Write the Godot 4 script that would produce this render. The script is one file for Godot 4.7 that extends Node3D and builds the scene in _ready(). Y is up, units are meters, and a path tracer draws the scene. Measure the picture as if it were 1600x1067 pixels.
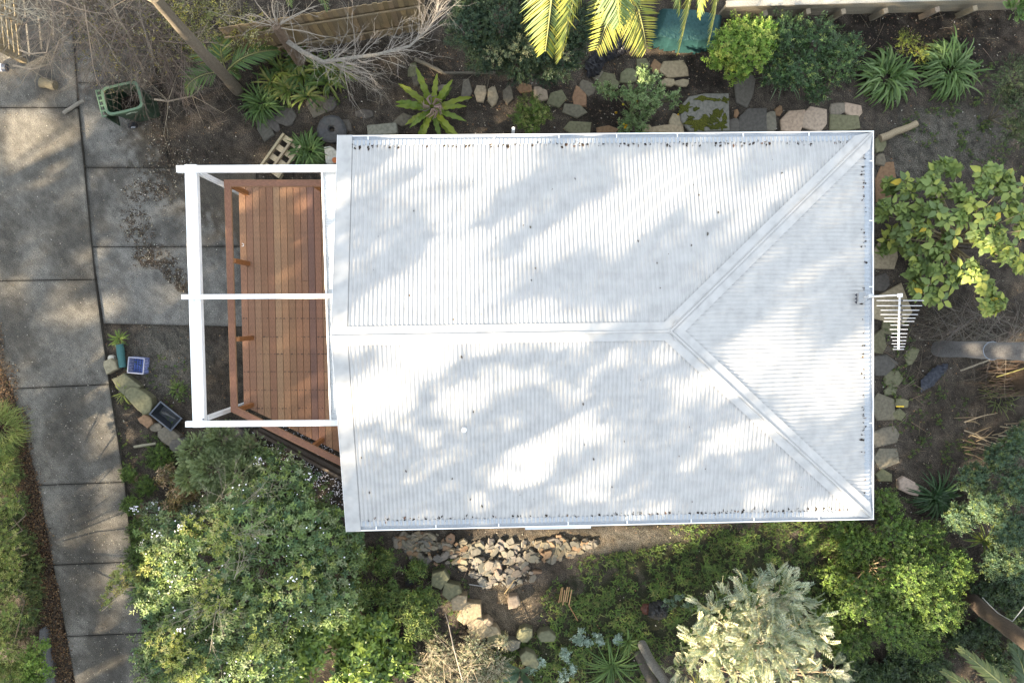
extends Node3D

const TO_SUN := Vector3(-0.762, 0.5, 0.412)
var R := RandomNumberGenerator.new()
var M := {}
var N := FastNoiseLite.new()

class MB:
	var v := PackedVector3Array()
	var n := PackedVector3Array()
	var c := PackedColorArray()
	var u := PackedVector2Array()
	func t(a: Vector3, b: Vector3, d: Vector3, col: Color) -> void:
		var k := (b - a).cross(d - a).normalized()
		v.append(a); v.append(d); v.append(b)
		for i in 3:
			n.append(k); c.append(col)
	func tn(a: Vector3, b: Vector3, d: Vector3, na: Vector3, nb: Vector3, nd: Vector3, col: Color) -> void:
		v.append(a); v.append(d); v.append(b)
		n.append(na); n.append(nd); n.append(nb)
		for i in 3: c.append(col)
	func q(a: Vector3, b: Vector3, d: Vector3, e: Vector3, col: Color) -> void:
		t(a, b, d, col); t(a, d, e, col)
	func qn(a: Vector3, b: Vector3, d: Vector3, e: Vector3, na: Vector3, nb: Vector3, nd: Vector3, ne: Vector3, col: Color) -> void:
		tn(a, b, d, na, nb, nd, col); tn(a, d, e, na, nd, ne, col)
	# a box with chamfered edges, centred on T
	func box(T: Transform3D, s: Vector3, col := Color.WHITE, bev := 0.0) -> void:
		var h := s * 0.5
		var ax := [Vector3.RIGHT, Vector3.UP, Vector3.BACK]
		for i in 3:
			var j := (i + 1) % 3
			var k := (i + 2) % 3
			for sg in [-1.0, 1.0]:
				var o: Vector3 = ax[i] * (h[i] * sg)
				var p: Vector3 = ax[j] * (h[j] - bev) * sg
				var r: Vector3 = ax[k] * (h[k] - bev)
				q(T * (o - p - r), T * (o + p - r), T * (o + p + r), T * (o - p + r), col)
		if bev <= 0.0: return
		for i in 3:
			var j := (i + 1) % 3
			var k := (i + 2) % 3
			for sj in [-1.0, 1.0]:
				for sk in [-1.0, 1.0]:
					var e: Vector3 = ax[i] * (h[i] - bev)
					var a: Vector3 = ax[j] * h[j] * sj + ax[k] * (h[k] - bev) * sk
					var b: Vector3 = ax[j] * (h[j] - bev) * sj + ax[k] * h[k] * sk
					_o(T, a - e, a + e, b + e, b - e, col)
	func _o(T: Transform3D, a: Vector3, b: Vector3, d: Vector3, e: Vector3, col: Color) -> void:
		var k := (b - a).cross(d - a)
		if k.dot(a + d) < 0: q(T * e, T * d, T * b, T * a, col)
		else: q(T * a, T * b, T * d, T * e, col)
	# a tapered tube through pts
	func tube(pts: Array, rad: Array, k: int, col: Color, cap := true) -> void:
		var pr := []
		var pn := []
		for i in pts.size():
			var d: Vector3 = (pts[mini(i + 1, pts.size() - 1)] - pts[maxi(i - 1, 0)]).normalized()
			var a := d.cross(Vector3.UP if absf(d.y) < 0.9 else Vector3.RIGHT).normalized()
			var b := d.cross(a)
			var ring := []
			var rn := []
			for m in k:
				var w := TAU * m / k
				var o := a * cos(w) + b * sin(w)
				ring.append(pts[i] + o * rad[i]); rn.append(o)
			if i > 0:
				for m in k:
					var m2 := (m + 1) % k
					qn(pr[m], pr[m2], ring[m2], ring[m], pn[m], pn[m2], rn[m2], rn[m], col)
			pr = ring; pn = rn
			if cap and (i == 0 or i == pts.size() - 1) and rad[i] > 0.012:
				for m in k:
					var m2 := (m + 1) % k
					if i == 0: t(pts[0], ring[m2], ring[m], col)
					else: t(pts[i], ring[m], ring[m2], col)
	# a folded leaf along +x of T
	func leaf(T: Transform3D, L: float, W: float, col: Color, fold: float, droop: float, fine := false) -> void:
		var f := W * fold
		var b := T.origin
		var tip := T * Vector3(L, -droop * L, 0)
		if not fine:
			var m := T * Vector3(L * 0.5, -droop * L * 0.2, 0)
			var l := T * Vector3(L * 0.42, f - droop * L * 0.2, W * 0.5)
			var r := T * Vector3(L * 0.42, f - droop * L * 0.2, -W * 0.5)
			t(b, l, m, col); t(m, l, tip, col); t(b, m, r, col); t(m, tip, r, col)
			return
		var m1 := T * Vector3(L * 0.33, -droop * L * 0.08, 0)
		var m2 := T * Vector3(L * 0.68, -droop * L * 0.4, 0)
		var l1 := T * Vector3(L * 0.28, f - droop * L * 0.1, W * 0.5)
		var r1 := T * Vector3(L * 0.28, f - droop * L * 0.1, -W * 0.5)
		var l2 := T * Vector3(L * 0.64, f * 0.8 - droop * L * 0.42, W * 0.4)
		var r2 := T * Vector3(L * 0.64, f * 0.8 - droop * L * 0.42, -W * 0.4)
		t(b, l1, m1, col); t(b, m1, r1, col)
		q(m1, l1, l2, m2, col); q(r1, m1, m2, r2, col)
		t(m2, l2, tip, col); t(m2, tip, r2, col)
	# a strap-shaped blade that rises and bends over; dir is its heading
	func blade(b: Vector3, dir: Vector3, L: float, W: float, rise: float, bend: float, col: Color, seg := 5, ripple := 0.0) -> void:
		var side := dir.cross(Vector3.UP).normalized()
		var p := b
		var ang := rise
		var pl := p - side * W * 0.35
		var pm := p
		var pr := p + side * W * 0.35
		for i in seg:
			var st := L / seg
			p += (dir * cos(ang) + Vector3.UP * sin(ang)) * st
			ang -= bend / seg
			var f := (i + 1.0) / seg
			var w := W * 0.5 * (1.0 if f < 0.6 else maxf(0.0, 1.0 - pow((f - 0.6) / 0.4, 1.6)))
			w *= 1.0 + ripple * sin(i * 2.1 + L * 40.0)
			var up := Vector3.UP * W * (0.22 + ripple * 0.7 * cos(i * 2.1 + L * 40.0))
			var nl := p - side * w + up * (w / W)
			var nr := p + side * w + up * (w / W)
			q(pm, pl, nl, p, col); q(pr, pm, p, nr, col)
			pl = nl; pr = nr; pm = p
	# a flat irregular stone: outline pts (anticlockwise seen from above), its top at y
	func slab(o: Array, y0: float, y1: float, bev: float, dome: float, col: Color, rr: RandomNumberGenerator) -> void:
		var cen := Vector2.ZERO
		for p in o: cen += p
		cen /= o.size()
		var A := []
		var Bq := []
		var C := []
		for p in o:
			var d: Vector2 = p - cen
			var ln := maxf(d.length(), 0.01)
			A.append(Vector3(p.x, y0, p.y))
			var e: Vector2 = cen + d * (1.0 - bev * 0.25 / ln)
			Bq.append(Vector3(e.x, y1 - bev * rr.randf_range(0.7, 1.3), e.y))
			var g: Vector2 = cen + d * maxf(0.3, 1.0 - bev * rr.randf_range(1.0, 1.9) / ln)
			C.append(Vector3(g.x, y1 + rr.randf_range(-0.3, 0.3) * dome, g.y))
		var top := Vector3(cen.x, y1 + dome, cen.y)
		for i in o.size():
			var j := (i + 1) % o.size()
			q(A[j], A[i], Bq[i], Bq[j], col); q(Bq[j], Bq[i], C[i], C[j], col); t(C[j], C[i], top, col)
	func done(m: Material) -> ArrayMesh:
		var a := []
		a.resize(Mesh.ARRAY_MAX)
		a[Mesh.ARRAY_VERTEX] = v; a[Mesh.ARRAY_NORMAL] = n; a[Mesh.ARRAY_COLOR] = c
		if u.size() == v.size(): a[Mesh.ARRAY_TEX_UV] = u
		var am := ArrayMesh.new()
		am.add_surface_from_arrays(Mesh.PRIMITIVE_TRIANGLES, a)
		am.surface_set_material(0, m)
		return am

# ---------------------------------------------------------------- small helpers
func rf(a: float, b: float) -> float: return R.randf_range(a, b)
func at(p: Vector3, yaw := 0.0) -> Transform3D: return Transform3D(Basis(Vector3.UP, yaw), p)
func lin(r: float, g: float, b: float) -> Color: return Color(r, g, b)
func vary(c: Color, a: float) -> Color:
	var k := 1.0 + rf(-a, a)
	return Color(c.r * k * (1.0 + rf(-a, a) * 0.25), c.g * k, c.b * k * (1.0 + rf(-a, a) * 0.3))
# a transform whose +y points along d, rolled at random
func grow(p: Vector3, d: Vector3, s: float, roll: float) -> Transform3D:
	var y := d.normalized()
	var x := y.cross(Vector3(0.13, 0.31, 0.94)).normalized()
	var b := Basis(x, y, x.cross(y))
	return Transform3D((Basis(y, roll) * b) * Basis.from_scale(Vector3.ONE * s), p)
# +x along d, +y upmost
func lay(p: Vector3, d: Vector3, up := Vector3.UP) -> Transform3D:
	var x := d.normalized()
	var z := x.cross(up).normalized()
	return Transform3D(Basis(x, z.cross(x), z), p)
func tag(o: Node, label: String, category := "", group := "", kind := "") -> Node:
	if label: o.set_meta("label", label)
	if category: o.set_meta("category", category)
	if group: o.set_meta("group", group)
	if kind: o.set_meta("kind", kind)
	return o
func base(called: String, p: Vector3, yaw := 0.0) -> Node3D:
	var o := Node3D.new()
	o.name = numbered(self, called)
	add_child(o)
	o.position = p; o.rotation.y = yaw
	return o
func numbered(parent: Node, called: String) -> String:
	var key := "_n_" + called
	var k: int = parent.get_meta(key) if parent.has_meta(key) else 0
	parent.set_meta(key, k + 1)
	return called if k == 0 else "%s_%03d" % [called, k]
func part(called: String, mesh: Mesh, parent: Node = self, T := Transform3D(), kind := "") -> MeshInstance3D:
	var o := MeshInstance3D.new()
	o.name = numbered(parent, called)
	o.mesh = mesh; o.transform = T
	parent.add_child(o)
	if kind: o.set_meta("kind", kind)
	return o
func swarm(called: String, mesh: Mesh, parent: Node, where: Array, tint: Array, kind := "stuff") -> MultiMeshInstance3D:
	var mm := MultiMesh.new()
	mm.transform_format = MultiMesh.TRANSFORM_3D
	mm.use_colors = true
	mm.mesh = mesh
	mm.instance_count = where.size()
	for i in where.size():
		mm.set_instance_transform(i, where[i])
		mm.set_instance_color(i, tint[i])
	var o := MultiMeshInstance3D.new()
	o.name = numbered(parent, called)
	o.multimesh = mm
	parent.add_child(o)
	if kind: o.set_meta("kind", kind)
	return o

func noise_tex(freq: float, oct: int, ramp: Array, sd: int, size := 512, type := FastNoiseLite.TYPE_SIMPLEX_SMOOTH) -> NoiseTexture2D:
	var f := FastNoiseLite.new()
	f.noise_type = type; f.seed = sd; f.frequency = freq; f.fractal_octaves = oct
	var g := Gradient.new()
	var off := PackedFloat32Array()
	var cols := PackedColorArray()
	for e in ramp:
		off.append(e[0]); cols.append(e[1])
	g.offsets = off; g.colors = cols
	var tx := NoiseTexture2D.new()
	tx.width = size; tx.height = size; tx.seamless = true; tx.noise = f; tx.color_ramp = g
	return tx
func grey(k: float) -> Color: return Color(k, k, k)
# vertex colours times a grain texture laid in world space
func mat(rough: float, tex: Texture2D = null, scale := Vector3.ONE, bump := 0.0, bump_tex: Texture2D = null) -> StandardMaterial3D:
	var m := StandardMaterial3D.new()
	m.vertex_color_use_as_albedo = true
	m.roughness = rough
	m.metallic_specular = 0.4
	if tex:
		m.albedo_texture = tex
		m.uv1_triplanar = true; m.uv1_world_triplanar = true; m.uv1_scale = scale
	if bump_tex:
		m.heightmap_enabled = true; m.heightmap_texture = bump_tex; m.heightmap_scale = bump
	return m
func leafmat(rough: float, back: float) -> StandardMaterial3D:
	var m := mat(rough)
	m.backlight_enabled = true
	m.backlight = Color(0.85 * back, back, 0.35 * back).linear_to_srgb()
	m.metallic_specular = 0.35
	return m

# ---------------------------------------------------------------- the place
func _ready() -> void:
	R.seed = 20240
	N.seed = 5; N.frequency = 1.0; N.fractal_octaves = 3
	light_and_camera()
	materials()
	ground()
	concrete()
	house()
	pergola()
	deck()
	fences()
	stones()
	small_things()
	woody()
	shrubs()
	clumps()
	palms()
	litter()
	tall_trees()

func light_and_camera() -> void:
	var cam := Camera3D.new()
	cam.name = "camera"
	cam.transform = Transform3D(Basis(Vector3(0.999605, 0.028109, -0.000457), Vector3(0.000457, -0.032526, -0.999471), Vector3(-0.028109, 0.999076, -0.032526)), Vector3(0, 17.5, 0))
	cam.fov = 46.4250
	cam.near = 0.1; cam.far = 600.0
	add_child(cam)
	cam.current = true
	var sky := ProceduralSkyMaterial.new()
	sky.sky_top_color = Color(0.738, 0.778, 0.825)
	sky.sky_horizon_color = Color(0.85, 0.85, 0.85)
	sky.sky_curve = 0.18
	sky.ground_bottom_color = Color(0.2, 0.2, 0.17)
	sky.ground_horizon_color = Color(0.55, 0.57, 0.58)
	sky.sky_energy_multiplier = 0.76
	sky.sun_angle_max = 20.0
	var env := Environment.new()
	env.background_mode = Environment.BG_SKY
	env.sky = Sky.new()
	env.sky.sky_material = sky
	env.tonemap_mode = Environment.TONE_MAPPER_LINEAR
	env.tonemap_exposure = 6.7
	env.sdfgi_enabled = true; env.ssao_enabled = true; env.ssil_enabled = true
	var we := WorldEnvironment.new()
	we.name = "world_environment"
	we.environment = env
	add_child(we)
	var sun := DirectionalLight3D.new()
	sun.name = "sun"
	sun.light_energy = 1.45
	sun.light_color = Color(1.0, 0.92, 0.79)
	sun.light_angular_distance = 0.7
	sun.shadow_enabled = true
	sun.basis = Basis.looking_at(-TO_SUN.normalized(), Vector3.UP)
	sun.position = Vector3(0, 30, 0)
	add_child(sun)

func materials() -> void:
	var mott := noise_tex(0.012, 5, [[0.0, grey(0.62)], [0.5, grey(0.86)], [1.0, grey(1.0)]], 3)
	var speck := noise_tex(0.11, 3, [[0.0, grey(0.2)], [0.38, grey(0.62)], [0.6, grey(0.8)], [1.0, grey(1.0)]], 4)
	var soil := noise_tex(0.07, 5, [[0.0, grey(0.15)], [0.4, grey(0.55)], [0.62, grey(0.78)], [1.0, grey(1.0)]], 6, 1024)
	var wood := noise_tex(0.03, 4, [[0.0, grey(0.6)], [0.5, grey(0.85)], [1.0, grey(1.0)]], 7)
	var bump := noise_tex(0.09, 4, [[0.0, grey(0.0)], [1.0, grey(1.0)]], 8)
	var fine := noise_tex(0.02, 3, [[0.0, grey(0.86)], [0.5, grey(0.95)], [1.0, grey(1.0)]], 9)
	M.soil = mat(0.95, soil, Vector3.ONE * 0.55, 2.5, soil)
	M.concrete = mat(0.88, speck, Vector3.ONE * 0.9, 0.25, speck)
	var grain := noise_tex(0.05, 5, [[0.0, grey(0.72)], [0.5, grey(0.85)], [1.0, grey(0.95)]], 12)
	M.stone = mat(0.9, grain, Vector3.ONE * 0.45, 0.35, bump)
	M.timber = mat(0.62, wood, Vector3(9, 5, 0.7), 0.08, wood)
	M.timber_x = mat(0.62, wood, Vector3(0.7, 5, 9), 0.08, wood)
	M.raw = mat(0.85, wood, Vector3(3, 3, 3), 0.4, wood)
	M.steel = mat(0.42, fine, Vector3.ONE * 0.35)
	M.white = mat(0.35)
	M.dull = mat(0.7, fine, Vector3.ONE * 2.0)
	M.plastic = mat(0.45)
	M.bark = mat(0.9, mott, Vector3(3, 3, 3), 1.5, bump)
	M.twig = mat(0.85)
	M.leaf = leafmat(0.5, 0.5)
	M.leaf_dull = leafmat(0.75, 0.4)
	M.leaf_shiny = leafmat(0.32, 0.4)
	M.dry = mat(0.9)
	M.metal = mat(0.4)
	M.metal.metallic = 0.7

func soft(x: float, z: float, e: Array) -> float:
	var dx: float = x - e[0]
	var dz: float = z - e[1]
	var w: float = deg_to_rad(e[4]) if e.size() > 4 else 0.0
	var a := dx * cos(w) - dz * sin(w)
	var b := dx * sin(w) + dz * cos(w)
	return sqrt(pow(a / e[2], 2) + pow(b / e[3], 2))

var lawn := [[5.513, 5.827, 3.236, 1.055, -8], [2.783, 6.669, 1.547, 0.985, 0], [4.51, 6.687, 1.547, 1.055, 0], [1.926, 7.673, 1.829, 0.844, 0]]
var bare := [[10.138, -3.874, 1.547, 0.774, 5], [9.287, -3.165, 0.703, 0.563, 0], [1.633, 5.075, 2.673, 0.309, 3], [-7.027, 0.935, 0.844, 0.844, 0]]
var mulch := [[2.731, -4.451, 0.844, 0.563, 0], [8.953, -5.966, 2.814, 0.844, 0], [4.416, -5.228, 0.844, 0.422, 0]]
var tan_ground := [[0.353, 6.501, 0.844, 0.633, -35], [1.633, 5.003, 1.125, 0.211, 0]]
var kerbside := [[-10.333, 2.043, 0.422, 3.376, 0], [-9.829, 4.283, 0.563, 2.814, 5]]
func ground_height(x: float, z: float) -> float:
	return 0.022 * N.get_noise_2d(x * 1.3, z * 1.3) + 0.012 * N.get_noise_2d(x * 6.0, z * 6.0) - 0.01
func ground_color(x: float, z: float) -> Color:
	var k := N.get_noise_2d(x * 0.9 + 40.0, z * 0.9)
	var k2 := N.get_noise_2d(x * 3.1, z * 3.1 + 17.0)
	var k3 := N.get_noise_2d(x * 8.0 + 3.0, z * 8.0)
	var c := Color(0.10, 0.080, 0.060).lerp(Color(0.165, 0.135, 0.105), clampf(0.5 + k * 1.3, 0, 1))
	for set_ in [[lawn, Color(0.05, 0.055, 0.022)], [bare, Color(0.22, 0.2, 0.165)], [mulch, Color(0.05, 0.038, 0.028)], [tan_ground, Color(0.24, 0.19, 0.13)], [kerbside, Color(0.075, 0.045, 0.025)]]:
		var w := 0.0
		for e in set_[0]: w = maxf(w, 1.0 - smoothstep(0.6, 1.25, soft(x, z, e) + k2 * 0.55))
		c = c.lerp(set_[1], w)
	if x < -11.6 or x > 14.2 or z < -7.8 or z > 9.6: return Color(0.085, 0.085, 0.05)
	return c * maxf(0.3, 1.0 + 0.7 * k2 + 0.6 * k3)

func ground() -> void:
	var xs := []
	var zs := []
	for i in range(-191, 234): xs.append(i * 0.06)
	for i in range(-127, 157): zs.append(i * 0.06)
	var g := 0.6
	for i in 14:
		xs.append(xs[-1] + g); xs.push_front(xs[0] - g); zs.append(zs[-1] + g); zs.push_front(zs[0] - g)
		g *= 1.5
	var v := PackedVector3Array()
	var n := PackedVector3Array()
	var c := PackedColorArray()
	var ix := PackedInt32Array()
	for z in zs:
		for x in xs:
			var y := ground_height(x, z)
			v.append(Vector3(x, y, z))
			n.append(Vector3(y - ground_height(x + 0.1, z), 0.1, y - ground_height(x, z + 0.1)).normalized())
			c.append(ground_color(x, z))
	var w := xs.size()
	for j in zs.size() - 1:
		for i in w - 1:
			var a := j * w + i
			ix.append_array([a, a + 1, a + w + 1, a, a + w + 1, a + w])
	var arr := []
	arr.resize(Mesh.ARRAY_MAX)
	arr[Mesh.ARRAY_VERTEX] = v; arr[Mesh.ARRAY_NORMAL] = n; arr[Mesh.ARRAY_COLOR] = c; arr[Mesh.ARRAY_INDEX] = ix
	var am := ArrayMesh.new()
	am.add_surface_from_arrays(Mesh.PRIMITIVE_TRIANGLES, arr)
	am.surface_set_material(0, M.soil)
	tag(part("ground", am), "dark brown garden soil around the house", "", "", "structure")

# a poured slab, cut into a fine top so that its stains have soft edges
func pour(called: String, parent: Node, A: Vector2, B: Vector2, C: Vector2, D: Vector2, y: float, look: Callable) -> void:
	var nu := maxi(2, int(A.distance_to(B) / 0.05))
	var nv := maxi(2, int(A.distance_to(D) / 0.05))
	var v := PackedVector3Array()
	var n := PackedVector3Array()
	var c := PackedColorArray()
	var ix := PackedInt32Array()
	for j in nv + 1:
		for i in nu + 1:
			var f := float(i) / nu
			var g := float(j) / nv
			var p := A.lerp(B, f).lerp(D.lerp(C, f), g)
			var edge := minf(minf(i, nu - i), minf(j, nv - j))
			v.append(Vector3(p.x, y - (0.012 if edge == 0 else 0.0) + 0.002 * N.get_noise_2d(p.x * 3.0, p.y * 3.0), p.y))
			n.append(Vector3.UP)
			var q: Color = look.call(p.x, p.y)
			c.append(q * (0.62 if edge == 0 else 1.0))
	var w := nu + 1
	for j in nv:
		for i in nu:
			var a := j * w + i
			ix.append_array([a, a + 1, a + w + 1, a, a + w + 1, a + w])
	# the sides
	var o := v.size()
	var ring := [A, B, C, D]
	for k in 4:
		var p: Vector2 = ring[k]
		var r: Vector2 = ring[(k + 1) % 4]
		var nn := Vector3((r - p).y, 0, -(r - p).x).normalized()
		for e in [Vector3(p.x, y - 0.012, p.y), Vector3(r.x, y - 0.012, r.y), Vector3(r.x, y - 0.16, r.y), Vector3(p.x, y - 0.16, p.y)]:
			v.append(e); n.append(nn); c.append(Color(0.13, 0.12, 0.1))
		ix.append_array([o, o + 2, o + 1, o, o + 3, o + 2])
		o += 4
	var arr := []
	arr.resize(Mesh.ARRAY_MAX)
	arr[Mesh.ARRAY_VERTEX] = v; arr[Mesh.ARRAY_NORMAL] = n; arr[Mesh.ARRAY_COLOR] = c; arr[Mesh.ARRAY_INDEX] = ix
	var am := ArrayMesh.new()
	am.add_surface_from_arrays(Mesh.PRIMITIVE_TRIANGLES, arr)
	am.surface_set_material(0, M.concrete)
	part(called, am, parent)

var drive_l := [Vector2(-12.947, -7.492), Vector2(-12.222, -4.405), Vector2(-11.363, -0.725), Vector2(-10.297, 1.584), Vector2(-9.79, 3.68), Vector2(-9.492, 5.426), Vector2(-9.231, 7.001), Vector2(-8.969, 8.686)]
var drive_r := [Vector2(-8.964, -7.543), Vector2(-8.802, -4.432), Vector2(-8.509, -0.771), Vector2(-8.244, 1.491), Vector2(-7.947, 3.62), Vector2(-7.794, 5.37), Vector2(-7.581, 6.948), Vector2(-7.467, 8.707)]
func drive_look(x: float, z: float) -> Color:
	var k := N.get_noise_2d(x * 0.7, z * 0.5 + 9.0)
	var k2 := N.get_noise_2d(x * 4.0, z * 4.0)
	var k3 := N.get_noise_2d(x * 17.0, z * 17.0)
	var c := Color(0.14, 0.128, 0.108).lerp(Color(0.265, 0.247, 0.215), clampf(0.5 + k * 1.2 + k2 * 0.25, 0, 1))
	# wheel-worn bands that run down the drive
	if z > 0.3:
		var f := clampf((z - 0.3) / 2.5, 0, 1)
		var mid := -9.66 + z * 0.178
		var d := x - mid
		var dark := exp(-pow((d - 0.1) / 0.30, 2)) * 0.42 + exp(-pow((d - 0.88) / 0.16, 2)) * 0.3
		var pale := exp(-pow((d + 0.6) / 0.28, 2)) * 0.25
		c *= 1.0 - f * dark * (0.8 + 0.5 * k) + f * pale
	return c * (1.0 + 0.34 * k3 + 0.24 * k2)
func pad_look(x: float, z: float) -> Color:
	var k := N.get_noise_2d(x * 0.8 + 31.0, z * 0.8)
	var k2 := N.get_noise_2d(x * 4.0 + 7.0, z * 4.0)
	var k3 := N.get_noise_2d(x * 17.0, z * 17.0 + 3.0)
	var c := Color(0.14, 0.131, 0.115).lerp(Color(0.285, 0.27, 0.242), clampf(0.45 + k * 1.3 + k2 * 0.3, 0, 1))
	var f := smoothstep(-2.2, -0.4, z)
	c = c.lerp(Color(0.3, 0.29, 0.27), f * 0.4)
	# soil washed over the north end
	var soilish := 1.0 - smoothstep(-0.3, 0.5, (-7.7 - x) * 1.1 + (z + 5.0) * 0.16 + k2 * 0.8 + maxf(0.0, z + 3.2) * 1.2)
	c = c.lerp(Color(0.115, 0.1, 0.08), clampf(soilish, 0, 1))
	return c * (1.0 + 0.3 * k3 + 0.3 * k2)
func concrete() -> void:
	var d := base("driveway", Vector3.ZERO)
	tag(d, "grey concrete driveway in jointed slabs down the left side", "", "", "structure")
	for i in drive_l.size() - 1:
		pour("slab", d, drive_l[i] + Vector2(0, 0.008), drive_r[i] + Vector2(0, 0.008), drive_r[i + 1] - Vector2(0, 0.008), drive_l[i + 1] - Vector2(0, 0.008), 0.1, drive_look)
	var p := base("parking_pad", Vector3.ZERO)
	tag(p, "stained concrete parking pad between driveway and deck", "", "", "structure")
	var l := [Vector2(-8.944, -7.139), Vector2(-8.833, -4.975), Vector2(-8.674, -3.176), Vector2(-8.566, -1.474), Vector2(-8.347, 0.184)]
	var r := [Vector2(-7.392, -7.158), Vector2(-7.151, -4.99), Vector2(-6.944, -3.186), Vector2(-5.071, -1.498), Vector2(-5.088, 0.253)]
	var r0 := [Vector2(-7.392, -7.158), Vector2(-7.151, -4.99), Vector2(-5.054, -3.197), Vector2(-5.071, -1.498), Vector2(-5.088, 0.253)]
	for i in 4:
		pour("slab", p, l[i] + Vector2(-0.015, 0.007), r0[i] + Vector2(0, 0.007), r[i + 1] - Vector2(0, 0.007), l[i + 1] + Vector2(-0.015, -0.007), 0.035, pad_look)
	# the low concrete kerb at the lower left
	var mb := MB.new()
	var kerb := [Vector2(-9.654, 6.755), Vector2(-9.58, 7.253), Vector2(-9.459, 8.18), Vector2(-9.652, 8.177), Vector2(-9.771, 7.109), Vector2(-9.752, 6.797)]
	kerb.reverse()
	mb.slab(kerb, -0.1, 0.22, 0.02, 0.0, Color(0.24, 0.24, 0.25), R)
	tag(part("garden_kerb", mb.done(M.concrete)), "low grey concrete kerb beside the leaf strip, lower left", "kerb", "", "structure")

# ---------------------------------------------------------------- house
const HW := 4.92
const HD := 3.6
const EAVE := 2.95
const RIDGE := 3.92
const APEX := 0.9
var house_at := Transform3D(Basis(Vector3.UP, 0.0155), Vector3(2.2, 0, 0.28))
const ROOF := Color(0.412, 0.408, 0.402)
func corrugated(mb: MB, o: Vector3, along: Vector3, up: Vector3, L0: float, L1: float, lo: Callable, hi: Callable, pitch: float, amp: float, col: Color) -> void:
	var nrm := up.cross(along).normalized()
	if nrm.y < 0: nrm = -nrm
	var step := pitch / 8.0
	var n := int((L1 - L0) / step)
	var flip := along.cross(up).dot(nrm) < 0
	var pa := Vector3.ZERO
	var pb := Vector3.ZERO
	var pn := Vector3.ZERO
	for i in n + 1:
		var s := L0 + (L1 - L0) * i / n
		var a: float = lo.call(s)
		var b: float = hi.call(s)
		var w := TAU * s / pitch
		var p := o + along * s + nrm * amp * sin(w)
		var q := p + up * maxf(a, b)
		p += up * a
		var nn := (nrm - along * (amp * TAU / pitch * cos(w))).normalized()
		if i > 0 and (b > a + 0.002):
			if flip: mb.qn(pa, pb, q, p, pn, pn, nn, nn, col)
			else: mb.qn(pa, p, q, pb, pn, nn, nn, pn, col)
		pa = p; pb = q; pn = nn
func cap(mb: MB, p0: Vector3, p1: Vector3, w0: Vector3, w1: Vector3, width: float, col: Color) -> void:
	var d := (p1 - p0).normalized()
	for w in [w0, w1]:
		var nrm: Vector3 = w.cross(d).normalized()
		if nrm.y < 0: nrm = -nrm
		var T := Transform3D(Basis(d, nrm, d.cross(nrm)), (p0 + p1) * 0.5 + w * width * 0.5 + nrm * 0.014)
		mb.box(T, Vector3(p0.distance_to(p1), 0.004, width), col, 0.0)
		# the turned-down edge
		var T2 := Transform3D(T.basis, (p0 + p1) * 0.5 + w * width + nrm * 0.006)
		mb.box(T2, Vector3(p0.distance_to(p1), 0.018, 0.005), col, 0.0)
	mb.tube([p0 + Vector3.UP * 0.016, p1 + Vector3.UP * 0.016], [0.024, 0.024], 10, col)

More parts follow.
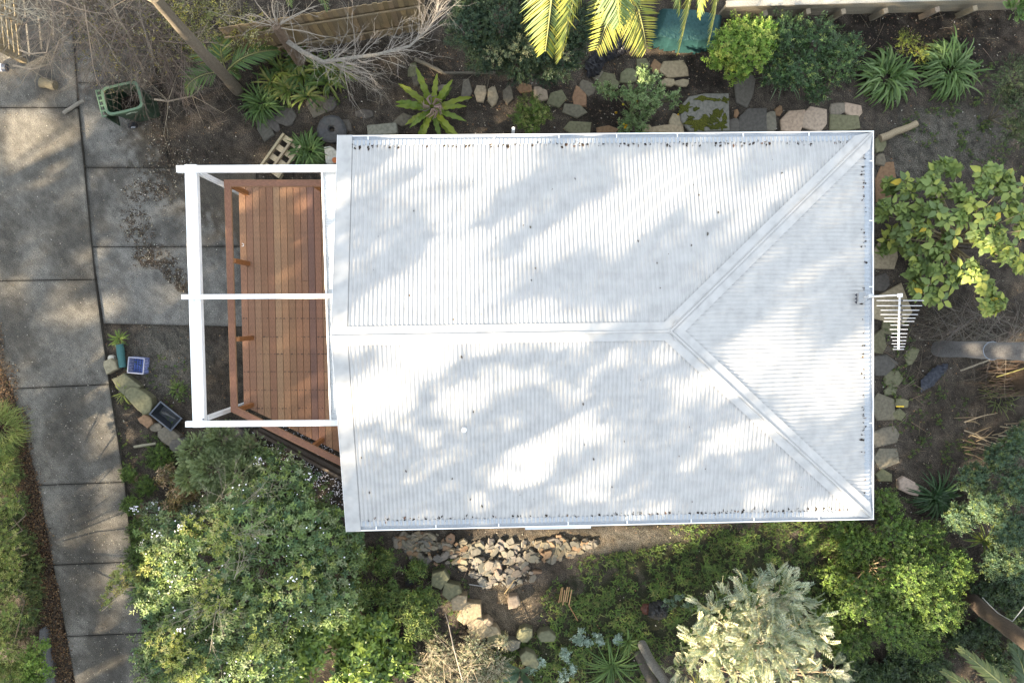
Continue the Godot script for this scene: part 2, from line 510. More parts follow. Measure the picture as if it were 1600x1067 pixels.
func house() -> void:
	var h := base("house", house_at.origin, 0.0155)
	tag(h, "single storey house under a pale grey corrugated hip and gable roof", "house")
	var run := RIDGE - EAVE
	var hipw := HW - APEX
	var sn := Vector3(0, run, HD).normalized()         # up the slope that faces -z
	var ss := Vector3(0, run, -HD).normalized()
	var se := Vector3(-hipw, run, 0).normalized()
	var lenm := Vector2(run, HD).length()
	var lene := Vector2(run, hipw).length()
	var slopehi := func(s: float) -> float: return lenm if s < HW + APEX else lenm * maxf(0.0, 1.0 - (s - HW - APEX) / hipw)
	var starts := func(_s: float) -> float: return 0.098
	for side in [-1.0, 1.0]:
		var mb := MB.new()
		corrugated(mb, Vector3(-HW, EAVE, HD * side), Vector3.RIGHT, sn if side < 0 else ss, 0.06, HW * 2 - 0.1, starts, slopehi, 0.076, 0.0085, ROOF)
		part("roof_sheet", mb.done(M.steel), h)
	var me := MB.new()
	var hiphi := func(s: float) -> float: return lene * maxf(0.0, 1.0 - absf(s - HD) / HD)
	corrugated(me, Vector3(HW, EAVE, -HD), Vector3.BACK, se, 0.1, HD * 2 - 0.1, starts, hiphi, 0.076, 0.0085, ROOF)
	part("roof_sheet", me.done(M.steel), h)
	# caps
	var apex := Vector3(APEX, RIDGE, 0)
	var cc := ROOF * 1.02
	var cp := MB.new()
	cap(cp, Vector3(-HW + 0.02, RIDGE + 0.008, 0), apex + Vector3(-0.02, 0.008, 0), -sn, -ss, 0.16, cc)
	part("ridge_cap", cp.done(M.steel), h)
	for side in [-1.0, 1.0]:
		var hc := MB.new()
		var low := Vector3(HW - 0.03, EAVE + 0.012, (HD - 0.03) * side)
		var d := (low - apex).normalized()
		var wm := (-(sn if side < 0 else ss)); wm = (wm - d * wm.dot(d)).normalized()
		var we := -se; we = (we - d * we.dot(d)).normalized()
		var a0 := apex + Vector3(0, 0.014, 0)
		var wd := 0.185
		for pair in [[wm, 2, (HD - 0.1) * side], [we, 0, HW - 0.1]]:
			var w: Vector3 = pair[0]
			var nrm := w.cross(d).normalized()
			if nrm.y < 0: nrm = -nrm
			var up := nrm * 0.012
			var o0 := a0 + w * wd - d * 0.05
			var axis: int = pair[1]
			var o1: Vector3 = o0 + d * ((pair[2] - o0[axis]) / d[axis])
			hc.q(a0 + up, low + up, o1 + up, o0 + up, cc)
			hc.q(o0 + up, o1 + up, o1 - up * 0.7, o0 - up * 0.7, cc)
			var c0 := a0 + w * 0.036 + up * 1.2
			hc.tube([c0, low + w * 0.036 + up * 1.2 - d * 0.06], [0.005, 0.005], 5, cc, false)
		hc.tube([a0 + Vector3.UP * 0.016, low + Vector3.UP * 0.016 - d * 0.03], [0.022, 0.022], 10, cc)
		part("hip_cap", hc.done(M.steel), h)
	var mp := MB.new()
	mp.box(at(apex + Vector3(0.0, 0.028, 0)), Vector3(0.07, 0.02, 0.07), cc, 0.008)
	part("apex_patch", mp.done(M.steel), h)
	# barge flashings at the gable end
	for side in [-1.0, 1.0]:
		var mb := MB.new()
		var up: Vector3 = sn if side < 0 else ss
		var nrm := Vector3(0, HD, run * side).normalized()
		var T := Transform3D(Basis(Vector3.RIGHT, nrm, Vector3.RIGHT.cross(nrm)), Vector3(-HW + 0.165, EAVE, HD * side) + up * lenm * 0.5 + nrm * 0.014)
		mb.box(T, Vector3(0.26, 0.005, lenm), cc, 0.0)
		mb.box(T.translated_local(Vector3(0.13, -0.004, 0)), Vector3(0.008, 0.016, lenm), cc, 0.0)
		mb.box(T.translated_local(Vector3(-0.132, -0.07, 0)), Vector3(0.006, 0.16, lenm), Color(0.8, 0.8, 0.8), 0.0)
		part("barge_flashing", mb.done(M.steel), h)
	# gutters with their guards, lips and brackets
	var runs := [
		[Vector3(-HW + 0.03, EAVE, -HD), Vector3.RIGHT, HW * 2 - 0.03, Vector3(0, 0, 1), sn, true],
		[Vector3(-HW + 0.03, EAVE, HD), Vector3.RIGHT, HW * 2 - 0.03, Vector3(0, 0, -1), ss, true],
		[Vector3(HW, EAVE, -HD), Vector3.BACK, HD * 2, Vector3(-1, 0, 0), se, false]]
	for r in runs:
		var o: Vector3 = r[0]
		var al: Vector3 = r[1]
		var L: float = r[2]
		var inn: Vector3 = r[3]
		var mid: Vector3 = o + al * L * 0.5
		var gut := MB.new()
		var bs := Basis(al, Vector3.UP, al.cross(Vector3.UP))
		var wall_col := Color(0.40, 0.43, 0.47)
		gut.box(Transform3D(bs, mid + inn * 0.06 + Vector3(0, -0.028, 0)), Vector3(L - 0.04, 0.004, 0.13), wall_col)
		gut.box(Transform3D(bs, mid + inn * 0.008 + Vector3(0, -0.045, 0)), Vector3(L - 0.002, 0.09, 0.004), Color(0.75, 0.76, 0.77))
		gut.box(Transform3D(bs, mid + inn * 0.13 + Vector3(0, -0.015, 0)), Vector3(L - 0.2, 0.03, 0.004), wall_col)
		var g := part("gutter", gut.done(M.dull), h)
		var lip := MB.new()
		lip.tube([o + inn * 0.012 + al * 0.001, o + al * (L - 0.001) + inn * 0.012], [0.013, 0.013], 8, Color(0.86, 0.87, 0.88))
		part("gutter_lip", lip.done(M.white), g)
		var x := 0.55
		while x < L - 0.3:
			var br := MB.new()
			br.box(Transform3D(bs, o + al * x + inn * 0.055 + Vector3(0, 0.004, 0)), Vector3(0.022, 0.006, 0.085), Color(0.85, 0.85, 0.85), 0.002)
			part("gutter_bracket", br.done(M.white), g)
			x += 1.17 + rf(-0.12, 0.12)
		var gd := MB.new()
		var glo := func(_s: float) -> float: return 0.098
		var up: Vector3 = r[4]
		var cut: float = 0.18
		var ghi := func(s: float) -> float:
			var t := fposmod(s / 0.152, 1.0)
			return 0.215 - 0.022 * absf(t - 0.5) * 2.0 - (0.0 if s > cut and s < L - cut else 0.02)
		var gn := up.cross(al).normalized()
		if gn.y < 0: gn = -gn
		corrugated(gd, o + gn * 0.004, al, up, 0.16, L - 0.16, glo, ghi, 0.076, 0.0085, Color(0.36, 0.39, 0.43))
		part("gutter_guard", gd.done(M.dull), h)
	# rotting leaves caught along the guard's edge
	var lf := MB.new()
	lf.leaf(Transform3D(), 1.0, 0.5, Color.WHITE, 0.2, 0.1)
	var lm := lf.done(M.dry)
	var w := []
	var tn := []
	for r in runs:
		var o: Vector3 = r[0]
		var up: Vector3 = r[4]
		var gn := up.cross(r[1]).normalized()
		if gn.y < 0: gn = -gn
		for k in int(r[2] / 0.076):
			var dens := (1.0 if r[5] else 0.7) * clampf(0.8 + 0.8 * N.get_noise_1d(k * 0.35 + o.z * 9.0), 0.3, 1.0)
			if rf(0, 1) > dens or k < 3: continue
			var s := 0.076 * (k + 0.75) + rf(-0.016, 0.016)
			if s > r[2] - 0.35: continue
			for m in (1 + int(rf(0, 2.6))):
				var p: Vector3 = o + r[1] * s + up * (0.215 + rf(-0.025, 0.035)) + gn * 0.004
				var T := lay(p, (r[1] * rf(-1, 1) + up * rf(-0.6, 1.0)), gn)
				w.append(T * Transform3D(Basis.from_scale(Vector3.ONE * rf(0.03, 0.09)), Vector3.ZERO))
				tn.append(vary(Color(0.022, 0.014, 0.010), 0.4) if rf(0, 1) < 0.85 else vary(Color(0.14, 0.075, 0.045), 0.4))
	# and a few scattered on the sheets
	for k in 70:
		var x := rf(-4.6, 3.5)
		var z := rf(-3.2, 3.2)
		if x > APEX and absf(z) < (x - APEX) * 0.9 + 0.2: continue
		var y := EAVE + run * (1.0 - absf(z) / HD) + 0.01
		w.append(lay(Vector3(x, y, z), Vector3(rf(-0.4, 0.4), 0.0, 1)) * Transform3D(Basis.from_scale(Vector3.ONE * rf(0.018, 0.075)), Vector3.ZERO))
		tn.append(vary(Color(0.07, 0.055, 0.045), 0.5))
	tag(swarm("leaf_debris", lm, self, transformed(w, house_at), tn), "dead leaves caught along the gutter guards and on the roof", "leaves", "", "stuff")
	# vent cap, vent pipe, window hood
	var vc := MB.new()
	var q := house_at.affine_inverse() * Vector3(-0.454, 3.45, 2.015)
	q.y = EAVE + run * (1.0 - q.z / HD) + 0.02
	vc.tube([q, q + Vector3(0, 0.05, 0)], [0.055, 0.045], 14, Color(0.75, 0.76, 0.78))
	part("vent_cap", vc.done(M.white), h)
	var vp := MB.new()
	var q2 := house_at.affine_inverse() * Vector3(0.438, 2.7, -3.411)
	vp.tube([Vector3(q2.x, 2.3, q2.z + 0.1), Vector3(q2.x, 2.62, q2.z), Vector3(q2.x, 2.78, q2.z - 0.02)], [0.03, 0.03, 0.03], 10, Color(0.8, 0.8, 0.8))
	part("vent_pipe", vp.done(M.white), h)
	var wh := MB.new()
	var q3 := house_at.affine_inverse() * Vector3(1.284, 2.7, 3.963)
	wh.box(at(Vector3(q3.x, 2.7, q3.z - 0.16)), Vector3(1.24, 0.03, 0.40), Color(0.66, 0.69, 0.73), 0.006)
	wh.box(at(Vector3(q3.x, 2.66, q3.z + 0.035)), Vector3(1.24, 0.06, 0.02), Color(0.8, 0.81, 0.82), 0.004)
	part("window_hood", wh.done(M.white), h)
	# walls with thickness, and the eaves' lining
	var wc := Color(0.5, 0.49, 0.46)
	for e in [[Vector3(-0.2, 1.42, -3.1), Vector3(8.6, 2.84, 0.12)], [Vector3(-0.2, 1.42, 3.1), Vector3(8.6, 2.84, 0.12)], [Vector3(-4.5, 1.42, 0), Vector3(0.12, 2.84, 6.06)], [Vector3(4.1, 1.42, 0), Vector3(0.12, 2.84, 6.06)]]:
		var wl := MB.new()
		wl.box(at(e[0]), e[1], wc)
		part("wall", wl.done(M.dull), h)
	var sf := MB.new()
	sf.box(at(Vector3(0.05, 2.86, 0)), Vector3(9.5, 0.02, 6.9), Color(0.6, 0.6, 0.58))
	part("eaves_lining", sf.done(M.dull), h)

func transformed(a: Array, T: Transform3D) -> Array:
	var o := []
	for e in a: o.append(T * e)
	return o

# ---------------------------------------------------------------- pergola
func beam(a: Vector3, b: Vector3, w: float, hgt: float, col: Color) -> MB:
	var mb := MB.new()
	mb.box(lay((a + b) * 0.5, b - a), Vector3(a.distance_to(b), hgt, w), col, 0.005)
	return mb
func pergola() -> void:
	var p := base("pergola", Vector3(-5.4, 0, -0.35))
	tag(p, "white painted pergola frame over the timber deck", "pergola")
	var inv := Transform3D(Basis(), -p.position)
	var wc := Color(0.84, 0.845, 0.85)
	var y := 2.72
	var bm := beam(inv * Vector3(-5.437, 2.72, -2.74), inv * Vector3(-5.346, 2.72, 2.055), 0.215, 0.15, wc)
	var bt := lay(inv * Vector3(-5.363, 2.798, -0.359), Vector3(-5.346, 2.72, 2.055) - Vector3(-5.437, 2.72, -2.74))
	bm.box(bt * Transform3D(Basis(), Vector3(0, 0.003, 0.04)), Vector3(4.6, 0.006, 0.012), wc * 0.93)
	part("beam", bm.done(M.white), p)
	for e in [[Vector3(-5.654, 2.85, -2.64), Vector3(-2.755, 2.85, -2.673), 0.125], [Vector3(-5.592, 2.85, -0.335), Vector3(-2.84, 2.85, -0.355), 0.088], [Vector3(-5.552, 2.85, 1.983), Vector3(-2.762, 2.85, 1.969), 0.105]]:
		part("rafter", beam(inv * e[0], inv * e[1], e[2], 0.1, wc).done(M.white), p)
	for e in [Vector3(-5.343, 2.6, -2.622), Vector3(-5.257, 2.6, 1.905)]:
		var f: Vector3 = inv * e
		var mb := MB.new()
		mb.box(at(Vector3(f.x, 1.31, f.z)), Vector3(0.07, 2.64, 0.07), wc * 0.92, 0.004)
		for k in [-1.0, 1.0]:
			mb.box(at(Vector3(f.x, 1.31, f.z + 0.028 * k)), Vector3(0.088, 2.64, 0.024), wc, 0.003)
		part("post", mb.done(M.white), p)
	# the strip of ribbed roofing that is already on, next to the gable
	var st := MB.new()
	var a := inv * Vector3(-3.07, 2.78, -2.696)
	var b := inv * Vector3(-2.94, 2.78, 1.984)
	var al := (b - a).normalized()
	var across := Vector3.UP.cross(al)
	var zero := func(_s: float) -> float: return 0.0
	var wide := func(_s: float) -> float: return 0.62
	corrugated(st, a, al, -across if across.x < 0 else across, 0.0, a.distance_to(b), zero, wide, 0.04, 0.0035, Color(0.70, 0.725, 0.74))
	part("ribbed_sheet", st.done(M.steel), p)
	part("fascia", beam(a + Vector3(0.01, -0.012, 0), b + Vector3(0.01, -0.012, 0), 0.035, 0.09, wc).done(M.white), p)
	var sc := MB.new()
	for k in 17:
		var c := a.lerp(b, (k + 0.4) / 17.0) + Vector3(0.06, 0.007, 0)
		sc.tube([c, c + Vector3(0, 0.006, 0)], [0.007, 0.006], 6, Color(0.4, 0.4, 0.4))
	part("screw_heads", sc.done(M.white), p, Transform3D(), "stuff")
	var bo := MB.new()
	var c2 := inv * Vector3(-5.257, 2.8, 1.903)
	bo.tube([Vector3(c2.x, 2.785, c2.z), Vector3(c2.x, 2.81, c2.z)], [0.018, 0.016], 8, Color(0.12, 0.12, 0.13))
	part("bolt", bo.done(M.white), p)

# ---------------------------------------------------------------- deck
func deck() -> void:
	var d := base("timber_deck", Vector3(-4.27, 1, -0.432))
	tag(d, "reddish brown hardwood deck with handrail at the gable end", "deck")
	var inv := Transform3D(Basis(), -d.position)
	# outline of the deck floor: left edge, top edge, the cut corner
	var tl := Vector3(-5.132, 1, -2.636)
	var bl := Vector3(-5.024, 1, 1.94)
	var corner := Vector3(-5.023, 1, 1.887)
	var far := Vector3(-2.984, 1, 2.904)
	var pitch := 0.1385
	var tones := [Color(0.31, 0.155, 0.088), Color(0.35, 0.185, 0.105), Color(0.42, 0.235, 0.13), Color(0.26, 0.135, 0.095), Color(0.325, 0.165, 0.095), Color(0.375, 0.205, 0.115)]
	var joist := []
	for v in [496, 525, 552, 580, 609, 638, 467, 437, 407, 377, 347, 317]: joist.append((Vector3(-4.228, 1, -5.113)).z + (v - 100) * (Vector3(-4.291, 1, 1.916).z - Vector3(-4.228, 1, -5.113).z) / 538.0)
	joist.sort()
	for i in 16:
		var x0 := tl.x + pitch * i
		var zt := tl.z
		# the deck leans with the house
		var xm := x0 + pitch * 0.5
		var shear := 0.0135
		var cut := corner.z + 0.02
		var xr := xm + (cut - zt) * shear
		var diag := corner.z + maxf(0.0, (xr - corner.x)) * (far.z - corner.z) / (far.x - corner.x) if xr > corner.x else corner.z
		var zb := diag
		var joins := [zt, zb]
		var jn: float = joist[(i * 5 + 3) % (joist.size() - 1)]
		if i % 3 == 0 and jn > zt + 0.4 and jn < zb - 0.3: joins.insert(1, jn)
		for k in joins.size() - 1:
			var za: float = joins[k] + (0.002 if k > 0 else 0.0)
			var ze: float = joins[k + 1] - (0.002 if k < joins.size() - 2 else 0.0)
			var last := k == joins.size() - 2
			var dx := pitch * 0.5 - 0.003
			var slope := (far.z - corner.z) / (far.x - corner.x) if last and xr > corner.x else 0.0
			var pa := Vector3(x0 + (za - zt) * shear, 0, za)
			var mb := MB.new()
			var y1 := 1.0
			var col: Color = vary(tones[R.randi() % tones.size()], 0.16)
			var xa := x0 + 0.003 + (za - zt) * shear
			var xb := x0 + pitch - 0.003 + (za - zt) * shear
			var xc := x0 + pitch - 0.003 + (ze - zt) * shear
			var xd := x0 + 0.003 + (ze - zt) * shear
			var o := [Vector3(xa, y1, za), Vector3(xd, y1, ze - slope * dx), Vector3(xc, y1, ze + slope * dx), Vector3(xb, y1, za)]
			for m in 4: o[m] = inv * o[m]
			var e := 0.004
			var top := []
			var cen: Vector3 = (o[0] + o[1] + o[2] + o[3]) * 0.25
			for m in 4: top.append(o[m] + Vector3(signf(cen.x - o[m].x) * e, 0, signf(cen.z - o[m].z) * e))
			mb.q(top[0], top[1], top[2], top[3], col)
			for m in 4:
				var m2 := (m + 1) % 4
				var s0: Vector3 = o[m] + Vector3(0, -e, 0)
				var s1: Vector3 = o[m2] + Vector3(0, -e, 0)
				mb.q(top[m2], top[m], s0, s1, col)
				mb.q(s1, s0, s0 + Vector3(0, -0.02, 0), s1 + Vector3(0, -0.02, 0), col)
			part("board", mb.done(M.timber), d)
	# damp stains and screw heads over the joists
	var st := MB.new()
	for z in joist:
		for i in 14:
			if z > -0.2 and rf(0, 1) < 0.75 or rf(0, 1) < 0.12:
				var x: float = tl.x + pitch * (i + 0.5) + (z - tl.z) * 0.0135
				for k in 2:
					var px: float = x + (k - 0.5) * 0.07 + rf(-0.01, 0.01)
					var rr := rf(0.010, 0.026) if z > -0.2 else 0.008
					var o := []
					for m in 7:
						var w := -TAU * m / 7.0
						o.append(inv * Vector3(px + cos(w) * rr * rf(0.7, 1.5), 1.0022, z + sin(w) * rr * rf(0.4, 0.8)))
					for m in 7: st.t(inv * Vector3(px, 1.0028, z), o[(m + 1) % 7], o[m], vary(Color(0.10, 0.05, 0.035), 0.3))
	part("screw_stains", st.done(M.timber), d, Transform3D(), "stuff")
	# joists and bearers under the boards
	for z in joist:
		var jb := MB.new()
		jb.box(at(inv * Vector3(tl.x + 1.1, 0.89, z)), Vector3(2.0, 0.14, 0.045), Color(0.16, 0.11, 0.07))
		part("joist", jb.done(M.raw), d)
	for x in [tl.x + 0.12, tl.x + 1.9]:
		var jb := MB.new()
		jb.box(at(inv * Vector3(x, 0.74, -0.35)), Vector3(0.09, 0.15, 4.4), Color(0.16, 0.11, 0.07))
		part("bearer", jb.done(M.raw), d)
		for z in [-2.4, -0.3, 1.7]:
			var sp := MB.new()
			sp.box(at(inv * Vector3(x, 0.33, z)), Vector3(0.09, 0.68, 0.09), Color(0.18, 0.13, 0.09))
			part("stump", sp.done(M.raw), d)
	# handrail: flat top rail on posts
	var rails := [[Vector3(-2.892, 2, -2.547), Vector3(-5.1, 2, -2.536)], [Vector3(-5.032, 2, -2.597), Vector3(-4.953, 2, 1.871)], [Vector3(-4.977, 2, 1.809), Vector3(-2.742, 2, 2.941)]]
	for e in rails:
		var a: Vector3 = inv * e[0]
		var b: Vector3 = inv * e[1]
		var mb := MB.new()
		var T := lay((a + b) * 0.5 + Vector3(0, -0.02, 0), b - a)
		var y := 0.0 if absf((b - a).z) < absf((b - a).x) else 0.0015
		mb.box(T * Transform3D(Basis(), Vector3(0, y, 0)), Vector3(a.distance_to(b), 0.035, 0.115), Color(0.28, 0.135, 0.085), 0.004)
		for k in [-1.0, 1.0]: mb.box(T * Transform3D(Basis(), Vector3(0, y - 0.012, 0.061 * k)), Vector3(a.distance_to(b), 0.045, 0.012), Color(0.38, 0.205, 0.11), 0.003)
		part("handrail", mb.done(M.timber_x if absf((b - a).z) < absf((b - a).x) else M.timber), d)
	for e in [Vector3(-4.97, 1.95, -2.496), Vector3(-4.949, 1.95, -1.059), Vector3(-4.892, 1.95, 0.46), Vector3(-4.907, 1.95, 1.84), Vector3(-3.468, 1.95, 2.571), Vector3(-3.392, 1.95, -2.54)]:
		var f: Vector3 = inv * e
		var mb := MB.new()
		mb.box(at(Vector3(f.x, -0.05 + 0.9 - 1.0 + 0.55, f.z)), Vector3(0.085, 1.1, 0.085), Color(0.40, 0.17, 0.06), 0.004)
		part("post", mb.done(M.timber), d)
	var hk := MB.new()
	var c := inv * Vector3(-5.051, 1.01, -1.437)
	hk.tube([c + Vector3(-0.02, 0.0, 0.02), c + Vector3(0.02, 0.02, 0.02), c + Vector3(0.025, 0.03, -0.02), c + Vector3(-0.01, 0.02, -0.035)], [0.008, 0.008, 0.008, 0.006], 6, Color(0.75, 0.74, 0.72))
	part("hook", hk.done(M.white), d)
	# weathered sleepers that hold the bed below the cut corner
	var sl := base("timber_edging", Vector3(-4.082, 0.25, 2.934))
	tag(sl, "weathered grey timber sleepers edging the bed below the deck's cut corner", "garden edging")
	var inv2 := Transform3D(Basis(), -sl.position)
	for e in [[Vector3(-5.036, 0.35, 2.458), Vector3(-3.036, 0.35, 3.573), 0.06], [Vector3(-4.983, 0.2, 2.452), Vector3(-3.02, 0.2, 3.493), 0.10]]:
		part("sleeper", beam(inv2 * e[0], inv2 * e[1], e[2], 0.22, Color(0.15, 0.12, 0.095)).done(M.raw), sl)

# ---------------------------------------------------------------- fences
func fences() -> void:
	# paling fence at the top, seen on its inner face
	var f := base("paling_fence", Vector3(-3.106, 0, -6.12))
	tag(f, "tall timber paling fence with two rails behind the bare branches, top left of centre", "fence")
	var inv := Transform3D(Basis(), -f.position)
	var a := inv * Vector3(-5.236, 0, -5.525)
	var b := inv * Vector3(-1.286, 0, -6.193)
	var al := (b - a).normalized()
	var L := a.distance_to(b)
	var n := int(L / 0.1)
	for i in n:
		var mb := MB.new()
		var p := a + al * (i + 0.5) * 0.1
		var k := rf(0, 1)
		mb.box(Transform3D(lay(p, al).basis, p + Vector3(0, 0.92 + rf(-0.015, 0.015), 0) + al.cross(Vector3.UP) * (-0.012 if i % 2 == 0 else 0.0)), Vector3(0.098 if i % 2 == 0 else 0.104, 1.8, 0.014), vary(Color(0.36, 0.26, 0.14).lerp(Color(0.28, 0.21, 0.13), k), 0.15), 0.002)
		part("paling", mb.done(M.raw), f)
	for y in [0.5, 1.45]:
		part("rail", beam(a + Vector3(0, y, 0.045), b + Vector3(0, y, 0.045), 0.03, 0.06, Color(0.33, 0.26, 0.165)).done(M.raw), f)
	# sleeper wall at the top right with raking posts
	var w := base("sleeper_wall", Vector3(8.372, 0, -6.586))
	tag(w, "pale weathered timber retaining fence with raking posts, top right", "fence")
	inv = Transform3D(Basis(), -w.position)
	a = inv * Vector3(4.97, 0, -6.521)
	b = inv * Vector3(12.385, 0, -6.811)
	for k in 3:
		part("sleeper", beam(a + Vector3(0, 0.14 + k * 0.215, 0.0), b + Vector3(0, 0.14 + k * 0.215, 0.0), 0.06, 0.205, vary(Color(0.33, 0.29, 0.22), 0.1)).done(M.raw), w)
	part("capping", beam(a + Vector3(0, 0.70, -0.02), b + Vector3(0, 0.70, -0.02), 0.13, 0.04, Color(0.42, 0.40, 0.36)).done(M.raw), w)
	for e in [Vector3(6.737, 0, -6.54), Vector3(7.49, 0, -6.548), Vector3(8.401, 0, -6.572), Vector3(9.514, 0, -6.612), Vector3(10.33, 0, -6.649), Vector3(5.817, 0, -6.489)]:
		var p: Vector3 = inv * e
		part("post", beam(p + Vector3(0, -0.1, 0.02), p + Vector3(0.02, 0.62, 0.10), 0.1, 0.11, vary(Color(0.30, 0.25, 0.18), 0.15)).done(M.raw), w)
	# slatted gate at the upper left edge
	var g := base("slatted_fence", Vector3(-10.336, 0, -6.045))
	tag(g, "sunlit horizontal slat fence with one post at the upper left corner", "fence")
	inv = Transform3D(Basis(), -g.position)
	var c := inv * Vector3(-10.088, 0, -7.058)
	var e2 := inv * Vector3(-9.946, 0, -5.345)
	for k in 9:
		part("slat", beam(c + Vector3(0, 0.12 + k * 0.17, 0), e2 + Vector3(0, 0.12 + k * 0.17, 0), 0.02, 0.14, vary(Color(0.42, 0.33, 0.2), 0.12)).done(M.raw), g)
	for p in [c, e2 + Vector3(0, 0, -0.05), (c + e2) * 0.5]:
		var mb := MB.new()
		mb.box(at(p + Vector3(0.06, 0.8, 0)), Vector3(0.09, 1.6, 0.09), Color(0.42, 0.33, 0.2), 0.006)
		part("post", mb.done(M.raw), g)

# ---------------------------------------------------------------- stones
var GREY := Color(0.195, 0.172, 0.13)
var TAN := Color(0.36, 0.29, 0.19)
var PINK := Color(0.40, 0.31, 0.225)
var RUST := Color(0.27, 0.165, 0.095)
var MOSSY := Color(0.175, 0.17, 0.10)
var DARK := Color(0.115, 0.105, 0.09)
func outline(x: float, z: float, rx: float, rz: float, ang: float, n: int, rough: float, square := 0.0) -> Array:
	var o := []
	var w := deg_to_rad(ang)
	var ph := rf(0, 1)
	for i in n:
		var t := -TAU * (i + ph + rf(-0.25, 0.25)) / n
		var r := 1.0 + rf(-rough, rough)
		var cx := cos(t)
		var cz := sin(t)
		var k := lerpf(1.0, 1.0 / maxf(absf(cx), absf(cz)), square)
		var a := cx * rx * r * k
		var b := cz * rz * r * k
		o.append(Vector2(x + a * cos(w) + b * sin(w), z - a * sin(w) + b * cos(w)))
	return o
func stone_mesh(e: Array, h: float, col: Color, n := 7) -> ArrayMesh:
	var mb := MB.new()
	var small: float = minf(e[2], e[3])
	mb.slab(outline(0, 0, e[2] * 1.06, e[3] * 1.06, e[4] if e.size() > 4 else 0.0, n - R.randi() % 3, 0.16, rf(0.45, 0.95)), -0.08, h, minf(0.018, small * 0.2), minf(0.02, small * 0.1), vary(col, 0.14), R)
	return mb.done(M.stone)
func lay_stones(parent: Node3D, list: Array, cols: Array) -> void:
	for i in list.size():
		var e: Array = list[i]
		var col: Color = cols[int(e[5]) if e.size() > 5 else R.randi() % cols.size()]
		part("stone", stone_mesh(e, rf(0.015, 0.055), col), parent, Transform3D(Basis(), Vector3(e[0], 0, e[1]) - parent.position))
func stones() -> void:
	var kinds := [GREY, TAN, PINK, RUST, MOSSY, DARK]
	var p := base("stepping_stone_path", Vector3(1.608, 0, -4.581))
	tag(p, "curving row of sandstone stepping stones through the mulch, top centre", "stone path")
	lay_stones(p, [[-0.499, -4.868, 0.141, 0.225, 0, 0], [-0.207, -4.815, 0.127, 0.183, 0, 1], [0.072, -4.776, 0.127, 0.211, 0, 1], [0.392, -4.806, 0.113, 0.197, 0, 0], [0.741, -4.947, 0.169, 0.113, 0, 3], [1.118, -4.84, 0.155, 0.169, 20, 2], [1.496, -4.732, 0.197, 0.197, -15, 4], [1.958, -4.791, 0.183, 0.225, 15, 3], [2.139, -4.987, 0.211, 0.155, -40, 0], [1.889, -4.458, 0.253, 0.169, -10, 0], [1.946, -4.084, 0.281, 0.155, 0, 4], [2.578, -4.061, 0.253, 0.113, 0, 3], [3.372, -5.496, 0.141, 0.141, 0, 4], [3.626, -5.442, 0.127, 0.155, 0, 3], [4.062, -5.405, 0.309, 0.197, -10, 1], [3.895, -5.098, 0.169, 0.084, -5, 1], [4.206, -5.087, 0.169, 0.084, 0, 1], [3.036, -5.243, 0.183, 0.155, 0, 4], [2.559, -5.156, 0.183, 0.169, 20, 4], [2.377, -5.238, 0.141, 0.113, 0, 0], [2.728, -5.061, 0.127, 0.127, 0, 4], [4.141, -4.239, 0.183, 0.127, -20, 1], [3.888, -4.07, 0.38, 0.098, 5, 1], [3.465, -4.095, 0.098, 0.084, 0, 1]], kinds)
	var q := base("crazy_paving", Vector3(6.836, 0, -4.3))
	tag(q, "pale pink and grey flagstones along the upper right eave", "paving")
	lay_stones(q, [[5.592, -4.96, 0.211, 0.338, 0, 5], [5.416, -4.15, 0.183, 0.211, 0, 5], [5.812, -4.279, 0.324, 0.295, 0, 5], [5.428, -4.429, 0.07, 0.098, 0, 3], [6.196, -4.268, 0.127, 0.211, 0, 0], [6.651, -4.257, 0.281, 0.253, 0, 2], [7.178, -4.303, 0.295, 0.281, 5, 2], [7.646, -4.558, 0.183, 0.127, 0, 0], [7.807, -4.237, 0.352, 0.197, 0, 4], [8.017, -4.547, 0.211, 0.141, -20, 2], [6.364, -4.506, 0.084, 0.113, 0, 3], [6.071, -4.029, 0.197, 0.084, 0, 0]], kinds)
	var l := base("sunken_flagstones", Vector3(-3.67, 0, -4.265))
	tag(l, "half buried dark flagstones left of the gable's upper corner", "paving")
	lay_stones(l, [[-3.764, -4.58, 0.183, 0.253, 15, 5], [-3.488, -4.61, 0.169, 0.197, 0, 5], [-1.874, -4.251, 0.155, 0.141, -25, 0], [-2.731, -4.368, 0.211, 0.113, 0, 5], [-4.385, -4.273, 0.211, 0.197, 0, 5], [-4.715, -4.189, 0.155, 0.281, 25, 5], [-4.908, -4.105, 0.141, 0.309, 25, 5], [-3.119, -4.118, 0.127, 0.127, 0, 5], [-1.662, -5.312, 0.127, 0.169, 0, 4], [-1.566, -5.12, 0.113, 0.141, 0, 5], [-1.388, -4.599, 0.253, 0.169, 0, 5], [-1.04, -4.905, 0.127, 0.098, 0, 0]], kinds)
	var s := base("sawn_block", Vector3.ZERO)
	var blk := MB.new()
	blk.box(at(Vector3(-2.31, 0.06, -3.999), 0.1), Vector3(0.64, 0.28, 0.24), Color(0.25, 0.24, 0.19), 0.02)
	part("stone_block", blk.done(M.stone), s)
	tag(s, "long pale sawn stone block against the upper eave near the dark ring", "stone block")
	# a dark ring-like stone with a hole
	var rg := MB.new()
	var c0 := Vector3(-3.409, 0, -4.019)
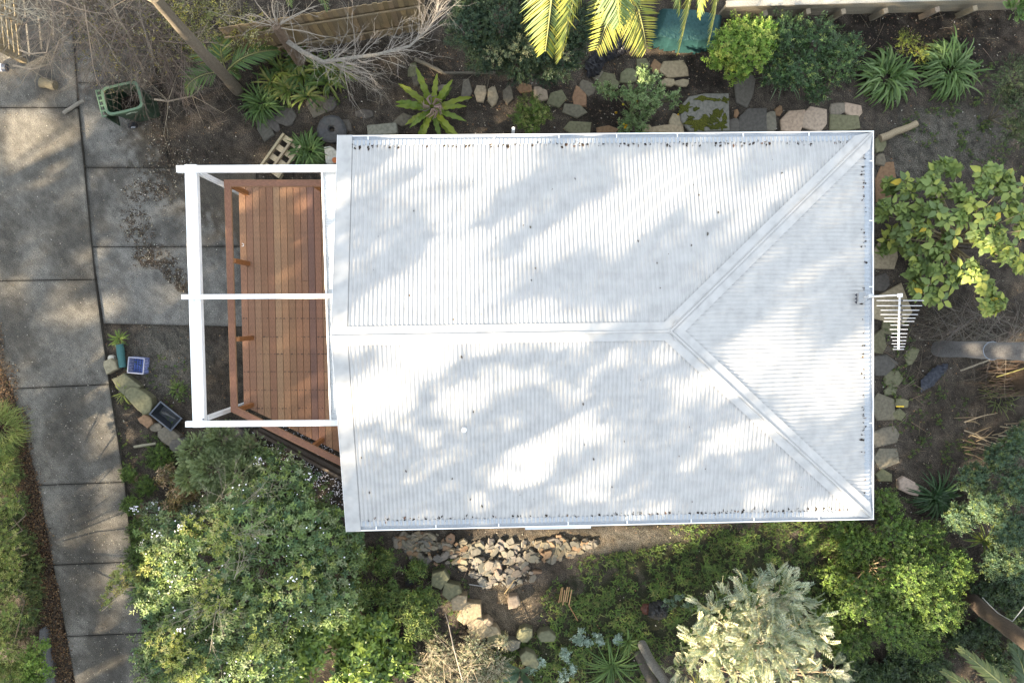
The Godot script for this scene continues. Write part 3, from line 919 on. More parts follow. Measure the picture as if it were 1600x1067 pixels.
	for i in 12:
		var t0 := TAU * i / 12.0
		var t1 := TAU * (i + 1) / 12.0
		var pr := func(t: float, r: float, y: float) -> Vector3: return Vector3(cos(t) * r * (1.0 + 0.09 * sin(t * 3.0)), y, sin(t) * r * (1.0 + 0.07 * cos(t * 2.0)))
		var prof := [[0.32, -0.05], [0.32, 0.10], [0.27, 0.14], [0.09, 0.12], [0.06, 0.08], [0.06, -0.05]]
		for k in prof.size() - 1:
			rg.q(pr.call(t0, prof[k][0], prof[k][1]), pr.call(t0, prof[k + 1][0], prof[k + 1][1]), pr.call(t1, prof[k + 1][0], prof[k + 1][1]), pr.call(t1, prof[k][0], prof[k][1]), vary(Color(0.085, 0.085, 0.085), 0.1))
	tag(part("ring_stone", rg.done(M.stone), self, at(c0)), "round dark stone with a hole in the middle by the gable's upper corner", "stone")
	var mo := MB.new()
	var slab_o := [Vector2(4.167, -4.559), Vector2(4.349, -4.783), Vector2(4.702, -4.855), Vector2(5.239, -4.86), Vector2(5.261, -4.038), Vector2(4.369, -4.018), Vector2(4.169, -4.253)]
	slab_o.reverse()
	mo.slab(slab_o, -0.1, 0.09, 0.02, 0.01, Color(0.20, 0.195, 0.165), R)
	var ms := base("mossy_slab", Vector3.ZERO)
	tag(ms, "square concrete slab half covered in green moss beside the citrus bush", "slab")
	part("slab", mo.done(M.stone), ms)
	var mossy := MB.new()
	for e in [[4.566, -4.172, 0.253, 0.141, 10], [4.876, -4.328, 0.141, 0.113, 0], [5.017, -4.426, 0.155, 0.098, 20], [4.28, -4.532, 0.141, 0.098, 30], [4.646, -4.73, 0.225, 0.056, 0], [5.062, -4.162, 0.127, 0.098, 0], [5.142, -4.706, 0.084, 0.084, 0], [4.395, -4.31, 0.098, 0.07, 0], [4.706, -4.34, 0.084, 0.056, 0], [4.878, -4.119, 0.127, 0.07, 0], [4.958, -4.704, 0.113, 0.042, 0], [4.507, -4.506, 0.07, 0.056, 0], [5.131, -4.33, 0.056, 0.084, 0]]:
		mossy.slab(outline(e[0], e[1], e[2], e[3], e[4], 16, 0.5), 0.08, 0.108, 0.014, 0.01, vary(Color(0.15, 0.165, 0.018), 0.2), R)
	part("moss", mossy.done(M.soil), ms, Transform3D(), "stuff")
	var e2 := base("eave_stones", Vector3(8.903, 0, -0.189))
	tag(e2, "rough sandstone edging stones down the right side of the house", "garden edging")
	lay_stones(e2, [[8.787, -2.951, 0.225, 0.394, 0, 3], [8.784, -1.326, 0.281, 0.267, 0, 1], [8.721, -0.729, 0.183, 0.197, 0, 5], [8.904, -0.161, 0.422, 0.394, 20, 1], [8.94, 0.267, 0.197, 0.169, 0, 4], [8.684, 0.595, 0.169, 0.281, 0, 4], [9.413, 0.896, 0.141, 0.197, -15, 4], [8.808, 1.109, 0.281, 0.239, 0, 5], [9.016, 1.41, 0.197, 0.197, 0, 4], [8.794, 2.041, 0.281, 0.281, 0, 0], [9.174, 2.214, 0.169, 0.141, 0, 4], [9.214, 1.956, 0.141, 0.098, 0, 4], [8.877, 2.702, 0.253, 0.225, 0, 0], [8.9, 3.206, 0.267, 0.239, 25, 0], [8.818, 3.566, 0.197, 0.141, 0, 4], [8.645, -3.78, 0.141, 0.169, 0, 4], [8.65, -3.443, 0.113, 0.141, 0, 0], [8.962, 1.668, 0.141, 0.113, 0, 4]], kinds)
	tag(part("broken_slab", stone_mesh([[9.376, 3.83, 0.267, 0.155, -35, 0]][0], 0.12, Color(0.5, 0.4, 0.33), 8), self, at(Vector3(9.376, 0, 3.83))), "pale pinkish broken slab lying by the agapanthus right of the house", "stone")
	var w := base("retaining_wall", Vector3(-0.429, 0, 6.349))
	tag(w, "dry stone retaining wall of flat sandstone, one stretch in full sun, below the house", "stone wall")
	var wall_list := [[-1.122, 5.769, 0.225, 0.211, 25, 4], [-0.84, 6.015, 0.225, 0.211, 25, 4], [-0.67, 6.275, 0.211, 0.141, 40, 1], [-0.429, 6.565, 0.281, 0.239, 40, 1], [-0.188, 6.927, 0.225, 0.169, 35, 1], [0.011, 6.972, 0.197, 0.155, 20, 1], [0.139, 7.147, 0.211, 0.141, 20, 4], [0.781, 7.038, 0.183, 0.169, 0, 4], [1.252, 7.058, 0.183, 0.127, 0, 4], [0.538, 6.301, 0.141, 0.127, 0, 2], [-0.287, 6.753, 0.197, 0.127, 30, 1], [-0.528, 6.406, 0.141, 0.113, 30, 1], [-0.103, 6.755, 0.169, 0.127, 0, 1], [0.852, 7.545, 0.225, 0.141, -20, 4], [0.495, 7.266, 0.169, 0.141, 0, 0]]
	for e in wall_list:
		part("stone", stone_mesh(e, rf(0.22, 0.3), kinds[int(e[5])]), w, Transform3D(Basis(), Vector3(e[0], 0, e[1]) - w.position))
	# heap of broken sandstone under the lower eave
	var h := base("rubble_heap", Vector3(0.139, 0, 5.35))
	tag(h, "heap of broken grey and rust sandstone pieces below the lower eave", "rubble")
	var zones := [[0.068, 5.378, 0.844, 0.45, -10], [1.206, 5.243, 0.844, 0.225, 6], [-1.064, 5.168, 0.774, 0.338, -8], [0.353, 5.71, 0.703, 0.309, 0], [-1.488, 5.051, 0.492, 0.197, 0]]
	zones = zones + [[1.704, 5.075, 0.633, 0.127, 4], [-1.77, 4.991, 0.352, 0.141, 0]]
	var loose := MB.new()
	for k in 520:
		var e: Array = zones[R.randi() % zones.size()]
		var an := rf(0, TAU)
		var rr := sqrt(rf(0, 1))
		var pos := Vector3(e[0] + cos(an) * rr * e[2], 0, e[1] + sin(an) * rr * e[3])
		var whole := k < 285
		var r1 := rf(0.06, 0.15) if whole else rf(0.025, 0.06)
		var mid := 1.0 - rr
		var mb := MB.new() if whole else loose
		var cc: Color = [Color(0.19, 0.17, 0.135), Color(0.145, 0.135, 0.112), Color(0.235, 0.195, 0.135), Color(0.235, 0.155, 0.095), Color(0.17, 0.15, 0.11)][R.randi() % 5]
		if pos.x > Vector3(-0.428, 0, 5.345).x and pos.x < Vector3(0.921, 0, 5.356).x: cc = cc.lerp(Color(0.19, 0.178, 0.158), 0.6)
		var T := Transform3D(Basis(Vector3.UP, rf(-1.2, 1.2)) * Basis(Vector3.RIGHT, rf(0.0, 0.5)) * Basis(Vector3.BACK, rf(-0.3, 0.3)), pos + Vector3(0, 0.03 + rf(0, 0.13) * mid, 0) - h.position)
		if whole:
			mb.slab(outline(0, 0, r1, r1 * rf(0.45, 0.85), 0.0, 6, 0.25, 0.3), -0.03, rf(0.012, 0.04), 0.008, 0.004, vary(cc, 0.18), R)
			part("stone", mb.done(M.stone), h, T)
		else:
			loose.box(T, Vector3(r1 * 2.0, 0.03, r1 * rf(1.0, 1.8)), vary(cc, 0.2), 0.008)
	part("small_stones", loose.done(M.stone), h, Transform3D(), "stuff")
	# boulders along the drive
	var bo := base("boulder_edging", Vector3(-7.658, 0, 1.771))
	tag(bo, "lichen covered boulders in a diagonal row between the drive and the pergola", "garden edging")
	for e in [[-7.833, 1.492, 0.281, 0.183, -35, 4], [-7.521, 1.8, 0.309, 0.183, -40, 4], [-7.429, 2.08, 0.098, 0.098, 0, 4], [-7.404, 2.275, 0.155, 0.113, -35, 3], [-7.227, 2.416, 0.127, 0.098, 0, 0], [-6.926, 2.642, 0.239, 0.169, -35, 0], [-6.707, 2.797, 0.169, 0.141, 0, 5], [-5.528, 2.633, 0.253, 0.183, 0, 5], [-5.238, 2.775, 0.141, 0.127, 0, 1], [-5.943, 2.505, 0.169, 0.113, 0, 5]]:
		part("boulder", stone_mesh(e, rf(0.16, 0.26), kinds[int(e[5])] * 1.05, 11), bo, Transform3D(Basis(), Vector3(e[0], 0, e[1]) - bo.position))
	tag(part("sandstone_lump", stone_mesh([[-8.156, 1.087, 0.141, 0.141, 20]][0], 0.2, Color(0.36, 0.33, 0.22), 8), self, at(Vector3(-8.156, 0, 1.087))), "squarish buff sandstone lump at the driveway's edge beside the teal roll", "stone")
	tag(part("white_pebble", stone_mesh([[-8.181, 0.92, 0.063, 0.056, 0]][0], 0.1, Color(0.62, 0.58, 0.5), 8), self, at(Vector3(-8.181, 0, 0.92))), "small white stone between the driveway and the teal roll", "stone")
	tag(part("corner_rock", stone_mesh([[-3.414, -3.399, 0.141, 0.197, 0]][0], 0.25, Color(0.45, 0.43, 0.38), 9), self, at(Vector3(-3.4, 0, -3.413))), "pale rock tucked under the gable's barge beside the strappy plant", "stone")

# ---------------------------------------------------------------- small things
func small_things() -> void:
	wheelie_bin()
	crate()
	tub()
	pallet()
	antenna()
	# cracked cement on the drive edge
	# the rolled teal tarpaulin
	var mb := MB.new()
	var a := Vector3(-7.984, 0.12, 0.624)
	var b := Vector3(-7.933, 0.1, 1.123)
	var pts := []
	var rad := []
	for i in 9:
		pts.append(a.lerp(b, i / 8.0) + Vector3(rf(-0.008, 0.008), rf(-0.005, 0.005), 0)); rad.append(0.08 + rf(-0.006, 0.006))
	mb.tube(pts, rad, 14, Color(0.05, 0.135, 0.13))
	var rl := part("fabric_roll", mb.done(M.dull))
	tag(rl, "short roll of teal shade fabric beside the driveway and blue crate", "fabric roll")
	# log near the upper right corner of the house
	log_of("timber_log", "pale squared timber log lying by the house's upper right corner", "log", Vector3(8.593, 0.1, -3.898), Vector3(9.39, 0.12, -4.22), 0.085, Color(0.36, 0.29, 0.19), 7)
	log_of("fence_offcut", "short grey offcut of timber lying across the driveway's joint, upper left", "timber offcut", Vector3(-9.082, 0.14, -4.312), Vector3(-8.634, 0.14, -4.586), 0.045, Color(0.33, 0.30, 0.25), 4)
	log_of("driftwood", "rounded brown log end on the driveway under the bare branches", "log", Vector3(-9.536, 0.17, -4.947), Vector3(-9.211, 0.18, -4.88), 0.11, Color(0.27, 0.22, 0.14), 9)
	log_of("edging_log", "thin grey log edging the top bed behind the bird's nest fern", "log", Vector3(-1.614, 0.06, -5.54), Vector3(-1.008, 0.06, -5.258), 0.045, Color(0.22, 0.19, 0.14), 6)
	log_of("edging_board", "low timber edging board below the dark hedge", "garden edging", Vector3(-1.008, 0.06, -5.245), Vector3(0.141, 0.06, -5.255), 0.035, Color(0.17, 0.15, 0.12), 4)
	log_of("pale_stick", "pale mossy stick on the ground by the drive", "stick", Vector3(-7.735, 0.05, 2.854), Vector3(-7.262, 0.06, 2.785), 0.035, Color(0.34, 0.31, 0.22), 6)
	var bs := base("cane_bundle", Vector3(1.707, 0, 6.154))
	tag(bs, "bundle of brown canes lying on the grass below the rubble", "canes")
	for k in 6:
		var c := MB.new()
		var x := 873 + k * 3.4
		var p := Vector3(1.529, 0.08, 6.368) + Vector3(k * 0.045, rf(0, 0.04), rf(-0.05, 0.05)) - bs.position
		c.tube([p, p + Vector3(0.04 + rf(-0.02, 0.02), 0.02, -0.34)], [0.014, 0.012], 6, vary(Color(0.36, 0.22, 0.11), 0.2))
		part("cane", c.done(M.twig), bs)
	log_of("loose_cane", "single brown cane lying apart below the bundle on the grass", "canes", Vector3(1.746, 0.05, 6.41), Vector3(1.96, 0.06, 6.782), 0.014, Color(0.38, 0.22, 0.1), 6)
	log_of("propped_stick", "straw coloured stick leaning against the rubble heap", "stick", Vector3(0.322, 0.1, 6.148), Vector3(0.542, 0.3, 5.769), 0.014, Color(0.4, 0.3, 0.16), 6)
	log_of("grey_stick", "grey stick lying on the soil below the rubble heap", "stick", Vector3(-0.455, 0.06, 5.941), Vector3(-0.074, 0.06, 6.001), 0.014, Color(0.32, 0.31, 0.3), 6)
	# tarpaulins and bags
	crumple("green_tarpaulin", "teal green tarpaulin draped over a low stack under the palm fronds", "tarpaulin", [Vector2(3.702, -6.631), Vector2(4.405, -6.612), Vector2(5.055, -6.481), Vector2(4.947, -5.843), Vector2(4.483, -5.727), Vector2(3.848, -5.777), Vector2(3.468, -5.884)], 0.42, Color(0.018, 0.06, 0.06), 0.022)
	crumple("black_plastic", "crumpled black plastic sheeting on the mulch beside the green tarpaulin", "plastic sheet", [Vector2(3.073, -6.156), Vector2(3.173, -5.881), Vector2(2.838, -5.656), Vector2(2.516, -5.515), Vector2(2.377, -5.238), Vector2(2.139, -5.18), Vector2(2.081, -5.511), Vector2(2.305, -5.734), Vector2(2.612, -5.848), Vector2(2.793, -6.112)], 0.10, Color(0.022, 0.023, 0.027), 0.10)
	crumple("black_bag", "flattened dark plastic bag on the soil below the grey trunk, right", "plastic bag", [Vector2(9.63, 1.698), Vector2(9.654, 1.411), Vector2(9.969, 1.125), Vector2(10.23, 1.068), Vector2(10.204, 1.24), Vector2(9.876, 1.584)], 0.05, Color(0.03, 0.035, 0.045), 0.05)
	crumple("pot_bag", "crumpled black bag on the grass left of the silvery shrub", "plastic bag", [Vector2(3.53, 6.706), Vector2(3.557, 6.417), Vector2(3.787, 6.332), Vector2(3.989, 6.45), Vector2(3.962, 6.71), Vector2(3.761, 6.795)], 0.10, Color(0.02, 0.02, 0.022), 0.08)
	crumple("dark_cloth", "dark cloth scrap in the weeds below the lower eave, left of the rubble", "cloth", [Vector2(-1.872, 5.934), Vector2(-1.857, 5.648), Vector2(-1.744, 5.563), Vector2(-1.659, 5.707), Vector2(-1.703, 5.935), Vector2(-1.802, 5.992)], 0.10, Color(0.012, 0.012, 0.018), 0.05)
	crumple("red_scrap", "scrap of red plastic against the black bag on the grass", "scrap", [Vector2(3.371, 6.56), Vector2(3.413, 6.415), Vector2(3.557, 6.417), Vector2(3.558, 6.619), Vector2(3.472, 6.676)], 0.05, Color(0.055, 0.016, 0.01), 0.05)
	# striped roll at the left edge
	var sr := base("striped_tube", Vector3(-10.316, 0.15, -5.228))
	tag(sr, "white tube with dark bands lying at the left edge by the slat fence", "tube")
	for k in 4:
		var s := MB.new()
		var x := -0.2 + k * 0.085
		s.tube([Vector3(x, 0.1, 0), Vector3(x + 0.083, 0.1, 0.01)], [0.085, 0.085], 14, Color(0.72, 0.72, 0.74) if k % 2 == 0 else Color(0.05, 0.06, 0.09))
		part("band", s.done(M.plastic), sr)
	var sg := MB.new()
	sg.box(at(Vector3(9.123, 0.12, 2.014), 0.0), Vector3(0.18, 0.012, 0.025), Color(0.75, 0.5, 0.03), 0.003)
	tag(part("yellow_peg", sg.done(M.plastic)), "small yellow strip lying on the mossy stones right of the house", "strip")
	var tb := MB.new()
	tb.tube([Vector3(-3.339, 0.1, -3.353), Vector3(-3.29, 0.36, -3.303)], [0.05, 0.06], 10, Color(0.42, 0.14, 0.05))
	tag(part("terracotta_pot", tb.done(M.dull)), "small terracotta pot just showing under the gable's barge", "pot")

func log_of(called: String, label: String, cat: String, a: Vector3, b: Vector3, r: float, col: Color, k: int) -> void:
	var mb := MB.new()
	var pts := []
	var rad := []
	for i in 6:
		var w := r * 0.12
		pts.append(a.lerp(b, i / 5.0) + Vector3(rf(-w, w), rf(-w, w), rf(-w, w)))
		rad.append(r * rf(0.93, 1.06) * (1.0 - 0.12 * i / 5.0))
	mb.tube(pts, rad, k, col)
	tag(part(called, mb.done(M.raw)), label, cat)

func crumple(called: String, label: String, cat: String, poly: Array, h: float, col: Color, rough: float) -> void:
	var pg := PackedVector2Array(poly)
	var lo := Vector2(1e9, 1e9)
	var hi := -lo
	for p in poly:
		lo = lo.min(p); hi = hi.max(p)
	var mb := MB.new()
	var st := 0.032
	var nx := int((hi.x - lo.x) / st) + 3
	var nz := int((hi.y - lo.y) / st) + 3
	var inside := func(q: Vector2) -> float:
		var d := 1e9
		for i in poly.size():
			d = minf(d, q.distance_to(Geometry2D.get_closest_point_to_segment(q, poly[i], poly[(i + 1) % poly.size()])))
		return d if Geometry2D.is_point_in_polygon(q, pg) else -d
	var P := {}
	for j in nz:
		for i in nx:
			var q := lo + Vector2(i - 1, j - 1) * st
			var d: float = inside.call(q)
			if d < -st * 0.9: continue
			var edge := clampf(d / 0.12, 0.0, 1.0)
			var ridge := 1.0 - absf(N.get_noise_2d(q.x * 4.3 + h * 30.0, q.y * 4.3)) * 2.2
			var fine := 1.0 - absf(N.get_noise_2d(q.x * 10.0, q.y * 9.0 + h * 50.0)) * 2.0
			P[Vector2i(i, j)] = Vector3(q.x, 0.03 + h * sqrt(edge) + rough * (ridge * 0.6 + fine * 0.3) * (0.25 + edge), q.y)
	for k in P:
		var b: Vector2i = k + Vector2i(1, 0)
		var c: Vector2i = k + Vector2i(1, 1)
		var d: Vector2i = k + Vector2i(0, 1)
		if P.has(b) and P.has(c) and P.has(d): mb.q(P[k], P[d], P[c], P[b], col)
	var st2 := SurfaceTool.new()
	st2.create_from(mb.done(M.plastic), 0)
	tag(part(called, mb.done(M.dull if called == "green_tarpaulin" else M.plastic)), label, cat)

func wheelie_bin() -> void:
	var c := (Vector3(-7.852, 1.04, -4.556) + Vector3(-7.134, 1.04, -4.779) + Vector3(-6.976, 1.04, -4.191) + Vector3(-7.758, 1.04, -4.018)) * 0.25
	var yaw := 0.235
	var b := base("wheelie_bin", Vector3(c.x, 0.03, c.z), yaw)
	tag(b, "open green wheelie bin half full of dead leaves at the driveway's edge", "wheelie bin")
	var g := Color(0.028, 0.054, 0.034)
	var T := [[0.375, 0.275, 1.02], [0.365, 0.268, 0.9], [0.29, 0.22, 0.06], [0.28, 0.21, 0.0]]
	# outer and inner shell
	var sh := MB.new()
	var ring := func(ax: float, az: float, y: float, off: float) -> Array:
		var o := []
		for k in 16:
			var t := TAU * k / 16.0
			var x := signf(cos(t)) * pow(absf(cos(t)), 0.35) * ax
			var z := signf(sin(t)) * pow(absf(sin(t)), 0.35) * az
			o.append(Vector3(x + off, y, z))
		return o
	var skin := func(m: MB, A: Array, Bq: Array, col: Color) -> void:
		for k in 16:
			var j := (k + 1) % 16
			m.q(A[k], Bq[k], Bq[j], A[j], col)
	skin.call(sh, ring.call(0.28, 0.21, 0.0, 0.05), ring.call(0.365, 0.268, 0.95, 0.0), g)
	skin.call(sh, ring.call(0.34, 0.245, 1.02, 0.0), ring.call(0.26, 0.19, 0.04, 0.05), g * 0.8)
	part("body", sh.done(M.plastic), b)
	var rm := MB.new()
	skin.call(rm, ring.call(0.365, 0.268, 0.95, 0.0), ring.call(0.40, 0.298, 0.97, 0.0), Color(0.06, 0.10, 0.062))
	skin.call(rm, ring.call(0.40, 0.298, 0.97, 0.0), ring.call(0.395, 0.293, 1.035, 0.0), Color(0.06, 0.10, 0.062))
	skin.call(rm, ring.call(0.395, 0.293, 1.035, 0.0), ring.call(0.34, 0.245, 1.03, 0.0), Color(0.10, 0.16, 0.10))
	part("rim", rm.done(M.plastic), b)
	# the ladder-like hinge and handle on the far side
	var hd := MB.new()
	hd.tube([Vector3(-0.475, 1.0, -0.28), Vector3(-0.475, 1.0, 0.28)], [0.02, 0.02], 8, Color(0.10, 0.16, 0.10))
	for k in 6: hd.box(at(Vector3(-0.435, 1.0, -0.26 + k * 0.104)), Vector3(0.1, 0.03, 0.035), Color(0.10, 0.16, 0.10), 0.006)
	part("handle", hd.done(M.plastic), b)
	var ld := MB.new()
	ld.box(Transform3D(Basis(Vector3.BACK, -0.06), Vector3(-0.455, 0.6, 0)), Vector3(0.03, 0.72, 0.56), g, 0.01)
	part("lid", ld.done(M.plastic), b)
	for s in [-1.0, 1.0]:
		var w := MB.new()
		w.tube([Vector3(-0.27, 0.1, 0.24 * s), Vector3(-0.27, 0.1, 0.31 * s)], [0.1, 0.1], 18, Color(0.025, 0.025, 0.03))
		var wn := part("wheel", w.done(M.dull), b)
		var rim := MB.new()
		rim.tube([Vector3(-0.27, 0.1, 0.312 * s), Vector3(-0.27, 0.1, 0.322 * s)], [0.05, 0.045], 12, Color(0.3, 0.32, 0.36))
		part("hub", rim.done(M.plastic), wn)
	var fl := MB.new()
	for k in 90:
		var p := Vector3(rf(-0.28, 0.32), 0.45 + rf(0, 0.06), rf(-0.2, 0.2))
		fl.leaf(lay(p, Vector3(rf(-1, 1), rf(-0.2, 0.2), rf(-1, 1))), rf(0.05, 0.14), 0.04, vary(Color(0.06, 0.045, 0.03), 0.5), 0.2, 0.2)
	fl.box(at(Vector3(0.02, 0.42, 0)), Vector3(0.58, 0.06, 0.42), Color(0.03, 0.022, 0.016))
	part("dead_leaves", fl.done(M.dry), b, Transform3D(), "stuff")
	# the worn white mark on the side that faces the house
	var mk := MB.new()
	for k in 7:
		var x := -0.06 + k * 0.035
		mk.box(Transform3D(Basis(Vector3.RIGHT, 0.06), Vector3(x, 0.86 - 0.012 * absf(k - 3), 0.2675)), Vector3(0.03, 0.03 + 0.012 * (k % 3), 0.003), Color(0.42, 0.5, 0.43))
	part("worn_mark", mk.done(M.plastic), b)

func crate() -> void:
	var c := (Vector3(-7.686, 0.28, 0.933) + Vector3(-7.416, 0.28, 0.975) + Vector3(-7.46, 0.28, 1.221) + Vector3(-7.73, 0.28, 1.166)) * 0.25
	var b := base("milk_crate", Vector3(c.x, 0.0, c.z), -0.1)
	tag(b, "blue plastic milk crate with a pale worn rim, standing on the soil", "crate")
	var blue := Color(0.06, 0.10, 0.30)
	var pale := Color(0.36, 0.36, 0.42)
	var w := 0.165
	var rim := MB.new()
	for s in [-1.0, 1.0]:
		rim.box(at(Vector3(0, 0.27, w * s)), Vector3(0.35, 0.03, 0.02), pale, 0.004)
		rim.box(at(Vector3(w * s, 0.2705, 0)), Vector3(0.02, 0.03, 0.31), pale, 0.004)
	part("rim", rim.done(M.plastic), b)
	for e in [[0.0, 1.0], [PI / 2, 1.0], [PI, 1.0], [-PI / 2, 1.0]]:
		var sd := MB.new()
		var T := Transform3D(Basis(Vector3.UP, e[0]), Vector3.ZERO)
		for k in 6: sd.box(T * at(Vector3(-0.15 + k * 0.06, 0.13, w)), Vector3(0.012, 0.25, 0.012), blue.lerp(pale, 0.25))
		for k in 4: sd.box(T * at(Vector3(0, 0.03 + k * 0.06, w + 0.001)), Vector3(0.33, 0.012, 0.010), blue.lerp(pale, 0.35))
		part("side", sd.done(M.plastic), b)
	var fl := MB.new()
	for k in 6:
		fl.box(at(Vector3(-0.13 + k * 0.052, 0.015, 0)), Vector3(0.03, 0.014, 0.31), blue)
		fl.box(at(Vector3(0, 0.018, -0.13 + k * 0.052)), Vector3(0.31, 0.014, 0.02), blue)
	part("floor", fl.done(M.plastic), b)

func tub() -> void:
	var c := (Vector3(-7.303, 0.2, 2.056) + Vector3(-7.069, 0.2, 1.891) + Vector3(-6.678, 0.2, 2.238) + Vector3(-6.926, 0.2, 2.431)) * 0.25
	var b := base("plastic_tub", Vector3(c.x, 0.02, c.z), -0.72)
	tag(b, "shallow black plastic tub with dried mortar inside, tilted by the pergola corner", "tub")
	b.rotation.z = -0.1
	var k := Color(0.028, 0.032, 0.04)
	var X := 0.27
	var Z := 0.165
	var sh := MB.new()
	var qd := func(ax: float, az: float, y: float) -> Array: return [Vector3(-ax, y, -az), Vector3(-ax, y, az), Vector3(ax, y, az), Vector3(ax, y, -az)]
	var rings := [qd.call(0.19, 0.11, 0.0), qd.call(X, Z, 0.2), qd.call(X + 0.025, Z + 0.025, 0.195), qd.call(X + 0.025, Z + 0.025, 0.21), qd.call(X - 0.005, Z - 0.005, 0.21), qd.call(0.185, 0.105, 0.015)]
	for i in rings.size() - 1:
		for m in 4:
			var j := (m + 1) % 4
			sh.q(rings[i][m], rings[i][j], rings[i + 1][j], rings[i + 1][m], k if i != 3 else k * 3.0)
	sh.q(rings[5][0], rings[5][1], rings[5][2], rings[5][3], k)
	part("shell", sh.done(M.plastic), b)
	var mo := MB.new()
	mo.slab(outline(0.0, 0.0, 0.17, 0.04, 10.0, 12, 0.4), 0.012, 0.06, 0.02, 0.01, Color(0.17, 0.17, 0.165), R)
	part("mortar", mo.done(M.stone), b)

func pallet() -> void:
	var b := base("timber_pallet", Vector3(-4.475, 0, -3.421), -0.62)
	tag(b, "small raw timber pallet lying above the pergola's top rafter", "pallet")
	var c := Color(0.60, 0.49, 0.32)
	for k in 3:
		var mb := MB.new()
		mb.box(at(Vector3(-0.22 + k * 0.22, 0.17, 0)), Vector3(0.05, 0.1, 0.85), vary(c * 0.85, 0.1), 0.004)
		part("bearer", mb.done(M.raw), b)
	for k in 4:
		var mb := MB.new()
		mb.box(at(Vector3(0, 0.11, -0.36 + k * 0.24)), Vector3(0.5, 0.018, 0.125), vary(c * 1.1, 0.1), 0.003)
		part("board", mb.done(M.raw), b)
		var m2 := MB.new()
		m2.box(at(Vector3(0, 0.05, -0.36 + k * 0.24)), Vector3(0.5, 0.018, 0.1), vary(c * 0.8, 0.1), 0.003)
		part("board", m2.done(M.raw), b)

func antenna() -> void:
	var y := 3.35
	var b := base("tv_antenna", Vector3(6.813, 3.1, -0.343))
	tag(b, "silver television antenna bracketed to the roof's right eave", "antenna")
	var inv := Transform3D(Basis(), -b.position)
	var pl := MB.new()
	pl.box(Transform3D(Basis(Vector3.BACK, -0.23), inv * Vector3(6.819, 3.1, -0.331)), Vector3(0.15, 0.008, 0.20), Color(0.30, 0.315, 0.33), 0.003)
	part("mounting_plate", pl.done(M.dull), b)
	var fl := MB.new()
	for k in 3: fl.t(inv * Vector3(6.719, 3.12, -0.412) + Vector3(0, 0.0, k * 0.066), inv * Vector3(6.67, 3.125, -0.377) + Vector3(0, 0, k * 0.066), inv * Vector3(6.72, 3.12, -0.342) + Vector3(0, 0, k * 0.066), Color(0.03, 0.03, 0.04))
	part("flashing_teeth", fl.done(M.dull), b)
	var ar := MB.new()
	ar.tube([inv * Vector3(6.851, 3.12, -0.342), inv * Vector3(6.95, 3.28, -0.35), inv * Vector3(7.371, 3.35, -0.372)], [0.018, 0.018, 0.016], 8, Color(0.38, 0.40, 0.43))
	part("arm", ar.done(M.dull), b)
	var cl := MB.new()
	cl.box(at(inv * Vector3(6.92, 3.22, -0.363), 0.1), Vector3(0.10, 0.07, 0.06), Color(0.45, 0.48, 0.52), 0.006)
	cl.box(at(inv * Vector3(7.384, 3.37, -0.366), 0.0), Vector3(0.075, 0.07, 0.07), Color(0.7, 0.71, 0.73), 0.008)
	part("clamp", cl.done(M.dull), b)
	var bm := MB.new()
	bm.box(lay((inv * Vector3(7.388, 3.35, -0.383) + inv * Vector3(7.381, 3.35, 0.62)) * 0.5, inv * Vector3(7.381, 3.35, 0.62) - inv * Vector3(7.388, 3.35, -0.383)), Vector3(0.99, 0.03, 0.03), Color(0.55, 0.56, 0.58), 0.003)
	part("boom", bm.done(M.white), b)
	var rows := [469.5, 477.5, 484.6, 491.3, 497, 502, 507.8, 514.5, 521, 526.6, 532, 537, 541.5, 545.6]
	var wide := [38, 36.5, 31, 30, 25, 24.5, 14.5, 14.5, 12.5, 12.5, 11, 11, 9, 9]
	for i in rows.size():
		var m := MB.new()
		var f: float = (rows[i] - 460.0) / 87.0
		var c := (inv * Vector3(7.388, 3.35, -0.383)).lerp(inv * Vector3(7.381, 3.35, 0.62), f) + Vector3(0, 0.025 if i % 2 == 0 else 0.0, 0)
		var h: float = wide[i] / 88.0
		m.tube([c - Vector3(h, 0, 0), c + Vector3(h, 0, 0)], [0.0062, 0.0062], 6, Color(0.52, 0.53, 0.57))
		part("element", m.done(M.white), b)
		if i < 7:
			var ins := MB.new()
			ins.box(at(c + Vector3(0.02, 0.022, 0.0)), Vector3(0.035, 0.02, 0.03), Color(0.05, 0.05, 0.06), 0.003)
			part("insulator", ins.done(M.plastic), b)
	var ca := MB.new()
	ca.tube([inv * Vector3(7.381, 3.33, -0.361), inv * Vector3(7.153, 3.32, -0.349), inv * Vector3(6.982, 3.24, -0.328), inv * Vector3(6.91, 3.12, -0.295)], [0.006, 0.006, 0.006, 0.006], 5, Color(0.05, 0.05, 0.06))
	part("cable", ca.done(M.plastic), b)

# ---------------------------------------------------------------- plant parts
# a twig with n leaves spiralling round it
func sprig(n: int, sl: float, L: float, W: float, low: float, high: float, fold: float, droop: float, m: Material, fine := false, jit := 0.16, stem := Color(0.12, 0.1, 0.05)) -> ArrayMesh:
	var mb := MB.new()
	if sl > 0.02: mb.tube([Vector3(0, -sl * 0.4, 0), Vector3(0, sl, 0)], [0.004, 0.0025], 3, stem, false)
	for i in n:
		var f := float(i) / maxf(1.0, n - 1.0)
		var az := i * 2.4 + rf(-0.3, 0.3)
		var el := lerpf(low, high, f) + rf(-0.2, 0.2)
		var d := Vector3(cos(az) * cos(el), sin(el), sin(az) * cos(el))
		var s := rf(0.75, 1.12) * lerpf(1.0, 0.8, f)
		mb.leaf(lay(Vector3(0, sl * f, 0), d, Vector3(-d.x * 0.5, 1, -d.z * 0.5)), L * s, W * s, vary(Color.WHITE, jit), fold, droop, fine)
	return mb.done(m)
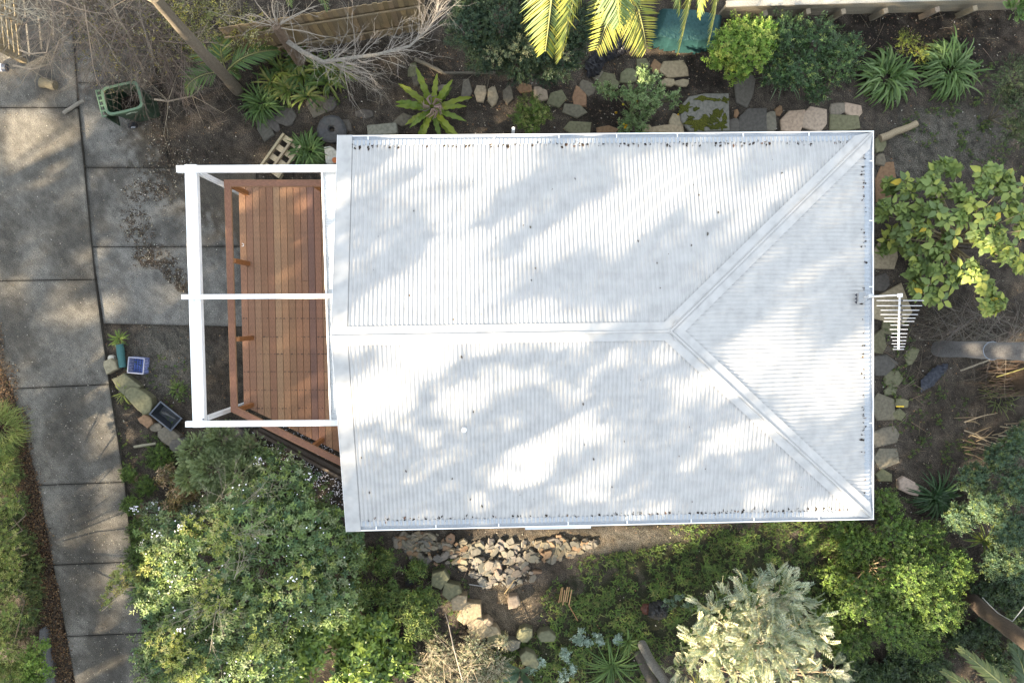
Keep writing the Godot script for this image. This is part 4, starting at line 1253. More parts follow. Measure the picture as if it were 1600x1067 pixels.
# a feather of leaflets along +y, its upper face towards +z
func feather(pairs: int, L: float, ll: float, lw: float, arch: float, m: Material, fold := 0.15, taper := 0.35, ang := 0.9, stem := Color(0.5, 0.5, 0.25), fine := false, jit := 0.12) -> ArrayMesh:
	var mb := MB.new()
	var pts := []
	var rad := []
	for i in 9:
		var f := i / 8.0
		pts.append(Vector3(0, L * f * (1.0 - 0.12 * arch * f), -L * arch * f * f * 0.55)); rad.append(lerpf(0.014, 0.004, f) * L)
	mb.tube(pts, rad, 4, stem, false)
	for i in pairs:
		var f := (i + 0.6) / pairs
		var k := f * 8.0
		var a: Vector3 = pts[int(k)].lerp(pts[mini(8, int(k) + 1)], k - int(k))
		var t: Vector3 = (pts[mini(8, int(k) + 1)] - pts[int(k)]).normalized()
		var sz := sin(PI * clampf(0.16 + f * 0.84, 0, 1)) * (1.0 - taper) + taper
		for s in [-1.0, 1.0]:
			var d: Vector3 = (t * cos(ang - f * 0.35) + Vector3(s, 0, 0) * sin(ang - f * 0.35) + Vector3(0, 0, 0.22 - 0.1 * rf(0, 1))).normalized()
			mb.leaf(lay(a, d, Vector3(0, 0.15, 1)), ll * sz * rf(0.9, 1.08), lw * rf(0.85, 1.1), vary(Color.WHITE, jit), fold, 0.22, fine)
	return mb.done(m)
func tuft(n: int, L: float, W: float, lean0: float, lean1: float, bend: float, m: Material) -> ArrayMesh:
	var mb := MB.new()
	for i in n:
		var az := rf(0, TAU)
		mb.blade(Vector3(rf(-0.02, 0.02), 0, rf(-0.02, 0.02)), Vector3(cos(az), 0, sin(az)), L * rf(0.55, 1.1), W, rf(lean0, lean1), bend * rf(0.6, 1.3), vary(Color.WHITE, 0.22), 3)
	return mb.done(m)

func pick_tint(tints: Array, jit: float) -> Color:
	return vary(tints[R.randi() % tints.size()], jit)
# spread copies of a twig through the shells of a plant's lobes
func foliage(called: String, parent: Node3D, mesh: Mesh, lobes: Array, count: int, s0: float, s1: float, tints: Array, fy := 0.75, jit := 0.22, shell := 0.45, rise := 0.55, full := 1.45) -> void:
	var total := 0.0
	for l in lobes: total += l[1] * l[1]
	var w := []
	var tn := []
	for li in lobes.size():
		var c: Vector3 = lobes[li][0]
		var r: float = lobes[li][1]
		var lt := rf(0.88, 1.14)
		for k in int(count * full * r * r / total):
			var y := rf(-0.35, 1.0)
			var az := rf(0, TAU)
			var h := sqrt(1.0 - y * y)
			var d := Vector3(cos(az) * h, y, sin(az) * h)
			var b := 0.85 + 0.62 * N.get_noise_3d(d.x * 1.9 + li * 7.7, d.y * 1.9, d.z * 1.9)
			var rr := r * b * (1.0 - shell * pow(rf(0, 1), 2.0))
			var p := c + Vector3(d.x, d.y * fy, d.z) * rr
			if p.y < 0.04: p.y = rf(0.03, 0.12)
			var up := (d + Vector3(0, rise, 0) + Vector3(rf(-0.55, 0.55), rf(-0.3, 0.5), rf(-0.55, 0.55)))
			w.append(grow(p - parent.position, up, rf(s0, s1), rf(0, TAU)))
			tn.append(pick_tint(tints, jit) * (lt * 1.3))
	swarm(called, mesh, parent, w, tn)
func stems(parent: Node3D, lobes: Array, r: float, col: Color, root := Vector3.INF) -> void:
	var mb := MB.new()
	var o := Vector3.ZERO
	if root != Vector3.INF: o = root - parent.position
	for l in lobes:
		var c: Vector3 = l[0] - parent.position
		var m := Vector3(c.x * 0.45, c.y * 0.5, c.z * 0.45) + Vector3(rf(-0.1, 0.1), 0, rf(-0.1, 0.1))
		mb.tube([o + Vector3(rf(-0.06, 0.06), -0.05, rf(-0.06, 0.06)), m, c], [r, r * 0.7, r * 0.35], 5, col)
		for k in 5:
			var e: Vector3 = c + Vector3(rf(-1, 1), rf(-0.1, 0.8), rf(-1, 1)) * l[1] * 0.85
			mb.tube([m.lerp(c, rf(0.3, 1.0)), (c + e) * 0.5 + Vector3(0, rf(0, 0.1), 0), e], [r * 0.35, r * 0.22, r * 0.1], 4, col, false)
	part("stems", mb.done(M.twig), parent)
func plant(called: String, label: String, cat: String, lobes: Array, group := "") -> Node3D:
	var c := Vector3.ZERO
	for l in lobes: c += l[0]
	c /= lobes.size()
	var o := base(called, Vector3(c.x, 0, c.z))
	tag(o, label, cat, group)
	return o
# branching bare twigs
func ramify(mb: MB, p: Vector3, d: Vector3, L: float, r: float, depth: int, col: Color, kids: int, wild := 0.5, sag := 0.15) -> void:
	var pts := [p]
	var rad := [r]
	var q := p
	var dd := d.normalized()
	var n := 4 if depth > 1 else 3
	for i in n:
		dd = (dd + Vector3(rf(-1, 1), rf(-1, 1) - sag, rf(-1, 1)) * wild * 0.38).normalized()
		q += dd * L / n
		if q.y < 0.08: q.y = 0.08
		pts.append(q); rad.append(r * (1.0 - 0.62 * (i + 1.0) / n))
		if depth > 0 and (i > 0 or depth < 3):
			for k in maxi(1, int(kids * rf(0.4, 1.0))):
				var nd := (dd + Vector3(rf(-1, 1), rf(-0.8, 0.8), rf(-1, 1)) * 0.95).normalized()
				ramify(mb, q.lerp(pts[i], rf(0, 0.8)), nd, L * rf(0.35, 0.62), maxf(0.0022, r * 0.45), depth - 1, vary(col, 0.12), kids, wild, sag)
	mb.tube(pts, rad, 5 if r > 0.03 else (4 if r > 0.008 else 3), col, r > 0.02)

func trunk_mesh(pts: Array, r0: float, r1: float, col: Color, k := 14) -> ArrayMesh:
	var mb := MB.new()
	var full := []
	var rad := []
	for i in pts.size() - 1:
		for j in 4:
			var f := (i + j / 4.0) / (pts.size() - 1.0)
			full.append(pts[i].lerp(pts[i + 1], j / 4.0)); rad.append(lerpf(r0, r1, f) * (1.0 + 0.05 * sin(f * 21.0)))
	full.append(pts[-1]); rad.append(r1)
	mb.tube(full, rad, k, col)
	return mb.done(M.bark)

# ---------------------------------------------------------------- trunks, bare twigs, dead wood
func woody() -> void:
	# slender trunk rising at the upper left, out of the frame
	var t1 := base("slender_tree", Vector3(-5.421, 0, -4.841))
	tag(t1, "slender smooth trunk rising over the small palm fronds, upper left", "tree")
	var inv := Transform3D(Basis(), -t1.position)
	part("trunk", trunk_mesh([inv * Vector3(-5.439, -0.1, -4.855), inv * Vector3(-5.257, 1.6, -4.768), inv * Vector3(-5.047, 3.2, -4.619), inv * Vector3(-4.795, 4.9, -4.458), inv * Vector3(-4.481, 6.6, -4.249)], 0.125, 0.07, Color(0.24, 0.20, 0.15)), t1)
	var cr := MB.new()
	for k in 14: ramify(cr, inv * Vector3(-4.559, 6.2, -4.275) + Vector3(0, rf(0, 1.0), 0), Vector3(rf(-1, 0.1), rf(0.2, 1), rf(-1, -0.2)), 1.6, 0.02, 2, Color(0.22, 0.18, 0.13), 2)
	part("limbs", cr.done(M.twig), t1)
	foliage("crown", t1, sprig(9, 0.2, 0.12, 0.04, 0.0, 0.9, 0.15, 0.2, M.leaf), [[Vector3(-4.733, 7.6, -5.41), 0.9], [Vector3(-5.449, 7.4, -5.432), 0.7], [Vector3(-4.11, 7.8, -5.679), 0.8]], 420, 0.7, 1.3, [Color(0.10, 0.13, 0.05), Color(0.16, 0.16, 0.06)], 0.7)
	# forked brown trunk with the grey bare bough
	var t2 := base("bare_tree", Vector3(-4.018, 0, -5.386))
	tag(t2, "leafless grey tree with a long bough reaching over the fern bed, top", "tree")
	inv = Transform3D(Basis(), -t2.position)
	part("trunk", trunk_mesh([inv * Vector3(-4.041, -0.1, -5.417), inv * Vector3(-3.958, 1.3, -5.325), inv * Vector3(-3.892, 2.2, -5.243), inv * Vector3(-3.849, 2.9, -5.206)], 0.13, 0.075, Color(0.24, 0.17, 0.12)), t2)
	var bo := MB.new()
	var path := [Vector3(-3.882, 2.1, -5.229), Vector3(-3.488, 2.3, -4.928), Vector3(-3.089, 2.45, -4.706), Vector3(-2.589, 2.6, -4.734), Vector3(-2.04, 2.75, -4.76), Vector3(-1.443, 2.9, -4.866), Vector3(-1.108, 3.05, -5.113), Vector3(-0.846, 3.2, -5.443)]
	for i in path.size(): path[i] = inv * path[i]
	bo.tube(path, [0.05, 0.045, 0.042, 0.036, 0.03, 0.026, 0.018, 0.01], 7, Color(0.34, 0.31, 0.27))
	part("bough", bo.done(M.bark), t2)
	var tw := MB.new()
	for i in range(1, path.size()):
		for k in 8:
			var d: Vector3 = (path[i] - path[i - 1]).normalized()
			var e: Vector3 = (d * rf(0.4, 1.2) + Vector3(rf(-0.6, 0.6), rf(-0.3, 0.4), rf(-1.2, 0.6))).normalized()
			ramify(tw, path[i].lerp(path[i - 1], rf(0, 1)), e, rf(0.35, 0.85), 0.007, 2, Color(0.30, 0.27, 0.235), 2, 0.5, 0.0)
	for k in 9: ramify(tw, inv * Vector3(-3.853, 2.8, -5.219), Vector3(rf(-1, 1.2), rf(-0.2, 0.8), rf(-0.8, 0.6)), rf(0.5, 1.0), 0.012, 2, Color(0.28, 0.245, 0.20), 2, 0.5, 0.0)
	for k in 12: ramify(tw, inv * Vector3(-2.941, 2.3, -4.719), Vector3(rf(0.4, 1.4), rf(-0.5, 0.1), rf(-0.1, 0.6)), rf(0.6, 1.1), 0.007, 2, Color(0.28, 0.25, 0.21), 2, 0.35, 0.1)
	part("twigs", tw.done(M.twig), t2)
	# the leafless thicket over the top of the driveway
	var th := base("bare_thicket", Vector3(-8.15, 0, -6.203))
	tag(th, "tangled leafless brown shrub hanging over the top of the driveway and bin", "shrub")
	inv = Transform3D(Basis(), -th.position)
	for s in 3:
		var mb := MB.new()
		for k in 92:
			var p: Vector3 = inv * [Vector3(-7.108, 1, -5.982), Vector3(-7.989, 1.4, -6.074), Vector3(-6.749, 0.8, -5.541)][s] + Vector3(rf(-0.7, 0.7), rf(0, 1.3), rf(-0.6, 0.5))
			ramify(mb, p, Vector3(rf(-1.3, 0.7), rf(-0.25, 0.25), rf(-0.7, 1.0)), rf(0.8, 1.6), rf(0.005, 0.012), 3 if k % 3 == 0 else 2, vary([Color(0.17, 0.135, 0.105), Color(0.24, 0.19, 0.145), Color(0.14, 0.11, 0.09)][s], 0.15), 2, 0.55, 0.03)
		part("twigs", mb.done(M.twig), th)
	var hv := MB.new()
	for e in [[Vector3(-9.432, 1.3, -4.946), Vector3(-9.028, 1.4, -4.844), Vector3(-8.6, 1.5, -4.917), Vector3(-8.314, 1.7, -5.321), Vector3(-7.944, 1.8, -5.461), Vector3(-7.274, 2, -5.781)], [Vector3(-9.129, 1.6, -5.151), Vector3(-8.947, 1.6, -5.079), Vector3(-8.562, 1.7, -5.075), Vector3(-8.323, 1.9, -5.566), Vector3(-8.272, 2.2, -5.977)], [Vector3(-6.979, 1.6, -5.369), Vector3(-7.118, 1.9, -5.724), Vector3(-7.139, 2.1, -6.03)], [Vector3(-6.811, 1, -4.383), Vector3(-6.569, 0.9, -4.373), Vector3(-6.296, 0.3, -4.642)]]:
		var pp := []
		var rr := []
		for i in e.size():
			pp.append(inv * e[i]); rr.append(0.022 - 0.003 * i)
		hv.tube(pp, rr, 6, Color(0.33, 0.27, 0.2))
		for i in range(1, e.size()):
			for k in 4: ramify(hv, pp[i], Vector3(rf(-1, 1), rf(-0.2, 0.3), rf(-1, 1)), rf(0.35, 0.8), 0.008, 1, Color(0.34, 0.28, 0.2), 2)
	part("boughs", hv.done(M.twig), th)
	var pl := MB.new()
	for k in 30: ramify(pl, inv * Vector3(-8.709, 2.6, -5.722) + Vector3(rf(-0.4, 0.5), rf(-0.2, 0.3), rf(-0.3, 0.2)), Vector3(rf(-0.6, 1), rf(-0.2, 0.3), rf(-0.3, 1)), rf(0.5, 0.8), 0.008, 2, Color(0.42, 0.37, 0.28), 2)
	part("sunlit_twigs", pl.done(M.twig), th)
	var bud := sprig(3, 0.03, 0.035, 0.014, 0.2, 1.0, 0.2, 0.1, M.leaf)
	foliage("buds", th, bud, [[Vector3(-6.58, 1.8, -5.755), 0.9], [Vector3(-7.676, 1.8, -5.561), 0.8], [Vector3(-6.461, 1.2, -5.41), 0.7], [Vector3(-7.475, 1.2, -5.147), 0.8]], 700, 0.7, 1.4, [Color(0.22, 0.18, 0.04), Color(0.16, 0.15, 0.06), Color(0.26, 0.24, 0.18)], 0.6, 0.3, 0.95)
	# yellowish scrub between the thicket and the fence
	var ys := plant("yellowing_scrub", "scrubby yellow-leaved thicket behind the slender trunk, top left", "shrub", [[Vector3(-5.429, 1.6, -5.903), 0.5], [Vector3(-4.748, 1.4, -5.673), 0.45], [Vector3(-6.025, 1, -5.61), 0.4], [Vector3(-5.289, 0.9, -5.458), 0.4], [Vector3(-6.07, 1.7, -5.92), 0.4]])
	foliage("leaves", ys, sprig(5, 0.06, 0.05, 0.018, 0.1, 0.9, 0.2, 0.1, M.leaf), [[Vector3(-5.429, 1.6, -5.903), 0.5], [Vector3(-4.748, 1.4, -5.673), 0.45], [Vector3(-6.025, 1, -5.61), 0.4], [Vector3(-5.289, 0.9, -5.458), 0.4], [Vector3(-6.07, 1.7, -5.92), 0.4]], 750, 0.7, 1.5, [Color(0.28, 0.24, 0.06), Color(0.12, 0.13, 0.04), Color(0.2, 0.19, 0.07), Color(0.3, 0.27, 0.15)], 0.7, 0.25, 0.9)
	var yt := MB.new()
	for k in 30: ramify(yt, Vector3(-5.478, 0.9, -5.908) - ys.position + Vector3(rf(-0.8, 0.8), rf(0, 0.9), rf(-0.6, 0.6)), Vector3(rf(-1, 1), rf(-0.1, 0.4), rf(-1, 1)), rf(0.5, 0.9), 0.007, 2, Color(0.26, 0.22, 0.16), 2)
	part("twigs", yt.done(M.twig), ys)
	# the right-hand trunks
	var t3 := base("leaning_grey_trunk", Vector3(10.049, 0, 0.739))
	tag(t3, "thick smooth grey trunk rising out of the right edge above the fibrous stump", "tree")
	inv = Transform3D(Basis(), -t3.position)
	part("trunk", trunk_mesh([inv * Vector3(10.048, -0.1, 0.743), inv * Vector3(9.99, 1.1, 0.706), inv * Vector3(9.892, 2.3, 0.68), inv * Vector3(9.76, 3.9, 0.631), inv * Vector3(9.544, 6.3, 0.549)], 0.175, 0.165, Color(0.27, 0.26, 0.26), 20), t3)
	var wire := MB.new()
	for k in 12:
		var w0 := TAU * k / 12.0
		var w1 := TAU * (k + 1) / 12.0
		var c := inv * Vector3(9.888, 2.15, 0.686)
		var d := (inv * Vector3(9.76, 3.9, 0.631) - inv * Vector3(10.048, -0.1, 0.743)).normalized()
		var a := d.cross(Vector3.BACK).normalized()
		var b := d.cross(a)
		wire.tube([c + (a * cos(w0) + b * sin(w0)) * 0.182, c + (a * cos(w1) + b * sin(w1)) * 0.182], [0.005, 0.005], 4, Color(0.3, 0.36, 0.45), false)
	part("wire", wire.done(M.plastic), t3)
	foliage("crown", t3, sprig(9, 0.2, 0.13, 0.04, 0.0, 0.9, 0.15, 0.2, M.leaf), [[Vector3(9.457, 7.4, 0.387), 1.2], [Vector3(9.799, 7.6, 1.201), 1.1], [Vector3(9.304, 7.8, -0.427), 1.1]], 700, 0.7, 1.3, [Color(0.08, 0.11, 0.05), Color(0.10, 0.13, 0.06)], 0.7)
	var fs := base("fibrous_stump", Vector3(11.767, 0, 1.386))
	tag(fs, "shaggy brown fibrous palm base at the right edge under the grey trunk", "palm stump")
	inv = Transform3D(Basis(), -fs.position)
	part("core", trunk_mesh([inv * Vector3(11.398, 0, 1.213), inv * Vector3(11.507, 0.7, 1.331), inv * Vector3(11.811, 1.8, 1.453)], 0.26, 0.3, Color(0.11, 0.075, 0.05), 16), fs)
	var fb := MB.new()
	for k in 170:
		var p := inv * Vector3(11.277, 0.3, 1.292) + Vector3(rf(0, 0.9), rf(-0.1, 0.5), rf(-0.35, 0.38))
		fb.tube([p, p + Vector3(-rf(0.1, 0.35), rf(-0.05, 0.1), rf(-0.03, 0.1)), p + Vector3(-rf(0.4, 0.75), rf(-0.25, 0.05), rf(-0.1, 0.2))], [0.012, 0.01, 0.004], 3, vary(Color(0.20, 0.14, 0.095), 0.4), false)
	part("fibres", fb.done(M.raw), fs, Transform3D(), "stuff")
	var hp := base("dead_twig_heap", Vector3(10.649, 0, 0.167))
	tag(hp, "heap of thin dead grey twigs between the broad-leaved plant and the trunk", "twigs")
	inv = Transform3D(Basis(), -hp.position)
	var mb2 := MB.new()
	for k in 135:
		var p := inv * Vector3(10.959, 0.2, 0.207) + Vector3(rf(-1.0, 0.8), rf(0, 0.42), rf(-0.32, 0.42))
		ramify(mb2, p, Vector3(rf(-1, 0.25), rf(-0.15, 0.2), rf(-0.45, 0.5)), rf(0.5, 1.0), 0.006, 1, vary(Color(0.16, 0.14, 0.12), 0.3), 2, 0.25, 0.05)
	part("twigs", mb2.done(M.twig), hp, Transform3D(), "stuff")
	log_of("leaning_stick", "pale stick leaning from the soil towards the grey trunk", "stick", Vector3(10.48, 0.12, 1.218), Vector3(10.898, 0.5, 0.955), 0.022, Color(0.42, 0.36, 0.27), 7)
	log_of("bent_cane", "thin yellow-green stem curving out of the right edge by the fibrous stump", "cane", Vector3(11.015, 0.55, 1.328), Vector3(11.38, 1, 1.091), 0.014, Color(0.3, 0.28, 0.1), 6)
	var t4 := base("rope_tied_trunk", Vector3(10.797, 0, 6.312))
	tag(t4, "dark speckled trunk with a wire tied round it, lower right corner", "tree")
	inv = Transform3D(Basis(), -t4.position)
	part("trunk", trunk_mesh([inv * Vector3(10.829, -0.1, 6.348), inv * Vector3(10.383, 1.3, 6.186), inv * Vector3(9.993, 2.7, 6.029), inv * Vector3(9.289, 5.3, 5.752)], 0.16, 0.14, Color(0.14, 0.105, 0.08), 16), t4)
	var wr := MB.new()
	wr.tube([inv * Vector3(10.387, 1.2, 5.937), inv * Vector3(10.197, 2, 5.96), inv * Vector3(9.993, 2.75, 5.836), inv * Vector3(10.123, 3.2, 5.111)], [0.008, 0.008, 0.008, 0.008], 5, Color(0.5, 0.5, 0.5))
	part("wire", wr.done(M.plastic), t4)
	foliage("crown", t4, sprig(9, 0.2, 0.12, 0.04, 0.0, 0.9, 0.15, 0.2, M.leaf), [[Vector3(9.515, 6.4, 6.095), 1], [Vector3(9.926, 6.6, 6.739), 1], [Vector3(9.215, 6.2, 6.679), 0.8]], 600, 0.7, 1.3, [Color(0.07, 0.10, 0.045), Color(0.09, 0.12, 0.05)], 0.7)
	var dry := base("dry_frond_litter", Vector3(11.212, 0, 2.827))
	tag(dry, "dry straw coloured frond stalks lying below the fibrous stump, right", "dead fronds")
	inv = Transform3D(Basis(), -dry.position)
	for k in 34:
		var s := MB.new()
		var p := inv * Vector3(11.159, 0.08, 2.742) + Vector3(rf(-0.9, 0.7), rf(0, 0.1), rf(-0.5, 0.4))
		var e := Vector3(rf(0.25, 0.8), rf(-0.02, 0.06), rf(-0.25, 0.25))
		s.tube([p, p + e * 0.5 + Vector3(0, 0.04, rf(-0.04, 0.04)), p + e], [0.014, 0.011, 0.004], 4, vary([Color(0.24, 0.18, 0.11), Color(0.15, 0.11, 0.07), Color(0.34, 0.28, 0.19)][k % 3], 0.2), false)
		part("stalk", s.done(M.twig), dry)

# ---------------------------------------------------------------- shrubs
func shrubs() -> void:
	var G1 := [Color(0.12, 0.17, 0.06), Color(0.095, 0.14, 0.055), Color(0.155, 0.205, 0.08), Color(0.08, 0.12, 0.05), Color(0.18, 0.21, 0.115)]
	# the big flowering shrub below the deck
	var L := [[Vector3(-3.997, 1.7, 3.451), 0.62], [Vector3(-3.103, 1.8, 4.645), 0.62], [Vector3(-3.657, 2.1, 4.176), 0.75], [Vector3(-4.638, 2.1, 4.045), 0.8], [Vector3(-5.348, 2.2, 4.881), 0.85], [Vector3(-6.269, 1.7, 4.522), 0.6], [Vector3(-6.021, 1.9, 5.732), 0.75], [Vector3(-4.717, 2.3, 5.72), 0.8], [Vector3(-3.766, 2.2, 5.393), 0.75], [Vector3(-4.563, 1, 3.03), 0.36], [Vector3(-3.477, 1.2, 4.132), 0.4], [Vector3(-3.11, 1.8, 5.669), 0.5], [Vector3(-6.783, 1.4, 5.518), 0.5], [Vector3(-5.597, 1.9, 6.626), 0.7], [Vector3(-6.593, 1.6, 6.873), 0.55], [Vector3(-4.448, 2, 6.851), 0.7]]
	var p := plant("flowering_shrub", "big spreading green shrub dotted with white flowers below the deck's cut corner", "shrub", L)
	stems(p, L, 0.035, Color(0.2, 0.17, 0.13))
	var gl := sprig(9, 0.10, 0.088, 0.036, -0.1, 0.8, 0.16, 0.16, M.leaf, true)
	foliage("leaves", p, gl, L, 4300, 0.75, 1.35, G1 + [Color(0.16, 0.21, 0.06), Color(0.07, 0.12, 0.06)], 0.7, 0.2, 0.5)
	foliage("new_leaves", p, sprig(7, 0.06, 0.07, 0.026, 0.2, 0.9, 0.16, 0.1, M.leaf, true), [[Vector3(-4.972, 2.75, 4.049), 0.35], [Vector3(-5.665, 2.3, 3.984), 0.25], [Vector3(-5.109, 2.9, 5.132), 0.4], [Vector3(-6.136, 2.4, 6.159), 0.35], [Vector3(-5.782, 2.4, 6.656), 0.4], [Vector3(-3.497, 2.8, 4.823), 0.25], [Vector3(-4.157, 3, 5.934), 0.3], [Vector3(-6.566, 1.9, 4.841), 0.3]], 330, 0.8, 1.3, [Color(0.30, 0.31, 0.09), Color(0.22, 0.26, 0.07), Color(0.34, 0.33, 0.14)], 0.6)
	var fl := MB.new()
	for k in 5:
		var w := TAU * k / 5.0
		fl.leaf(lay(Vector3.ZERO, Vector3(cos(w), 0.25, sin(w))), 0.02, 0.018, Color(0.85, 0.84, 0.88), 0.1, 0.2)
	var flower := fl.done(M.leaf_dull)
	foliage("flowers", p, flower, L, 260, 0.6, 1.1, [Color(0.95, 0.93, 1.0), Color(0.9, 0.9, 0.92)], 0.76, 0.05, 0.03, 1.2)
	foliage("flower_clusters", p, flower, [[Vector3(-6.454, 2, 4.246), 0.14], [Vector3(-5.945, 2.2, 4.034), 0.14], [Vector3(-4.644, 1.4, 2.929), 0.14], [Vector3(-7.408, 0.8, 4.033), 0.14], [Vector3(-6.918, 1.5, 4.575), 0.1], [Vector3(-6.177, 2.2, 5.06), 0.1], [Vector3(-3.548, 2, 3.137), 0.1], [Vector3(-3.649, 2.9, 4.848), 0.1], [Vector3(-5.854, 2.5, 5.938), 0.1]], 80, 0.7, 1.1, [Color(0.95, 0.93, 1.0)], 0.6, 0.05, 0.7, 1.0)
	var bare := MB.new()
	for e in [[Vector3(-4.85, 2.6, 4.514), Vector3(-0.6, 0.1, 0.8)], [Vector3(-5.053, 2.9, 5.311), Vector3(-0.9, 0.2, 0.3)], [Vector3(-4.993, 2.9, 5.133), Vector3(0.3, 0.15, 0.9)], [Vector3(-4.731, 2.8, 4.872), Vector3(0.5, 0.1, -0.6)], [Vector3(-5.457, 2.2, 3.765), Vector3(0.8, 0.1, -0.5)], [Vector3(-4.846, 2.4, 3.719), Vector3(0.9, 0.2, -0.9)], [Vector3(-4.846, 2.6, 4.152), Vector3(1, 0.1, -0.2)]]:
		for k in 2: ramify(bare, e[0] - p.position, e[1] + Vector3(rf(-0.3, 0.3), rf(-0.1, 0.2), rf(-0.3, 0.3)), rf(0.5, 0.95), 0.006, 2, Color(0.36, 0.31, 0.24), 3, 0.6, 0.0)
	bare.tube([Vector3(-7.014, 1.6, 5.407) - p.position, Vector3(-7.207, 1.7, 5.384) - p.position, Vector3(-7.324, 1.75, 5.557) - p.position, Vector3(-7.641, 1.8, 5.816) - p.position], [0.015, 0.013, 0.01, 0.005], 5, Color(0.42, 0.33, 0.22))
	part("bare_twigs", bare.done(M.twig), p)
	foliage("overhanging_leaves", p, gl, [[Vector3(-7.255, 1.75, 5.111), 0.18], [Vector3(-7.092, 1.7, 5.219), 0.15], [Vector3(-7.574, 1.75, 5.619), 0.12], [Vector3(-7.383, 1.75, 5.327), 0.15]], 70, 0.6, 1.0, [Color(0.2, 0.22, 0.07), Color(0.14, 0.16, 0.05), Color(0.3, 0.26, 0.09)], 0.5)
	# feathery conifer
	L = [[Vector3(-6.065, 1, 2.797), 0.32], [Vector3(-5.541, 1, 2.6), 0.34], [Vector3(-5.02, 1, 2.802), 0.34], [Vector3(-5.674, 1.2, 3.158), 0.4], [Vector3(-5.094, 1.2, 3.292), 0.4], [Vector3(-6.174, 0.9, 3.348), 0.3], [Vector3(-5.456, 1.1, 3.84), 0.35], [Vector3(-4.838, 1.2, 3.622), 0.3]]
	p = plant("feathery_conifer", "soft light green conifer below the pergola's lower left corner", "conifer", L)
	stems(p, L, 0.02, Color(0.2, 0.15, 0.1))
	foliage("needles", p, feather(9, 0.17, 0.06, 0.010, 0.3, M.leaf_dull, 0.1, 0.3, 0.75, Color(0.7, 0.7, 0.4)), L, 5200, 0.4, 0.85, [Color(0.22, 0.27, 0.14), Color(0.18, 0.225, 0.115), Color(0.255, 0.30, 0.16), Color(0.14, 0.175, 0.09)], 0.65, 0.18, 0.5, 0.4)
	# low mixed bed beside the drive
	L = [[Vector3(-6.854, 0.45, 3.436), 0.22], [Vector3(-6.597, 0.5, 3.837), 0.25], [Vector3(-6.883, 0.4, 4.134), 0.2], [Vector3(-6.364, 0.4, 3.724), 0.2]]
	p = plant("bronze_leaved_shrub", "bronze and cream leaved low shrub in the bed beside the drive", "shrub", L)
	foliage("leaves", p, sprig(7, 0.06, 0.085, 0.035, 0.0, 0.7, 0.16, 0.2, M.leaf), L, 330, 0.7, 1.2, [Color(0.16, 0.12, 0.05), Color(0.08, 0.09, 0.04), Color(0.30, 0.22, 0.14), Color(0.10, 0.07, 0.04)], 0.7, 0.25)
	L = [[Vector3(-7.501, 0.3, 4.64), 0.32], [Vector3(-7.577, 0.3, 5.195), 0.3], [Vector3(-7.742, 0.2, 4.108), 0.24], [Vector3(-7.484, 0.15, 3.703), 0.25], [Vector3(-7.145, 0.12, 3.082), 0.3], [Vector3(-7.822, 0.15, 3.422), 0.2], [Vector3(-7.195, 0.4, 5.168), 0.3]]
	p = plant("mossy_groundcover", "low bright green groundcover spilling onto the drive's right edge", "groundcover", L)
	foliage("leaves", p, sprig(9, 0.04, 0.03, 0.012, 0.0, 0.9, 0.2, 0.1, M.leaf), L, 2100, 0.7, 1.4, [Color(0.08, 0.13, 0.03), Color(0.11, 0.16, 0.035), Color(0.06, 0.09, 0.03)], 0.55, 0.22, 0.6)
	L = [[Vector3(-7.14, 0.5, 4.177), 0.25], [Vector3(-6.297, 0.6, 4.294), 0.3], [Vector3(-5.857, 0.7, 4), 0.25], [Vector3(-6.864, 0.7, 4.671), 0.3]]
	p = plant("grey_leaved_shrub", "thin grey twigged shrub with small leaves and flowers left of the big shrub", "shrub", L)
	stems(p, L, 0.012, Color(0.3, 0.27, 0.22))
	foliage("leaves", p, sprig(6, 0.09, 0.055, 0.02, 0.0, 0.8, 0.16, 0.15, M.leaf), L, 520, 0.7, 1.2, [Color(0.10, 0.14, 0.08), Color(0.07, 0.10, 0.05), Color(0.14, 0.17, 0.09)], 0.7, 0.2)
	foliage("flowers", p, flower, L, 70, 0.9, 1.4, [Color(0.95, 0.93, 1.0)], 0.75, 0.05, 0.05, 1.0)
	# large-leaved shrub at the bottom
	L = [[Vector3(-3.915, 1.1, 6.989), 0.5], [Vector3(-2.818, 0.55, 7.21), 0.6], [Vector3(-1.988, 0.4, 7.452), 0.42], [Vector3(-3.078, 0.6, 6.52), 0.4], [Vector3(-2.427, 0.4, 6.717), 0.38], [Vector3(-4.158, 1.2, 7.545), 0.5], [Vector3(-2.814, 0.6, 7.911), 0.6], [Vector3(-3.538, 1, 6.563), 0.35]]
	p = plant("large_leaved_shrub", "glossy large-leaved yellow-green shrub at the bottom edge left of centre", "shrub", L)
	stems(p, L, 0.03, Color(0.18, 0.16, 0.1))
	foliage("leaves", p, sprig(7, 0.07, 0.16, 0.075, -0.05, 0.7, 0.12, 0.18, M.leaf_shiny, true), L, 720, 0.75, 1.25, [Color(0.13, 0.18, 0.035), Color(0.09, 0.14, 0.03), Color(0.17, 0.215, 0.05), Color(0.06, 0.10, 0.03)], 0.7, 0.2, 0.55)
	# weeds in between, sunlit
	L = [[Vector3(-1.725, 0.5, 6.294), 0.35], [Vector3(-1.502, 0.7, 6.567), 0.35], [Vector3(-2.148, 0.4, 6.047), 0.35], [Vector3(-1.401, 0.25, 6.178), 0.3], [Vector3(-2.836, 0.4, 6.041), 0.4], [Vector3(-2.309, 0.2, 5.41), 0.35], [Vector3(-1.617, 0.15, 5.573), 0.25], [Vector3(-2.856, 0.25, 5.249), 0.35]]
	p = plant("leafy_weeds", "rough leafy weeds between the flowering shrub and the stone wall", "weeds", L)
